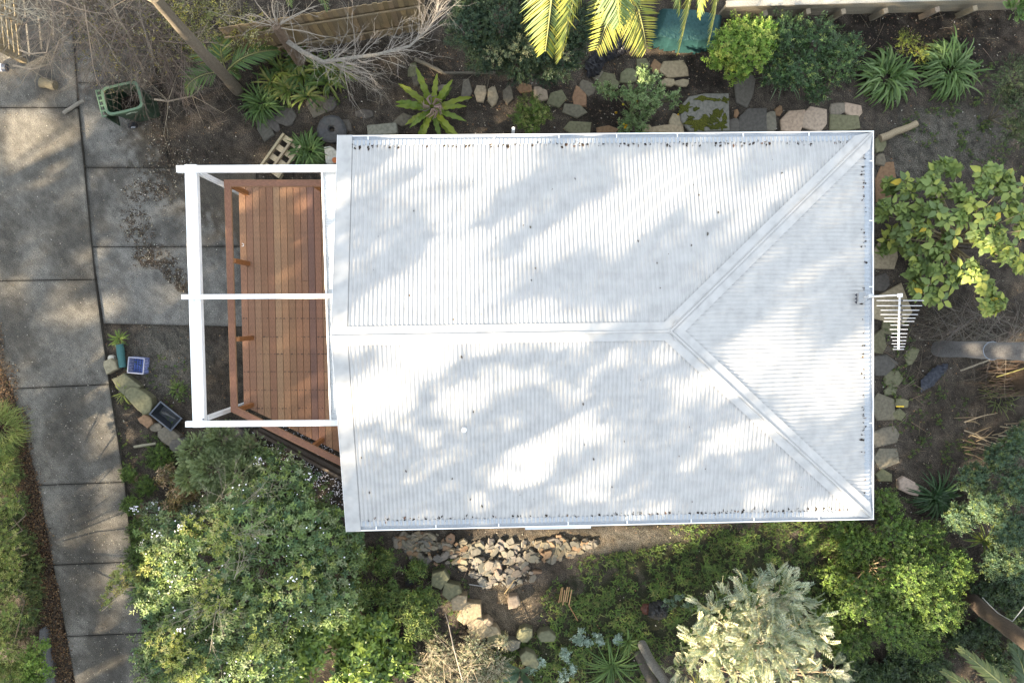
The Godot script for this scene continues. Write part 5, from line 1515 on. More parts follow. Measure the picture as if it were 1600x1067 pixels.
	foliage("leaves", p, sprig(7, 0.09, 0.09, 0.026, 0.0, 0.9, 0.18, 0.25, M.leaf), L, 900, 0.6, 1.3, [Color(0.07, 0.11, 0.03), Color(0.05, 0.08, 0.025), Color(0.12, 0.15, 0.04)], 0.5, 0.25, 0.7)
	# pale dry bush
	L = [[Vector3(-1.046, 0.4, 7.351), 0.42], [Vector3(-0.351, 0.42, 7.28), 0.38], [Vector3(0.094, 0.4, 7.646), 0.36], [Vector3(-1.179, 0.5, 7.951), 0.45], [Vector3(-0.419, 0.5, 7.876), 0.45], [Vector3(-1.61, 0.3, 7.6), 0.3], [Vector3(0.301, 0.5, 7.057), 0.16]]
	p = plant("pale_dry_bush", "pale cream and grey fine-leaved bush in full sun at the bottom edge", "shrub", L)
	stems(p, L, 0.016, Color(0.38, 0.32, 0.24))
	foliage("leaves", p, sprig(11, 0.09, 0.028, 0.010, 0.2, 1.0, 0.2, 0.1, M.leaf_dull), L, 2100, 0.7, 1.3, [Color(0.33, 0.30, 0.20), Color(0.25, 0.26, 0.17), Color(0.42, 0.37, 0.27), Color(0.20, 0.23, 0.16)], 0.75, 0.2, 0.7)
	var dt := MB.new()
	for k in 60: ramify(dt, Vector3(-0.695, 0.5, 7.564) - p.position + Vector3(rf(-0.7, 0.7), rf(0, 0.6), rf(-0.5, 0.5)), Vector3(rf(-1, 1), rf(0, 0.6), rf(-1, 1)), rf(0.3, 0.6), 0.005, 1, Color(0.45, 0.37, 0.26), 2)
	dt.tube([Vector3(-0.581, 1, 7.642) - p.position, Vector3(-0.772, 0.9, 6.974) - p.position, Vector3(-0.895, 0.6, 6.571) - p.position, Vector3(-0.968, 0.5, 6.413) - p.position], [0.012, 0.011, 0.009, 0.005], 6, Color(0.34, 0.29, 0.24))
	part("dry_twigs", dt.done(M.twig), p)
	# silvery shrub with toothed feather leaves
	L = [[Vector3(4.452, 2.4, 5.838), 0.5], [Vector3(5.07, 2.6, 5.644), 0.55], [Vector3(5.535, 2.5, 5.313), 0.42], [Vector3(5.156, 2.9, 6.14), 0.62], [Vector3(4.367, 2.5, 6.422), 0.5], [Vector3(6.083, 2.4, 6.107), 0.45], [Vector3(4.712, 2.6, 6.818), 0.6], [Vector3(5.865, 2.5, 6.878), 0.55], [Vector3(4.163, 2.1, 6.398), 0.35], [Vector3(5.99, 2.3, 5.577), 0.3], [Vector3(6.836, 2, 7.116), 0.3], [Vector3(3.964, 1.9, 7.062), 0.35]]
	p = base("silver_banksia", Vector3(4.345, 0, 7.775))
	tag(p, "silvery feather-leaved banksia in bright sun at the bottom right of centre", "shrub")
	var inv := Transform3D(Basis(), -p.position)
	part("trunk", trunk_mesh([inv * Vector3(3.385, 0.1, 7.301), inv * Vector3(3.478, 0.7, 7.456), inv * Vector3(3.715, 1.6, 7.657), inv * Vector3(4.52, 2, 7.476)], 0.10, 0.09, Color(0.33, 0.31, 0.28), 12), p)
	part("trunk", trunk_mesh([inv * Vector3(3.334, 0, 7.574), inv * Vector3(3.409, 0.5, 7.755), inv * Vector3(3.608, 1.2, 7.983)], 0.10, 0.09, Color(0.20, 0.18, 0.15), 12), p)
	stems(p, L, 0.03, Color(0.26, 0.2, 0.14), Vector3(4.372, 1.6, 7.599))
	foliage("feather_leaves", p, feather(8, 0.29, 0.095, 0.026, 0.5, M.leaf_dull, 0.25, 0.5, 1.0, Color(0.9, 0.8, 0.5), false, 0.35), L, 900, 0.6, 1.2, [Color(0.34, 0.36, 0.26), Color(0.20, 0.235, 0.17), Color(0.38, 0.38, 0.26), Color(0.15, 0.18, 0.13), Color(0.42, 0.40, 0.30)], 0.75, 0.16, 0.5, 0.3)
	# rambling green mass at the lower right corner of the house
	L = [[Vector3(8.001, 0.7, 4.991), 0.45], [Vector3(8.715, 0.8, 4.759), 0.5], [Vector3(7.99, 0.9, 5.966), 0.55], [Vector3(8.847, 1.1, 5.562), 0.65], [Vector3(9.785, 0.9, 5.429), 0.5], [Vector3(8.693, 0.9, 6.596), 0.55], [Vector3(9.534, 1, 6.221), 0.55], [Vector3(7.937, 0.6, 7.058), 0.4], [Vector3(8.596, 0.6, 4.045), 0.32], [Vector3(7.783, 0.4, 4.723), 0.35], [Vector3(9.367, 0.7, 7.033), 0.4], [Vector3(7.655, 0.4, 5.714), 0.35], [Vector3(7.524, 0.4, 6.566), 0.35], [Vector3(9.525, 0.6, 4.821), 0.35]]
	p = plant("rambling_shrub", "broad mound of small bright green leaves below the house's lower right corner", "shrub", L)
	stems(p, L, 0.015, Color(0.2, 0.16, 0.1))
	foliage("leaves", p, sprig(10, 0.10, 0.042, 0.026, 0.0, 0.8, 0.12, 0.1, M.leaf), L, 5200, 0.7, 1.35, [Color(0.095, 0.155, 0.03), Color(0.07, 0.12, 0.028), Color(0.13, 0.185, 0.04), Color(0.05, 0.085, 0.025), Color(0.085, 0.115, 0.04)], 0.7, 0.2, 0.5)
	# the dark hedge at the top
	L = [[Vector3(-0.373, 1.7, -5.674), 0.5], [Vector3(0.25, 1.9, -5.792), 0.55], [Vector3(0.882, 1.7, -5.377), 0.55], [Vector3(1.477, 1.4, -5.231), 0.42], [Vector3(-0.062, 1.3, -5.249), 0.42], [Vector3(0.586, 1.2, -5.095), 0.4], [Vector3(1.711, 1.6, -5.732), 0.45], [Vector3(-0.308, 1.8, -6.253), 0.5], [Vector3(1.063, 1.8, -6.023), 0.5], [Vector3(1.192, 0.9, -5.037), 0.28]]
	p = plant("dark_hedge", "dense dark blue-green hedge left of the palm fronds, top", "hedge", L)
	stems(p, L, 0.03, Color(0.13, 0.11, 0.08))
	foliage("leaves", p, sprig(11, 0.09, 0.034, 0.013, 0.0, 0.9, 0.15, 0.1, M.leaf_shiny), L, 7500, 0.7, 1.3, [Color(0.04, 0.068, 0.04), Color(0.032, 0.055, 0.036), Color(0.055, 0.085, 0.05), Color(0.06, 0.085, 0.04)], 0.75, 0.22, 0.45)
	foliage("pale_sprigs", p, sprig(9, 0.08, 0.04, 0.015, 0.0, 0.9, 0.15, 0.1, M.leaf), [[Vector3(0.089, 1.9, -5.093), 0.2], [Vector3(0.61, 2.2, -5.12), 0.2], [Vector3(1.456, 1.9, -5.069), 0.14], [Vector3(0.374, 1.9, -5.12), 0.15]], 110, 0.7, 1.2, [Color(0.28, 0.27, 0.14), Color(0.16, 0.18, 0.10)], 0.5)
	# bright green shrub and its dark glossy neighbour
	L = [[Vector3(4.897, 1.2, -5.548), 0.36], [Vector3(5.32, 1.2, -5.372), 0.42], [Vector3(4.749, 0.9, -5.332), 0.24], [Vector3(5.554, 1.2, -5.723), 0.34], [Vector3(5.215, 0.7, -5.134), 0.26], [Vector3(5.189, 1.1, -5.845), 0.3]]
	p = plant("bright_green_shrub", "bright light green rounded shrub right of the teal tarpaulin", "shrub", L)
	stems(p, L, 0.02, Color(0.16, 0.14, 0.08))
	foliage("leaves", p, sprig(9, 0.08, 0.06, 0.027, 0.0, 0.8, 0.14, 0.1, M.leaf, true), L, 900, 0.7, 1.2, [Color(0.12, 0.20, 0.03), Color(0.15, 0.235, 0.04), Color(0.09, 0.155, 0.03), Color(0.22, 0.27, 0.06)], 0.75, 0.2, 0.45)
	L = [[Vector3(6.053, 1.1, -5.763), 0.42], [Vector3(6.786, 1.1, -5.64), 0.45], [Vector3(6.433, 1, -5.08), 0.45], [Vector3(7.28, 0.9, -5.251), 0.4], [Vector3(6.037, 0.8, -5.111), 0.34], [Vector3(6.938, 0.6, -4.776), 0.26], [Vector3(5.86, 0.9, -5.567), 0.3], [Vector3(7.591, 0.8, -5.617), 0.28]]
	p = plant("dark_glossy_shrub", "wide dark glossy shrub with lighter sprig tips behind the upper right eave", "shrub", L)
	stems(p, L, 0.02, Color(0.14, 0.12, 0.08))
	foliage("leaves", p, sprig(8, 0.10, 0.062, 0.022, 0.0, 0.8, 0.16, 0.12, M.leaf_shiny), L, 1250, 0.7, 1.25, [Color(0.04, 0.075, 0.03), Color(0.055, 0.10, 0.035), Color(0.035, 0.06, 0.03)], 0.75, 0.22, 0.5)
	foliage("tip_leaves", p, sprig(8, 0.08, 0.055, 0.02, 0.1, 0.9, 0.16, 0.1, M.leaf), L, 120, 0.7, 1.1, [Color(0.20, 0.25, 0.08), Color(0.14, 0.19, 0.06)], 0.85, 0.2, 0.05, 1.0)
	# sparse things at the right
	L = [[Vector3(8.922, 0.6, -5.791), 0.24], [Vector3(9.257, 0.5, -5.597), 0.2], [Vector3(8.806, 0.5, -5.932), 0.16]]
	p = plant("yellow_green_seedling", "sparse yellow-green shrub between the two strappy clumps, top right", "shrub", L)
	stems(p, L, 0.008, Color(0.2, 0.15, 0.1))
	foliage("leaves", p, sprig(7, 0.07, 0.03, 0.018, 0.0, 0.9, 0.12, 0.1, M.leaf), L, 150, 0.7, 1.2, [Color(0.16, 0.18, 0.03), Color(0.11, 0.13, 0.03)], 0.8, 0.2, 0.9)
	L = [[Vector3(10.827, 1.2, -4.928), 0.4], [Vector3(11.042, 1.1, -4.367), 0.4], [Vector3(10.895, 0.8, -4.646), 0.26], [Vector3(11.396, 0.9, -3.821), 0.35], [Vector3(11.179, 0.6, -4.023), 0.25]]
	p = plant("dull_green_shrub", "dull grey-green small-leaved shrub at the right edge, upper right", "shrub", L)
	stems(p, L, 0.02, Color(0.14, 0.12, 0.08))
	foliage("leaves", p, sprig(11, 0.08, 0.03, 0.014, 0.0, 0.9, 0.15, 0.1, M.leaf_dull), L, 1100, 0.7, 1.3, [Color(0.075, 0.10, 0.05), Color(0.055, 0.08, 0.04), Color(0.10, 0.125, 0.065)], 0.75, 0.2, 0.5)
	L = [[Vector3(10.597, 1.6, -6.232), 0.22], [Vector3(10.797, 1.6, -6.057), 0.2], [Vector3(10.629, 1.7, -6.421), 0.25]]
	p = plant("fresh_green_sprays", "fresh green leaf sprays poking in at the top right corner", "shrub", L)
	foliage("leaves", p, feather(8, 0.20, 0.07, 0.024, 0.3, M.leaf, 0.15, 0.4, 0.9, Color(0.5, 0.6, 0.3)), L, 110, 0.7, 1.1, [Color(0.10, 0.17, 0.06), Color(0.14, 0.21, 0.07)], 0.7, 0.2, 0.6)
	# citrus with fruit
	L = [[Vector3(2.443, 0.8, -4.709), 0.13], [Vector3(2.615, 0.9, -4.643), 0.13], [Vector3(2.865, 1, -4.591), 0.17], [Vector3(3.167, 1, -5.025), 0.13], [Vector3(3.215, 1.1, -4.787), 0.16], [Vector3(3.393, 1, -4.896), 0.12], [Vector3(3.085, 1.1, -4.435), 0.2], [Vector3(3.396, 1, -4.425), 0.17], [Vector3(3.791, 0.9, -4.455), 0.13], [Vector3(3.897, 0.9, -4.588), 0.09], [Vector3(3.258, 0.9, -4.267), 0.15], [Vector3(2.96, 0.7, -4.102), 0.2], [Vector3(2.843, 0.6, -3.964), 0.15], [Vector3(3.163, 0.7, -4.01), 0.16], [Vector3(3.501, 1, -4.662), 0.13], [Vector3(2.282, 0.7, -4.842), 0.07]]
	p = plant("citrus_bush", "open citrus bush with small yellow fruit beside the mossy slab", "citrus bush", L)
	stems(p, L, 0.014, Color(0.16, 0.16, 0.08))
	foliage("leaves", p, sprig(8, 0.07, 0.062, 0.028, 0.0, 0.8, 0.15, 0.12, M.leaf, true), L, 420, 0.7, 1.15, [Color(0.13, 0.18, 0.08), Color(0.17, 0.22, 0.10), Color(0.10, 0.15, 0.06)], 0.75, 0.18, 0.6)
	for e in [Vector3(2.874, 0.95, -4.5), Vector3(2.98, 0.95, -4.449), Vector3(2.785, 0.85, -4.395), Vector3(2.662, 0.7, -4.26), Vector3(2.809, 0.8, -3.997), Vector3(2.862, 0.8, -3.971), Vector3(2.836, 0.8, -3.931), Vector3(3.974, 0.7, -4.23), Vector3(3.056, 0.9, -4.449), Vector3(2.377, 0.7, -4.697), Vector3(2.86, 0.95, -4.539)]:
		var fr := MB.new()
		var c: Vector3 = e - p.position
		var r := rf(0.022, 0.03)
		fr.tube([c + Vector3(0, -r, 0), c + Vector3(0, -r * 0.6, 0), c + Vector3(0, 0, 0), c + Vector3(0, r * 0.6, 0), c + Vector3(0, r, 0)], [0.003, r * 0.8, r, r * 0.8, 0.003], 10, Color(0.62, 0.36, 0.02) if R.randi() % 3 else Color(0.6, 0.5, 0.05))
		part("fruit", fr.done(M.plastic), p)
	L = [[Vector3(0.846, 0.7, -4.392), 0.24], [Vector3(0.676, 0.6, -4.176), 0.22], [Vector3(1.08, 0.6, -4.22), 0.22], [Vector3(0.883, 0.5, -4.041), 0.2]]
	p = plant("variegated_shrub", "yellow-green variegated round shrub against the upper eave, centre", "shrub", L)
	foliage("leaves", p, sprig(9, 0.07, 0.05, 0.018, 0.0, 0.8, 0.15, 0.12, M.leaf), L, 330, 0.7, 1.2, [Color(0.10, 0.155, 0.03), Color(0.20, 0.22, 0.07), Color(0.07, 0.11, 0.025)], 0.8, 0.22, 0.5)
	# dark shrubs at the right
	L = [[Vector3(10.303, 0.9, 3.434), 0.3], [Vector3(10.785, 1, 3.007), 0.32], [Vector3(11.194, 1.1, 2.652), 0.35], [Vector3(11.146, 1.1, 3.602), 0.4], [Vector3(10.594, 0.9, 4.055), 0.36], [Vector3(11.028, 1.1, 4.555), 0.42], [Vector3(10.164, 0.7, 4.379), 0.3], [Vector3(11.322, 1.1, 5.378), 0.4], [Vector3(10.893, 0.8, 5.332), 0.3]]
	p = plant("dark_right_shrub", "dark blue-green shrub with sunlit flecks at the right edge below the stump", "shrub", L)
	stems(p, L, 0.02, Color(0.14, 0.11, 0.08))
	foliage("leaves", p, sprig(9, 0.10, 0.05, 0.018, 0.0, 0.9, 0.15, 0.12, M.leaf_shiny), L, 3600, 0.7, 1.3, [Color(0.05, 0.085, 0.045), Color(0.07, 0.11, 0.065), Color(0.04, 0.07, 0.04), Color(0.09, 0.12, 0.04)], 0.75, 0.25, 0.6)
	L = [[Vector3(8.183, 0.25, 7.855), 0.4], [Vector3(9.025, 0.3, 7.915), 0.4], [Vector3(9.862, 0.35, 7.83), 0.4], [Vector3(10.458, 0.3, 7.21), 0.35], [Vector3(10.985, 0.35, 6.19), 0.35], [Vector3(11.229, 0.4, 5.603), 0.35], [Vector3(9.611, 0.3, 8.355), 0.4], [Vector3(11.84, 0.4, 7.184), 0.4], [Vector3(11.34, 0.3, 7.798), 0.4], [Vector3(7.591, 0.3, 8.257), 0.4], [Vector3(10.395, 0.35, 5.469), 0.3], [Vector3(11.68, 0.4, 6.465), 0.35], [Vector3(8.597, 0.3, 8.198), 0.45], [Vector3(9.334, 0.25, 7.507), 0.4], [Vector3(10.217, 0.2, 6.669), 0.3], [Vector3(11.56, 0.35, 6.052), 0.4], [Vector3(11.067, 0.25, 7.093), 0.4], [Vector3(8.057, 0.2, 7.514), 0.3]]
	p = plant("dark_undergrowth", "low dark undergrowth around the wire-tied trunk, lower right corner", "groundcover", L)
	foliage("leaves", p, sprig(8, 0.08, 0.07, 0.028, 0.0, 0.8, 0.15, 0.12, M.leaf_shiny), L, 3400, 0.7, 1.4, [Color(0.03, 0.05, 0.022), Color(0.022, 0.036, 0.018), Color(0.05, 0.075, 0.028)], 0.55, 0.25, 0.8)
	L = []
	for i in 74:
		var side := i % 3
		var q := Vector3(rf(-8.0, 15.0), 0, rf(9.3, 13.0)) if side == 0 else (Vector3(rf(13.4, 18.0), 0, rf(-7.0, 10.0)) if side == 1 else Vector3(rf(-11.0, 16.0), 0, rf(-12.0, -8.0)))
		L.append([q + Vector3(0, rf(0.3, 1.0), 0), rf(0.6, 1.1)])
	p = base("surrounding_undergrowth", Vector3.ZERO)
	tag(p, "mixed green undergrowth around the garden beyond the picture's edges", "undergrowth", "", "stuff")
	foliage("leaves", p, sprig(9, 0.12, 0.1, 0.045, 0.0, 0.9, 0.15, 0.15, M.leaf), L, 9000, 0.7, 1.5, [Color(0.07, 0.11, 0.04), Color(0.10, 0.14, 0.05), Color(0.05, 0.08, 0.035)], 0.7)
	# left edge
	L = [[Vector3(-9.685, 1.5, 3.783), 0.34], [Vector3(-9.654, 1.7, 4.496), 0.42], [Vector3(-9.656, 1.6, 5.293), 0.4], [Vector3(-9.719, 1.7, 5.897), 0.45], [Vector3(-9.722, 1.7, 6.664), 0.42], [Vector3(-9.796, 1.3, 3.312), 0.3], [Vector3(-10.024, 1.2, 2.811), 0.3], [Vector3(-9.598, 1.6, 4.909), 0.3], [Vector3(-9.705, 1.5, 7.27), 0.35]]
	p = plant("golden_shrub", "sunlit golden-green shrub along the lower left edge", "shrub", L)
	stems(p, L, 0.02, Color(0.12, 0.10, 0.07), Vector3(-11.221, 0, 5.398))
	foliage("leaves", p, sprig(9, 0.09, 0.05, 0.017, 0.0, 0.9, 0.15, 0.12, M.leaf), L, 1900, 0.7, 1.3, [Color(0.20, 0.235, 0.06), Color(0.14, 0.18, 0.05), Color(0.25, 0.255, 0.09), Color(0.10, 0.14, 0.04)], 0.75, 0.2, 0.5)
	L = [[Vector3(-9.981, 0.35, 4.884), 0.3], [Vector3(-9.901, 0.4, 5.697), 0.35], [Vector3(-9.876, 0.35, 6.407), 0.3], [Vector3(-10.129, 0.3, 4.069), 0.3], [Vector3(-9.845, 0.25, 5.331), 0.25], [Vector3(-10.28, 0.25, 3.389), 0.3], [Vector3(-9.762, 0.3, 6.01), 0.2], [Vector3(-10.374, 0.3, 2.829), 0.3], [Vector3(-10.275, 0.3, 4.62), 0.3], [Vector3(-10.226, 0.3, 5.589), 0.4], [Vector3(-10.218, 0.35, 6.681), 0.4]]
	p = plant("verge_groundcover", "low dark groundcover between the golden shrub and the leaf strip", "groundcover", L)
	foliage("leaves", p, sprig(8, 0.07, 0.04, 0.016, 0.0, 0.9, 0.15, 0.12, M.leaf), L, 2600, 0.7, 1.3, [Color(0.10, 0.135, 0.045), Color(0.05, 0.07, 0.03), Color(0.10, 0.12, 0.04)], 0.6, 0.25, 0.7)
	L = [[Vector3(-9.751, 0.6, 7.342), 0.28], [Vector3(-9.602, 0.5, 7.042), 0.22], [Vector3(-9.517, 0.55, 7.573), 0.25], [Vector3(-9.956, 0.6, 7.614), 0.3], [Vector3(-9.695, 0.6, 7.892), 0.3]]
	p = plant("light_green_corner_shrub", "light green leafy shrub beside the kerb in the lower left corner", "shrub", L)
	foliage("leaves", p, sprig(7, 0.08, 0.055, 0.034, 0.0, 0.8, 0.12, 0.12, M.leaf), L, 420, 0.7, 1.2, [Color(0.11, 0.18, 0.035), Color(0.08, 0.13, 0.03), Color(0.15, 0.21, 0.05)], 0.65, 0.2, 0.6)
	# silver rosettes in the grass
	var ros := sprig(10, 0.05, 0.05, 0.022, -0.1, 0.9, 0.1, 0.15, M.leaf_dull)
	var k := 0
	for e in [[[[Vector3(1.98, 0.14, 7.153), 0.13], [Vector3(2.168, 0.12, 7.264), 0.1], [Vector3(2.022, 0.14, 6.967), 0.07]], "silver-leaved clump in the grass above the strappy plant, largest of its kind"], [[[Vector3(2.453, 0.12, 7.224), 0.07], [Vector3(2.367, 0.12, 7.079), 0.05]], "small silver plant right of the largest silver clump"], [[[Vector3(1.656, 0.12, 7.474), 0.09], [Vector3(1.714, 0.12, 7.618), 0.06]], "silver-leaved plant below left of the largest silver clump"], [[[Vector3(1.101, 0.14, 7.646), 0.13], [Vector3(0.918, 0.12, 7.825), 0.1]], "silver plants at the foot of the grass near the pale bush"], [[[Vector3(1.771, 0.12, 7.878), 0.14], [Vector3(1.629, 0.12, 8.021), 0.12]], "silver-green spread at the bottom edge left of the strappy plant"], [[[Vector3(3.971, 0.14, 6.341), 0.16], [Vector3(4.184, 0.14, 6.2), 0.14], [Vector3(4.4, 0.14, 6.417), 0.12]], "blue-grey patch of leaves in the grass behind the silvery banksia"], [[[Vector3(2.838, 0.12, 7.171), 0.08]], "lone silver sprig right of the strappy plant's top"]]:
		p = plant("silver_groundcover", e[1], "groundcover", e[0], "silver plants in the grass")
		foliage("leaves", p, ros, e[0], 34 if k else 60, 0.7, 1.3, [Color(0.24, 0.30, 0.26), Color(0.18, 0.24, 0.19)] if k != 5 else [Color(0.10, 0.15, 0.10), Color(0.13, 0.18, 0.13)], 0.6, 0.12, 0.8)
		k += 1
	broad_leaved()

# the plant whose big leaves can be told apart: each leaf a piece
func broad_leaved() -> void:
	var p := base("broad_leaved_plant", Vector3(10.461, 0, -2.04))
	tag(p, "big yellow-green plant with broad oval leaves right of the house", "shrub")
	var inv := Transform3D(Basis(), -p.position)
	var tones := [Color(0.20, 0.25, 0.07), Color(0.155, 0.21, 0.065), Color(0.25, 0.285, 0.065), Color(0.11, 0.16, 0.06), Color(0.29, 0.30, 0.07)]
	var meshes := []
	for c in tones:
		for v in 2:
			var mb := MB.new()
			mb.leaf(Transform3D(), 1.0, rf(0.55, 0.66), Color(c.r, c.g, c.b), 0.1, 0.16 + v * 0.12, true)
			meshes.append(mb.done(M.leaf))
	var gold := MB.new()
	gold.leaf(Transform3D(), 1.0, 0.6, Color(0.45, 0.34, 0.04), 0.1, 0.2, true)
	var gm := gold.done(M.leaf)
	var st := MB.new()
	var hub := inv * Vector3(10.142, 0.5, -1.595)
	var spots := [[Vector3(9.253, 1.2, -2.978), 0], [Vector3(9.028, 1.3, -2.671), 0], [Vector3(9.269, 1.3, -2.646), 0], [Vector3(8.777, 1.1, -2.57), 0], [Vector3(8.676, 0.9, -2.801), 0], [Vector3(9.901, 0.9, -3.115), 0], [Vector3(10.133, 1.3, -2.938), 0], [Vector3(10.402, 1.4, -2.948), 0], [Vector3(10.737, 1.3, -2.876), 0], [Vector3(10.146, 1.5, -2.58), 0], [Vector3(10.611, 1.4, -2.533), 0], [Vector3(10.983, 1.3, -2.681), 0], [Vector3(9.672, 1.3, -2.543), 0], [Vector3(9.822, 1.5, -2.255), 0], [Vector3(8.93, 1.2, -2.292), 0], [Vector3(9.088, 1.4, -2.135), 0], [Vector3(8.428, 1, -2.318), 0], [Vector3(8.396, 0.8, -2.143), 0], [Vector3(8.65, 1.1, -2.106), 0], [Vector3(9.299, 1.5, -1.929), 0], [Vector3(10.029, 1.6, -1.984), 0], [Vector3(10.421, 1.5, -2.127), 0], [Vector3(10.754, 1.5, -2.064), 0], [Vector3(10.894, 1.5, -1.74), 0], [Vector3(9.016, 1.3, -1.82), 0], [Vector3(8.791, 1.1, -1.775), 0], [Vector3(8.641, 0.6, -1.828), 0], [Vector3(8.556, 0.5, -1.632), 0], [Vector3(8.838, 0.5, -1.495), 0], [Vector3(9.555, 1.3, -1.625), 0], [Vector3(10.364, 1.5, -1.673), 0], [Vector3(10.701, 1.5, -1.414), 0], [Vector3(10.976, 1.4, -1.096), 0], [Vector3(10.431, 1.3, -1.431), 0], [Vector3(9.476, 1.1, -1.312), 0], [Vector3(9.202, 1.1, -1.444), 0], [Vector3(8.976, 0.9, -1.259), 0], [Vector3(9.129, 1, -1.051), 0], [Vector3(9.358, 1.2, -0.907), 0], [Vector3(9.762, 1.2, -0.974), 0], [Vector3(9.973, 1.3, -0.837), 0], [Vector3(9.633, 1.2, -0.642), 0], [Vector3(9.217, 1.1, -0.645), 0], [Vector3(9.038, 0.8, -0.792), 0], [Vector3(9.017, 1.1, -0.445), 0], [Vector3(9.426, 1.1, -0.312), 0], [Vector3(10.11, 1.3, -0.705), 0], [Vector3(10.378, 1.2, -0.577), 0], [Vector3(10.454, 1.2, -0.178), 0], [Vector3(10.655, 1.2, -0.311), 0], [Vector3(10.705, 1.4, -1.226), 0], [Vector3(10.027, 1.4, -1.747), 0], [Vector3(9.756, 1.4, -1.942), 0]]
	var n := 0
	for e in spots:
		var c: Vector3 = inv * e[0] + Vector3(0, rf(-0.12, 0.12), 0)
		st.tube([hub + Vector3(rf(-0.08, 0.08), -0.5, rf(-0.08, 0.08)), hub.lerp(c, 0.45) + Vector3(0, rf(-0.05, 0.15), 0), hub.lerp(c, 0.8) + Vector3(rf(-0.05, 0.05), 0, rf(-0.05, 0.05)), c], [0.024, 0.016, 0.011, 0.007], 6, Color(0.30, 0.25, 0.15))
		var tone := R.randi() % 3 + (2 if c.z < inv.origin.z + 99.0 and rf(0, 1) < 0.2 else 0)
		var turn := rf(0, TAU)
		var cnt := 5 + R.randi() % 2
		for k in cnt:
			if n >= 298: break
			n += 1
			var w := turn + TAU * k / cnt + rf(-0.3, 0.3)
			var d := Vector3(cos(w), rf(-0.4, 0.35), sin(w))
			var L := rf(0.15, 0.25)
			var low := 1.0 if k < 4 else 0.0
			var T := lay(c + Vector3(0, rf(-0.04, 0.05), 0) + Vector3(cos(w), 0, sin(w)) * 0.03, d, Vector3(rf(-0.5, 0.5), 1, rf(-0.5, 0.5)))
			part("leaf", gm if rf(0, 1) < 0.012 else meshes[clampi(tone + (R.randi() % 2), 0, 4) * 2 + R.randi() % 2], p, T * Transform3D(Basis.from_scale(Vector3.ONE * L), Vector3.ZERO))
	part("stems", st.done(M.twig), p)
	var under := []
	for e in spots: under.append([e[0] + Vector3(rf(-0.12, 0.12), -0.13, rf(-0.12, 0.12)), 0.16])
	foliage("lower_leaves", p, sprig(6, 0.05, 0.2, 0.115, -0.1, 0.4, 0.1, 0.16, M.leaf, true), under, 420, 0.6, 1.1, [Color(0.11, 0.155, 0.045), Color(0.14, 0.18, 0.05), Color(0.085, 0.12, 0.04)], 0.5, 0.15, 0.8)

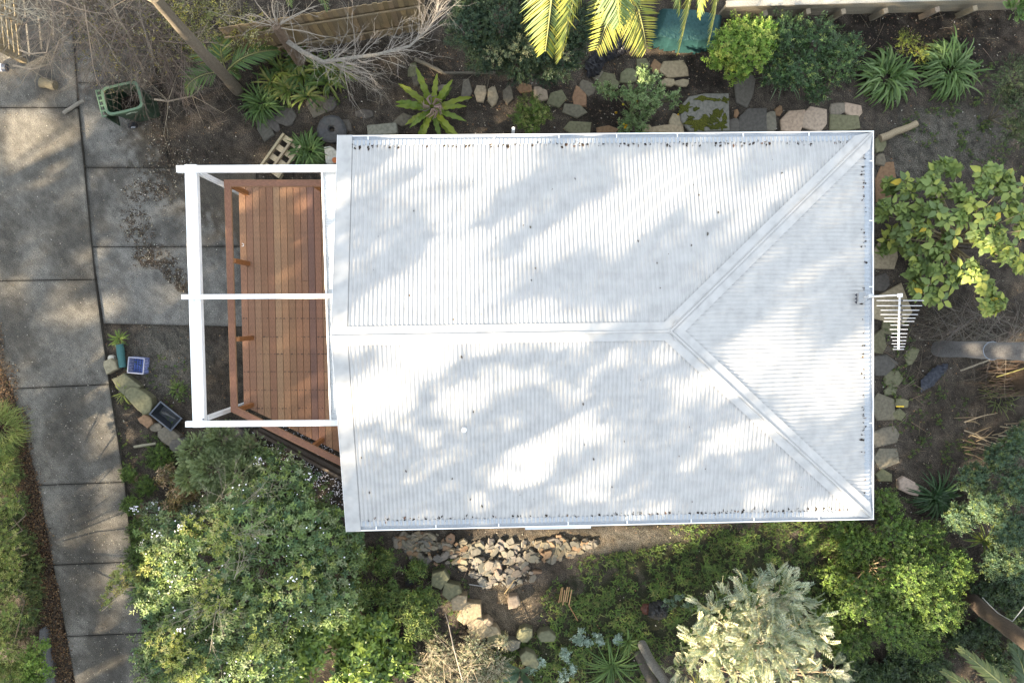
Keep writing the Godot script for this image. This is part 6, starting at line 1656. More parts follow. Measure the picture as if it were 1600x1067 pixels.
# ---------------------------------------------------------------- strappy clumps, ferns
func clump(called: String, label: String, cat: String, c: Vector3, n: int, L: float, W: float, rise0: float, rise1: float, bend: float, cols: Array, m: Material, group := "", spread := 0.05) -> Node3D:
	var mb := MB.new()
	for i in n:
		var az := rf(0, TAU)
		var f := sqrt(rf(0, 1))
		var tw := az + rf(-1.3, 1.3)
		mb.blade(Vector3(cos(az) * spread * f, 0, sin(az) * spread * f), Vector3(cos(tw), 0, sin(tw)), L * rf(0.6, 1.1), W * rf(0.8, 1.15), rf(rise0, rise1), bend * rf(0.6, 1.3), vary(cols[R.randi() % cols.size()], 0.2), 6)
	var o := base(called, c)
	tag(o, label, cat, group)
	part("leaves", mb.done(m), o, Transform3D(), "stuff")
	return o
func clumps() -> void:
	var G := [Color(0.085, 0.14, 0.042), Color(0.115, 0.18, 0.055), Color(0.065, 0.11, 0.035)]
	var gr := "strappy-leaved clumps"
	clump("strappy_clump", "large strappy green clump at the upper right, left of its twin", "agapanthus", Vector3(8.7, 0.1, -5.236), 230, 0.72, 0.036, 0.1, 1.4, 2.8, G + [Color(0.14, 0.2, 0.08)], M.leaf, gr, 0.3)
	clump("strappy_clump", "large strappy green clump at the upper right, right of its twin", "agapanthus", Vector3(10.123, 0.1, -5.415), 260, 0.76, 0.036, 0.1, 1.4, 2.8, G + [Color(0.14, 0.2, 0.08)], M.leaf, gr, 0.34)
	clump("strappy_clump", "strappy green clump between the pallet and the gable", "agapanthus", Vector3(-3.9, 0.1, -3.541), 190, 0.52, 0.026, 0.1, 1.3, 2.6, G, M.leaf, gr, 0.16)
	clump("strappy_clump", "dark strappy clump above the sunken flagstones, left of the bright bed", "agapanthus", Vector3(-4.903, 0.1, -4.545), 150, 0.58, 0.026, 0.1, 1.3, 2.6, G, M.leaf, gr, 0.16)
	clump("strappy_clump", "dark broad strappy clump by the broken slab right of the house", "agapanthus", Vector3(9.965, 0.1, 4.027), 100, 0.75, 0.032, 0.2, 1.2, 2.2, [Color(0.035, 0.07, 0.03), Color(0.05, 0.09, 0.04)], M.leaf_shiny, gr, 0.1)
	clump("strappy_clump", "deep green strappy clump in the grass at the bottom edge", "agapanthus", Vector3(2.729, 0.1, 7.784), 64, 0.85, 0.02, 0.1, 1.0, 1.7, G, M.leaf, gr, 0.08)
	clump("strappy_clump", "thin grey-green arching clump in front of the dark glossy shrub", "agapanthus", Vector3(6.353, 0.2, -5.213), 22, 0.8, 0.018, 0.4, 1.2, 1.6, [Color(0.16, 0.22, 0.13), Color(0.11, 0.17, 0.09)], M.leaf, gr)
	clump("strappy_clump", "small strappy tuft right of the lowest strappy clump in the grass", "agapanthus", Vector3(3.084, 0.1, 7.239), 18, 0.35, 0.025, 0.3, 1.1, 1.2, G, M.leaf, gr)
	clump("strappy_clump", "yellow striped strappy leaves in the lower left corner", "agapanthus", Vector3(-10.019, 0.3, 7.429), 16, 0.6, 0.04, 0.5, 1.3, 1.6, [Color(0.14, 0.18, 0.06), Color(0.3, 0.3, 0.14)], M.leaf, gr)
	clump("broad_dark_clump", "few broad dark leaves below the pale dry bush, bottom edge", "plant", Vector3(0.663, 0.1, 7.903), 12, 0.6, 0.10, 0.4, 1.2, 1.4, [Color(0.08, 0.12, 0.07), Color(0.05, 0.085, 0.05)], M.leaf)
	clump("cut_yellow_tuft", "pale yellow spiky leaf tuft at the bottom edge under the silvery banksia", "plant", Vector3(4.186, 1.9, 7.454), 26, 0.45, 0.022, 0.3, 1.2, 0.7, [Color(0.40, 0.38, 0.12), Color(0.32, 0.32, 0.12)], M.leaf)
	clump("bright_spider_clump", "sunlit spiky clump among the dark shrubs, lower right", "plant", Vector3(10.772, 0.6, 4.901), 40, 0.5, 0.026, 0.3, 1.2, 1.0, [Color(0.12, 0.14, 0.03), Color(0.07, 0.1, 0.03)], M.leaf)
	clump("grassy_weed", "bright weed tuft at the end of the teal roll", "weeds", Vector3(-8.014, 0.05, 0.516), 46, 0.24, 0.016, 0.2, 1.1, 1.0, [Color(0.14, 0.2, 0.04), Color(0.1, 0.15, 0.04)], M.leaf)
	clump("yellow_grass_tuft", "pale grass tuft between the two lichen boulders", "grass", Vector3(-7.913, 0.1, 1.663), 22, 0.3, 0.016, 0.3, 1.1, 1.2, [Color(0.24, 0.26, 0.06), Color(0.15, 0.18, 0.05)], M.leaf)
	clump("soil_grass_tuft", "small green grass tuft on the soil by the pergola beam", "grass", Vector3(-6.791, 0.03, 1.631), 40, 0.22, 0.013, 0.2, 1.1, 1.1, [Color(0.11, 0.16, 0.04)], M.leaf, "", 0.1)
	clump("arching_grass", "yellow-green arching grass at the left edge of the leaf strip", "ornamental grass", Vector3(-10.402, 0.35, 2.411), 520, 0.55, 0.009, 0.3, 1.3, 2.0, [Color(0.20, 0.24, 0.06), Color(0.15, 0.19, 0.05), Color(0.26, 0.28, 0.09)], M.leaf, "", 0.34)
	clump("arching_grass", "smaller tuft of arching grass below the first at the left edge", "ornamental grass", Vector3(-10.421, 0.3, 3.172), 300, 0.45, 0.009, 0.3, 1.3, 2.0, [Color(0.16, 0.2, 0.05), Color(0.22, 0.25, 0.08)], M.leaf, "", 0.15)
	clump("long_grass", "olive grass tufts under the fibrous stump", "grass", Vector3(11.45, 0.05, 1.784), 60, 0.4, 0.016, 0.2, 1.0, 1.3, [Color(0.10, 0.12, 0.04), Color(0.14, 0.15, 0.05)], M.leaf, "", 0.25)
	# the bed of clivia
	var k := 0
	for e in [Vector3(-4.422, 0.25, -5.211), Vector3(-4.017, 0.25, -5.107), Vector3(-3.609, 0.25, -5.286), Vector3(-4.302, 0.2, -4.821), Vector3(-3.896, 0.2, -4.689), Vector3(-3.486, 0.2, -4.991), Vector3(-3.24, 0.2, -5.21), Vector3(-4.64, 0.2, -4.981), Vector3(-4.07, 0.3, -5.4)]:
		clump("clivia", "broad strap-leaved plant " + ["at the left of the bed under the bare bough", "in the middle of the bed under the bare bough", "at the right top of the bed under the bough", "at the bed's lower left, above the dark clump", "at the bed's lower edge, above the flagstones", "at the bed's right, below the bough", "farthest right in the bed under the bough", "at the bed's left end beside the dark strappy clump", "at the top of the bed beside the brown trunk"][k], "clivia", e, 40, 0.46, 0.042, 0.2, 1.2, 1.9, [Color(0.13, 0.165, 0.035), Color(0.09, 0.13, 0.03), Color(0.19, 0.2, 0.06), Color(0.06, 0.1, 0.03)], M.leaf, "strap-leaved plants in the bed under the bare bough", 0.06)
		k += 1
	# bird's nest fern: each frond a piece
	var f := base("birds_nest_fern", Vector3(-1.225, 0.15, -4.424))
	tag(f, "bird's nest fern with long wavy yellow-green fronds above the eave", "fern")
	for i in 18:
		var mb := MB.new()
		var w := TAU * i / 18.0 + rf(-0.2, 0.2)
		var d := Vector3(cos(w), 0, sin(w))
		mb.blade(d * 0.06, d, rf(0.6, 1.0), rf(0.10, 0.135), rf(0.35, 1.0), rf(0.8, 1.6), vary([Color(0.14, 0.18, 0.025), Color(0.10, 0.145, 0.025), Color(0.18, 0.21, 0.03)][i % 3], 0.15), 16, 0.22)
		part("frond", mb.done(M.leaf_shiny), f)
	var dd := MB.new()
	for i in 26:
		var w := rf(0, TAU)
		dd.tube([Vector3(cos(w) * 0.05, 0.3, sin(w) * 0.05), Vector3(cos(w) * rf(0.15, 0.2), rf(0.3, 0.42), sin(w) * 0.17), Vector3(cos(w + 0.5) * rf(0.2, 0.3), rf(0.2, 0.35), sin(w + 0.5) * 0.25)], [0.012, 0.016, 0.006], 4, vary(Color(0.2, 0.15, 0.12), 0.5))
	part("dead_fronds", dd.done(M.twig), f)

func palm_frond(parent: Node3D, a: Vector3, b: Vector3, sag: float, pairs: int, ll: float, lw: float, col: Array, up := Vector3.UP, m: Material = null, fine := false, ang := 0.85, spread := 1.0) -> void:
	var mb := MB.new()
	var pts := []
	var rad := []
	var L := a.distance_to(b)
	for i in 11:
		var f := i / 10.0
		pts.append(a.lerp(b, f) + Vector3(0, sag * 4.0 * f * (1.0 - f), 0)); rad.append(lerpf(0.016, 0.004, f) * clampf(L, 0.5, 1.6))
	mb.tube(pts, rad, 5, Color(0.3, 0.3, 0.12), false)
	for i in pairs:
		var f := 0.12 + 0.88 * (i + 0.5) / pairs
		var k := f * 10.0
		var p: Vector3 = pts[int(k)].lerp(pts[mini(10, int(k) + 1)], k - int(k))
		var t: Vector3 = (pts[mini(10, int(k) + 1)] - pts[mini(9, int(k))]).normalized()
		var side := t.cross(up).normalized()
		var sz := pow(sin(PI * clampf(0.12 + f * 0.82, 0, 1)), 0.6)
		for s in [-1.0, 1.0]:
			var an := ang - f * 0.4 + rf(-0.06, 0.06)
			var d: Vector3 = (t * cos(an) + side * s * sin(an) * spread + Vector3(0, rf(-0.16, 0.06), 0)).normalized()
			mb.leaf(lay(p, d, up), ll * sz * rf(0.88, 1.08), lw, vary(col[R.randi() % col.size()], 0.14), 0.22, rf(0.08, 0.22), true)
	part("frond", mb.done(m if m else M.leaf), parent)
func palms() -> void:
	# tall palm whose crown hangs in at the top
	var Y := [Color(0.25, 0.26, 0.055), Color(0.20, 0.23, 0.06), Color(0.30, 0.29, 0.07)]
	var gg := [Color(0.16, 0.21, 0.09), Color(0.13, 0.185, 0.08)]
	var p := base("tall_palm", Vector3(2.298, 0, -7.413))
	tag(p, "tall palm whose yellow-green fronds hang in at the top edge, left of the tarpaulin", "palm")
	var inv := Transform3D(Basis(), -p.position)
	part("trunk", trunk_mesh([inv * Vector3(2.311, -0.1, -7.455), inv * Vector3(1.901, 3, -6.823), inv * Vector3(1.558, 5.6, -6.341)], 0.12, 0.09, Color(0.25, 0.22, 0.17)), p)
	palm_frond(p, inv * Vector3(1.007, 5.2, -5.491), inv * Vector3(0.944, 3.9, -4.47), 0.35, 34, 0.66, 0.032, gg + Y, Vector3.UP, null, false, 1.0)
	palm_frond(p, inv * Vector3(1.466, 5.2, -5.689), inv * Vector3(1.204, 3.9, -4.386), 0.3, 34, 0.5, 0.032, Y, Vector3(0.6, 0.8, 0))
	palm_frond(p, inv * Vector3(1.89, 5, -5.494), inv * Vector3(2.121, 4.4, -4.792), 0.15, 28, 0.55, 0.032, gg, Vector3.UP, null, false, 1.0)
	palm_frond(p, inv * Vector3(2.295, 4.4, -5.71), inv * Vector3(1.906, 3.2, -4.731), 0.4, 34, 0.6, 0.028, Y, Vector3(-0.2, 1, 0.2), null, false, 1.05)
	palm_frond(p, inv * Vector3(2.033, 4.4, -5.655), inv * Vector3(2.8, 3.2, -4.762), 0.4, 36, 0.64, 0.028, Y + [Color(0.36, 0.34, 0.08)], Vector3(0.2, 1, 0.2), null, false, 1.1)
	for k in 6: palm_frond(p, inv * Vector3(1.584, 5.4, -6.354), inv * Vector3(1.637, 5, -6.564) + Vector3(cos(k * 0.5 + 3.4), 0.0, sin(k * 0.5 + 3.4)) * 1.9, 0.4, 22, 0.5, 0.035, gg)
	p = base("second_palm", Vector3(4.536, 0, -7.853))
	tag(p, "second palm with drooping yellow fronds hanging over the teal tarpaulin", "palm")
	inv = Transform3D(Basis(), -p.position)
	part("trunk", trunk_mesh([inv * Vector3(4.562, -0.1, -7.898), inv * Vector3(3.869, 3, -7.19), inv * Vector3(3.43, 5, -6.884)], 0.11, 0.08, Color(0.25, 0.22, 0.17)), p)
	palm_frond(p, inv * Vector3(3.291, 4.6, -5.889), inv * Vector3(3.328, 3.4, -4.634), 0.3, 30, 0.34, 0.03, Y, Vector3(0.75, 0.65, 0.1), null, false, 0.7)
	palm_frond(p, inv * Vector3(3.654, 4.6, -5.894), inv * Vector3(3.844, 3.5, -4.784), 0.3, 28, 0.34, 0.03, Y, Vector3(0.7, 0.7, 0.1), null, false, 0.65)
	palm_frond(p, inv * Vector3(3.343, 4.6, -5.89), inv * Vector3(3.555, 3.9, -5.097), 0.25, 22, 0.34, 0.03, gg + Y, Vector3(-0.5, 0.8, 0.1), null, false, 0.7)
	palm_frond(p, inv * Vector3(2.826, 4.6, -5.883), inv * Vector3(3.227, 3.9, -5.136), 0.25, 22, 0.34, 0.03, gg, Vector3(0.4, 0.8, 0.1), null, false, 0.7)
	for k in 6: palm_frond(p, inv * Vector3(3.458, 4.9, -6.841), inv * Vector3(3.568, 4.5, -7.058) + Vector3(cos(k * 0.5 + 3.4), 0.0, sin(k * 0.5 + 3.4)) * 1.7, 0.4, 22, 0.5, 0.035, gg)
	# thin fronds at the very top left of centre
	p = base("fence_palm", Vector3(-4.053, 0, -7.877))
	tag(p, "palm behind the paling fence with frond tips showing at the top edge", "palm")
	inv = Transform3D(Basis(), -p.position)
	part("trunk", trunk_mesh([inv * Vector3(-4.076, -0.1, -7.922), inv * Vector3(-3.682, 2, -7.574), inv * Vector3(-3.422, 3.4, -7.324)], 0.10, 0.08, Color(0.25, 0.22, 0.17)), p)
	palm_frond(p, inv * Vector3(-3.218, 3.6, -6.364), inv * Vector3(-2.97, 2.6, -5.625), 0.3, 24, 0.32, 0.02, gg, Vector3(0.3, 1, 0))
	palm_frond(p, inv * Vector3(-3.381, 3.6, -6.362), inv * Vector3(-3.62, 2.8, -5.61), 0.3, 24, 0.32, 0.02, gg, Vector3(0, 1, 0))
	# small green palm under the slender trunk
	p = base("young_palm", Vector3(-5.658, 0.1, -5.137))
	tag(p, "young green palm at the foot of the slender trunk, upper left", "palm")
	inv = Transform3D(Basis(), -p.position)
	var g3 := [Color(0.10, 0.16, 0.055), Color(0.13, 0.19, 0.06), Color(0.08, 0.135, 0.05)]
	palm_frond(p, inv * Vector3(-5.456, 0.8, -5.008), inv * Vector3(-6.286, 0.75, -4.65), 0.3, 22, 0.42, 0.032, g3)
	palm_frond(p, inv * Vector3(-5.397, 0.9, -5.03), inv * Vector3(-6.065, 0.9, -5.411), 0.3, 22, 0.36, 0.032, g3 + [Color(0.22, 0.22, 0.05)])
	palm_frond(p, inv * Vector3(-5.397, 0.9, -5.03), inv * Vector3(-5.357, 1, -5.642), 0.3, 22, 0.38, 0.032, g3 + [Color(0.2, 0.22, 0.05)])
	palm_frond(p, inv * Vector3(-5.358, 0.9, -5.004), inv * Vector3(-4.355, 0.9, -5.428), 0.3, 24, 0.40, 0.032, g3)
	palm_frond(p, inv * Vector3(-5.391, 0.8, -5.009), inv * Vector3(-5.192, 0.6, -4.992), 0.2, 14, 0.25, 0.026, g3)
	part("stalk", trunk_mesh([Vector3(0, -0.1, 0), Vector3(0, 0.4, 0), Vector3(0, 0.8, 0)], 0.06, 0.04, Color(0.2, 0.2, 0.1)), p)
	# cycad in the lower right corner
	p = base("broad_frond_palm", Vector3(11.699, 0, 8.6))
	tag(p, "broad ribbed fronds pushing in at the lower right corner", "palm")
	inv = Transform3D(Basis(), -p.position)
	palm_frond(p, inv * Vector3(11.174, 1.2, 8.083), inv * Vector3(9.698, 1.6, 6.866), 0.2, 24, 0.34, 0.06, [Color(0.12, 0.14, 0.05), Color(0.09, 0.115, 0.045)], Vector3.UP, M.leaf_shiny, true, 0.75)
	palm_frond(p, inv * Vector3(10.829, 1.1, 8.265), inv * Vector3(9.535, 1.3, 7.467), 0.2, 20, 0.3, 0.05, [Color(0.09, 0.115, 0.045), Color(0.14, 0.155, 0.06)], Vector3.UP, M.leaf_shiny, true, 0.75)
	palm_frond(p, inv * Vector3(11.243, 1.3, 8.035), inv * Vector3(10.946, 1.4, 6.897), 0.2, 22, 0.34, 0.06, [Color(0.05, 0.075, 0.035)], Vector3.UP, M.leaf_shiny, true, 0.75)
	part("stalk", trunk_mesh([Vector3(0, -0.1, 0), Vector3(0.05, 0.6, 0.1), Vector3(0.1, 1.2, 0.2)], 0.14, 0.1, Color(0.14, 0.11, 0.08)), p)

# ---------------------------------------------------------------- grass and litter
func in_zone(x: float, z: float, zones: Array) -> float:
	var w := 0.0
	for e in zones: w = maxf(w, 1.0 - smoothstep(0.75, 1.15, soft(x, z, e)))
	return w
func litter() -> void:
	var w := []
	var tn := []
	var meadow := [[5.513, 5.9, 3.376, 1.097, -8], [2.783, 6.669, 1.758, 1.055, 0], [4.654, 6.689, 1.688, 1.125, 0], [1.926, 7.746, 2.11, 0.844, 0], [7.407, 6.571, 1.407, 1.266, 0], [6.952, 5.115, 1.829, 0.563, -3]]
	var tries := 0
	while w.size() < 9500 and tries < 40000:
		tries += 1
		var x := rf(-0.5, 9.5)
		var z := rf(4.3, 8.6)
		var d := in_zone(x, z, meadow) * (0.55 + 1.3 * N.get_noise_2d(x * 1.4, z * 1.4))
		if in_zone(x, z, bare) > 0.4 or in_zone(x, z, tan_ground) > 0.35: continue
		if rf(0, 1) > d: continue
		w.append(Transform3D(Basis(Vector3.UP, rf(0, TAU)) * Basis.from_scale(Vector3.ONE * rf(0.4, 1.1) * (0.75 + 0.7 * maxf(0.0, N.get_noise_2d(x * 2.3 + 8.0, z * 2.3)))), Vector3(x, 0.0, z)))
		tn.append(pick_tint([Color(0.10, 0.16, 0.035), Color(0.08, 0.125, 0.03), Color(0.14, 0.20, 0.045), Color(0.17, 0.18, 0.06), Color(0.06, 0.095, 0.03)], 0.3) * (1.0 + 0.6 * N.get_noise_2d(x * 1.7, z * 1.7 + 30.0)))
	tag(swarm("lawn_grass", tuft(9, 0.12, 0.010, 0.1, 1.0, 0.9, M.leaf), self, w, tn), "rough green grass below the house", "grass")
	# weeds here and there
	w = []; tn = []
	var weedy := [[-4.077, -4.948, 0.985, 0.563, 0], [-7.33, 2.892, 0.844, 0.563, 0], [9.812, 2.101, 0.844, 0.844, 0], [10.119, 2.966, 0.703, 0.422, 0], [-2.337, 5.758, 1.125, 0.844, 0], [10.69, -5.143, 0.703, 0.563, 0], [9.066, 0.952, 0.422, 0.844, 0], [-7.174, 1.633, 0.844, 0.703, 0], [10.133, -4.156, 0.985, 0.422, 0], [11.009, -3.598, 0.844, 0.563, 0], [-10.06, 2.044, 0.563, 0.844, 0], [-0.925, 6.201, 0.422, 0.844, 0]]
	for k in 5200:
		var e: Array = weedy[R.randi() % weedy.size()]
		var a := rf(0, TAU)
		var r := sqrt(rf(0, 1)) * 1.1
		var x: float = e[0] + cos(a) * r * e[2]
		var z: float = e[1] + sin(a) * r * e[3]
		if N.get_noise_2d(x * 1.6 + 5.0, z * 1.6) < rf(-0.15, 0.35): continue
		w.append(Transform3D(Basis(Vector3.UP, rf(0, TAU)) * Basis.from_scale(Vector3.ONE * rf(0.5, 1.2)), Vector3(x, 0.0, z)))
		tn.append(pick_tint([Color(0.08, 0.13, 0.03), Color(0.06, 0.09, 0.03), Color(0.12, 0.15, 0.04)], 0.25))
	tag(swarm("weeds", sprig(8, 0.04, 0.045, 0.016, 0.0, 0.9, 0.15, 0.15, M.leaf), self, w, tn), "small weeds scattered over the garden soil", "weeds")
	# chips and dead leaves over all bare soil
	var ch := MB.new()
	ch.leaf(Transform3D(), 1.0, 0.5, Color.WHITE, 0.25, -0.15)
	var chip := ch.done(M.dry)
	w = []; tn = []
	var strip := [[-10.611, 0.932, 0.169, 0.844, -5], [-10.358, 1.904, 0.183, 0.844, -8], [-10.104, 2.881, 0.197, 0.844, -8], [-9.922, 4.142, 0.225, 0.844, -8], [-9.737, 5.269, 0.239, 0.844, -8], [-9.54, 6.544, 0.211, 0.844, -8], [-9.342, 7.825, 0.197, 0.844, -8]]
	var mulchy := [[2.731, -4.52, 0.844, 0.563, 0], [3.29, -5.079, 1.829, 0.844, 0], [0.211, -4.501, 1.688, 0.563, 0], [9.666, -6.112, 2.532, 0.774, 0], [-0.9, -5.319, 0.844, 0.563, 0], [4.556, -5.368, 0.844, 0.563, 0]]
	var drift := [[-7.132, -5.398, 0.169, 0.844, 0], [-7.089, -4.581, 0.197, 0.703, 0], [-6.99, -3.83, 0.225, 0.563, 0], [-7.231, -4.17, 0.197, 0.422, 0], [-6.831, -3.489, 0.422, 0.281, 0], [-7.001, -3.049, 0.563, 0.366, 0], [-6.629, -3.284, 0.422, 0.281, 0], [-7.416, -2.662, 0.394, 0.169, 40], [-7.711, -2.042, 0.197, 0.422, 0], [-7.511, -1.767, 0.225, 0.394, -20], [-7.271, -1.285, 0.253, 0.225, 0], [-7.436, -1.215, 0.253, 0.141, 30], [-6.972, -1.119, 0.197, 0.197, 0], [-6.798, -0.843, 0.197, 0.141, -40], [-6.595, -0.622, 0.169, 0.098, -40], [-7.113, -2.87, 0.422, 0.422, 0]]
	var browns := [Color(0.10, 0.06, 0.035), Color(0.16, 0.09, 0.045), Color(0.06, 0.042, 0.03), Color(0.22, 0.14, 0.07)]
	var darks := [Color(0.035, 0.026, 0.02), Color(0.06, 0.045, 0.032), Color(0.09, 0.07, 0.05)]
	var pale := [Color(0.30, 0.26, 0.2), Color(0.22, 0.18, 0.12), Color(0.38, 0.35, 0.3)]
	for k in 110000:
		var x := rf(-10.9, 12.8)
		var z := rf(-7.2, 8.9)
		var s := rf(0.014, 0.05)
		var c := pick_tint(darks, 0.35)
		var keep := 0.30
		var y := 0.012
		var stp := in_zone(x, z, strip)
		if stp > 0.0:
			keep = 1.0; c = pick_tint(browns, 0.35); s *= 1.25
			y = rf(0.01, 0.13)
		elif in_zone(x, z, mulchy) > 0.2:
			keep = 0.75; c = pick_tint(darks + [Color(0.12, 0.075, 0.05)], 0.35); s *= 1.1
		if rf(0, 1) > keep: continue
		if rf(0, 1) < 0.10: c = pick_tint(pale, 0.3)
		elif rf(0, 1) < 0.2: c = pick_tint(browns, 0.4)
		if x > -2.3 and x < 6.2 and absf(z - 0.3) < 3.0: continue
		w.append(lay(Vector3(x, y, z), Vector3(rf(-1, 1), rf(-0.25, 0.25), rf(-1, 1)), Vector3(rf(-0.4, 0.4), 1, rf(-0.4, 0.4))) * Transform3D(Basis.from_scale(Vector3.ONE * s), Vector3.ZERO))
		tn.append(c)
	for k in 16000:
		var e: Array = strip[R.randi() % strip.size()]
		var a := rf(0, TAU)
		var r := sqrt(rf(0, 1)) * 1.1
		w.append(lay(Vector3(e[0] + cos(a) * r * e[2], rf(0.02, 0.14), e[1] + sin(a) * r * e[3]), Vector3(rf(-1, 1), rf(-0.3, 0.3), rf(-1, 1)), Vector3(rf(-0.5, 0.5), 1, rf(-0.5, 0.5))) * Transform3D(Basis.from_scale(Vector3.ONE * rf(0.02, 0.055)), Vector3.ZERO))
		tn.append(pick_tint(browns + darks, 0.35))
	for k in 10500:
		var e: Array = drift[R.randi() % drift.size()]
		var a := rf(0, TAU)
		var r := pow(rf(0, 1), 0.7) * 1.3
		var x: float = e[0] + cos(a) * r * e[2]
		var z: float = e[1] + sin(a) * r * e[3]
		if N.get_noise_2d(x * 5.0, z * 5.0) < -0.15: continue
		w.append(lay(Vector3(x, rf(0.04, 0.055), z), Vector3(rf(-1, 1), rf(-0.2, 0.2), rf(-1, 1))) * Transform3D(Basis.from_scale(Vector3.ONE * rf(0.015, 0.045)), Vector3.ZERO))
		tn.append(pick_tint(darks, 0.35) if rf(0, 1) < 0.9 else pick_tint(pale, 0.3))
	# thin scatter on the concrete
	for k in 3600:
		var z := rf(-7, 8.5)
		var x := rf(-10.6, -5.6) if z < 0.2 else rf(-10.6 + z * 0.19, -8.2 + z * 0.1)
		w.append(lay(Vector3(x, 0.108 if x < -8.55 + z * 0.1 else 0.045, z), Vector3(rf(-1, 1), rf(-0.1, 0.1), rf(-1, 1))) * Transform3D(Basis.from_scale(Vector3.ONE * rf(0.01, 0.034)), Vector3.ZERO))
		tn.append(pick_tint(darks, 0.3) if rf(0, 1) < 0.5 else pick_tint(pale, 0.3))
	tag(swarm("leaf_litter", chip, self, w, tn), "dead leaves, bark and chips strewn over soil, drive edge and pad", "leaves")
	# fallen petals under the deck's cut corner
	w = []; tn = []
	for k in 1700:
		var f := rf(0, 1)
		var c := Vector3(-4.75, 0.05, 2.544).lerp(Vector3(-3.158, 0.05, 3.537), f) + Vector3(rf(-0.5, 0.5), 0, rf(-0.35, 0.75))
		if N.get_noise_2d(c.x * 2.5, c.z * 2.5) < rf(-0.5, 0.15): continue
		c.y = rf(0.02, 0.06)
		w.append(lay(c, Vector3(rf(-1, 1), rf(-0.2, 0.2), rf(-1, 1))) * Transform3D(Basis.from_scale(Vector3.ONE * rf(0.02, 0.042)), Vector3.ZERO))
		tn.append(Color(0.8, 0.77, 0.82))
	tag(swarm("fallen_petals", chip, self, w, tn), "white fallen petals on the soil below the deck's cut corner", "petals")
	# twigs on the ground
	var tg := MB.new()
	for k in 150:
		var e: Array = [[1480, 650, 90, 90], [700, 120, 60, 40], [1440, 40, 120, 35], [640, 900, 90, 60], [250, 150, 60, 50], [1450, 560, 60, 40]][R.randi() % 6]
		var p := Vector3((e[0] - 765.0) / 71.0 + rf(-1, 1) * e[2] / 71.0, rf(0.02, 0.06), (e[1] - 493.0) / 71.0 + rf(-1, 1) * e[3] / 71.0)
		var d := Vector3(rf(-1, 1), rf(-0.03, 0.1), rf(-1, 1)).normalized()
		tg.tube([p, p + d * rf(0.1, 0.2) + Vector3(0, 0.015, 0), p + d * rf(0.25, 0.5)], [0.006, 0.005, 0.002], 3, vary(Color(0.16, 0.125, 0.09), 0.4), false)
	tag(part("fallen_twigs", tg.done(M.twig), self, Transform3D(), "stuff"), "thin fallen twigs scattered on the garden soil", "twigs")

# ---------------------------------------------------------------- the tall trees towards the sun, whose crowns shade the garden
var sun_on_roof := [[-1.121, -2.704, 1.36, 0.385, 8], [-1.628, -1.998, 1.473, 0.703, 6], [-0.846, -0.71, 0.85, 0.476, 15], [-1.854, -1.438, 0.68, 0.204, 10], [-0.283, -0.011, 1.53, 0.249, 4], [-1.974, 0.215, 0.85, 0.295, 0], [2.209, -1.824, 0.963, 0.453, 15], [1.358, -1.369, 0.737, 0.272, 15], [3.75, -1.604, 0.51, 0.204, 8], [4.253, -2.961, 0.68, 0.272, 10], [1.078, 0.249, 0.793, 0.159, 4], [-1.584, 0.985, 0.793, 0.249, 22], [-0.849, 0.702, 1.587, 0.227, 25], [-1.982, 1.835, 0.51, 0.272, 25], [-0.852, 1.759, 0.68, 0.159, 30], [0.512, 2.53, 0.85, 0.272, 25], [-0.058, 3.1, 0.623, 0.249, 30], [1.314, 3.373, 0.453, 0.091, 25], [3.716, 1.199, 0.737, 0.136, 18], [4.58, 1.086, 0.793, 0.431, -25], [5.314, 1.513, 0.85, 0.431, -35], [6.489, 0.766, 0.453, 0.703, 0], [6.15, 1.457, 0.51, 0.227, 20], [6.595, 0.02, 0.249, 0.295, 0], [6.704, 3.43, 0.249, 0.204, 0], [6.455, 2.441, 0.272, 0.113, 15], [6.296, 3.602, 0.249, 0.113, 0], [5.639, 2.437, 0.113, 0.068, 0], [3.61, 2.371, 0.295, 0.079, 35], [3.037, 3.002, 0.295, 0.079, 35], [4.766, 2.26, 0.34, 0.102, 25], [-2.46, -2.83, 0.295, 0.113, 20], [5.774, -0.609, 0.181, 0.068, 10]]
var sun_on_ground := [[-10.006, -3.633, 0.872, 0.675, 10], [-10.239, -6.181, 0.703, 0.985, 0], [-9.492, -6.594, 0.844, 0.366, 0], [-10.445, -0.561, 0.478, 0.169, 0], [-8.793, -0.134, 0.253, 0.07, 10], [-0.074, 6.611, 1.097, 0.788, -30], [-0.927, 7.063, 0.844, 0.422, 0], [3.347, 4.915, 0.844, 0.127, 20], [4.207, 4.777, 0.703, 0.127, 20], [2.346, 5.08, 0.563, 0.113, 20], [3.851, 5.207, 0.703, 0.141, 10], [1.99, 5.25, 0.422, 0.084, 10], [-0.573, 7.788, 1.125, 0.774, 0], [-1.634, 6.624, 0.422, 0.563, 0], [-2.91, 7.472, 1.688, 0.647, 0], [9.714, 4.846, 0.872, 0.225, 12], [10.728, 4.272, 0.985, 0.169, 18], [8.902, 4.261, 0.309, 0.113, 10], [9.109, 3.539, 0.281, 0.113, 30], [9.333, 3.902, 0.225, 0.113, 0], [11.333, 5.149, 0.563, 0.366, 0], [-8.372, 7.837, 0.309, 0.141, 20], [-11.076, 4.977, 0.506, 3.658, 0], [-10.748, 2.32, 0.338, 0.703, 0], [8.812, 3.177, 0.197, 0.113, 0], [11.981, 7.94, 0.281, 0.281, 0], [5.503, 4.816, 0.422, 0.113, 10]]
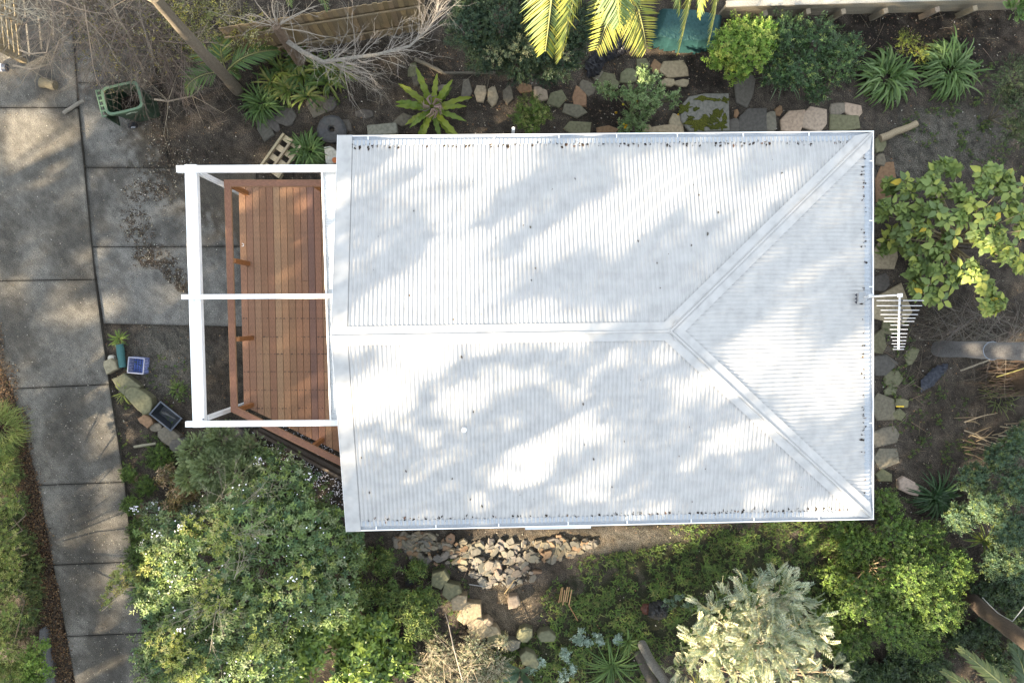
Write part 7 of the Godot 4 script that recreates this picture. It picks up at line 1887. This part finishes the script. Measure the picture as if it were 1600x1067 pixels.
var sun_on_high := [[5.084, 6.176, 1.845, 1.476, -10], [-5.159, 4.262, 0.517, 0.369, 0], [-5.353, 5.254, 0.492, 0.32, 0], [-6.34, 6.364, 0.861, 0.615, 0], [-4.267, 6.638, 1.107, 0.418, 0], [-7.051, 5.176, 0.492, 0.369, 0], [-5.738, 6.871, 1.107, 0.369, 0], [-2.79, 6.405, 1.353, 0.541, 0], [-3.641, 5.145, 0.246, 0.197, 0], [4.079, 7.119, 0.492, 0.369, 0], [-6.438, 4.624, 0.32, 0.221, 0]]
var sun_on_deck := [[-3.864, -2.134, 0.451, 0.146, 12], [-4.257, -1.897, 0.265, 0.066, 12], [-5.346, -1.997, 0.106, 0.212, 0], [-3.473, -2.292, 0.265, 0.106, 10]]
var sun_on_frame := [[-2.93, -0.269, 0.237, 2.253, 0], [-3.044, -2.259, 0.166, 0.474, 0]]
var sun_on_palms := [[1.141, -5.007, 0.737, 0.782, 0], [2.329, -4.965, 0.894, 0.559, 0], [3.669, -5.034, 0.615, 0.67, 0], [-5.609, -5.205, 0.447, 0.223, -40], [-2.137, -5.244, 1.117, 0.246, 8]]
var sun_on_verge := [[-10.129, 4.679, 0.386, 3.215, 0], [-10.019, 2.376, 0.232, 0.772, 0]]
var sun_flecks := [[9.214, 4.528, 0.801, 0.214, 12], [10.245, 4.025, 0.881, 0.187, 18], [10.889, 4.885, 0.48, 0.294, 0], [9.778, 5.042, 0.267, 0.107, 10], [8.585, 4.18, 0.214, 0.107, 0], [8.945, 5.008, 0.267, 0.107, 10]]
var sun_on_right := [[9.632, -0.708, 0.445, 0.288, 0], [9.166, -0.336, 0.314, 0.157, 0], [11.04, -1.308, 0.21, 0.288, 0]]
func in_sun(p: Vector3, which: Array, m: float) -> bool:
	for e in which:
		if soft(p.x, p.z, [e[0], e[1], e[2] + m, e[3] + m, e[4]]) < 1.0: return true
	return false
func tall_trees() -> void:
	var sun := TO_SUN.normalized()
	var inv := house_at.affine_inverse()
	var side := sun.cross(Vector3.UP).normalized()
	var upv := side.cross(sun).normalized()
	var eye := Vector3(0, 17.5, 0)
	var clusters := []
	var crowns := [Vector3(-15.5, 10, 5.0), Vector3(-13, 13, 9.5), Vector3(-12.5, 15, 14.5), Vector3(-19, 9, 9), Vector3(-17.5, 12, 13), Vector3(-22, 9, 3.5)]
	var lists := []
	for c in crowns: lists.append([[], []])
	var b := -9.0
	while b < 15.0:
		b += 0.27
		var a := -12.0
		while a < 11.0:
			var o := side * (a + rf(-0.16, 0.16)) + upv * (b + rf(-0.16, 0.16))
			a += 0.27
			# where does the ray that runs down from here first land?
			var hit := Vector3.INF
			var level := 0
			for h in [3.7, 3.3, 2.95]:
				var q: Vector3 = o + sun * ((h - o.y) / sun.y)
				var l: Vector3 = inv * q
				if absf(l.x) < HW and absf(l.z) < HD:
					hit = q; level = 1
					break
			if level == 0: hit = o + sun * ((0.1 - o.y) / sun.y)
			if hit.x < -12.5 or hit.x > 14.5 or hit.z < -8.5 or hit.z > 10.0: continue
			var lit := false
			if level == 1: lit = in_sun(hit, sun_on_roof, 0.08)
			else: lit = in_sun(hit, sun_on_ground, 0.3)
			for pair in [[2.75, sun_on_frame, 0.15], [2.2, sun_on_high, 0.3], [1.0, sun_on_deck, 0.08], [1.2, sun_on_right, 0.3], [3.6, sun_on_palms, 0.36], [1.3, sun_on_verge, 0.1], [0.9, sun_flecks, 0.2]]:
				if level == 1 and pair[0] < 2.5: continue
				if in_sun(o + sun * ((pair[0] - o.y) / sun.y), pair[1], pair[2]): lit = true
			if lit: continue
			# sit a clump of leaves somewhere up that ray, in a crown clear of the view
			for t in 3:
				var y := rf(8.0, 19.0)
				var p := hit + sun * ((y - hit.y) / sun.y)
				var v := p - eye
				var clear := v.y > -0.5 or absf(v.x / v.y) > 0.86 or absf(v.z / v.y) > 0.62
				if not clear or p.x > -3.0 and p.z < 9.0: continue
				var best := 0
				for c in crowns.size():
					if p.distance_to(crowns[c]) < p.distance_to(crowns[best]): best = c
				lists[best][0].append(p); break
	# a palm west of the drive throws the frond-shaped shadow on the roof
	var west := base("west_palm", Vector3(-13.5, 0, 4.6))
	tag(west, "tall palm west of the drive whose fronds shade the roof, outside the picture", "palm")
	part("trunk", trunk_mesh([Vector3(0, -0.1, 0), Vector3(0.2, 5, 0), Vector3(0.1, 9.6, 0)], 0.15, 0.11, Color(0.26, 0.23, 0.18)), west)
	for e in [[Vector3(-2.935, 3.3, -1.636), Vector3(-0.593, 3.45, -2.141)], [Vector3(-2.933, 3.3, -1.928), Vector3(-1.251, 3.2, -2.561)], [Vector3(-2.931, 3.3, -2.175), Vector3(-1.886, 3.1, -2.984)], [Vector3(-2.991, 3.3, -1.613), Vector3(-1.395, 3.5, -1.574)], [Vector3(-3.009, 3.3, -2.174), Vector3(-2.357, 3, -3.197)]]:
		var s := sun * 13.0 - west.position
		palm_frond(west, e[0] + s, e[1] + s, 0.1, 30, 0.5, 0.035, [Color(0.14, 0.19, 0.06)], sun, null, false, 0.75)
	var mesh := sprig(12, 0.34, 0.22, 0.1, -0.4, 0.9, 0.12, 0.2, M.leaf)
	var names := ["tall gum tree west of the drive, nearest the slat fence", "tall gum tree southwest of the drive", "tall gum tree south of the flowering shrub", "gum tree farther west of the drive", "gum tree farthest southwest", "gum tree at the far western edge"]
	for c in crowns.size():
		if lists[c][0].is_empty(): continue
		var root := Vector3(crowns[c].x, 0, crowns[c].z)
		var o := base("gum_tree", root)
		tag(o, names[c] + ", outside the picture", "tree", "gum trees that shade the garden")
		var w := []
		var tn := []
		var mb := MB.new()
		var top: Vector3 = crowns[c] - root
		mb.tube([Vector3(0, -0.2, 0), Vector3(0.2, 3, 0.1), Vector3(0.1, 6, -0.1), Vector3(0, top.y * 0.9, 0), Vector3(0.1, top.y + 2.5, 0.1)], [0.34, 0.28, 0.23, 0.16, 0.06], 12, Color(0.3, 0.26, 0.22))
		part("trunk", mb.done(M.bark), o)
		for p in lists[c][0]:
			for k in 5:
				w.append(grow(p - root + Vector3(rf(-0.1, 0.1), rf(-0.12, 0.12), rf(-0.1, 0.1)), Vector3(rf(-1, 1), rf(-0.3, 1), rf(-1, 1)), rf(0.85, 1.3), rf(0, TAU)))
				tn.append(pick_tint([Color(0.06, 0.09, 0.035), Color(0.08, 0.11, 0.045)], 0.2))
		swarm("crown", mesh, o, w, tn)
		var lm := MB.new()
		for k in range(0, lists[c][0].size(), 110):
			var e: Vector3 = lists[c][0][k] - root
			var s := Vector3(0.1, minf(top.y * 0.9, e.y * rf(0.45, 0.8)), 0)
			lm.tube([s, s.lerp(e, 0.5) + Vector3(0, 0.3, 0), e], [0.06, 0.035, 0.01], 5, Color(0.28, 0.24, 0.2), false)
		if lm.v.size(): part("limbs", lm.done(M.twig), o)
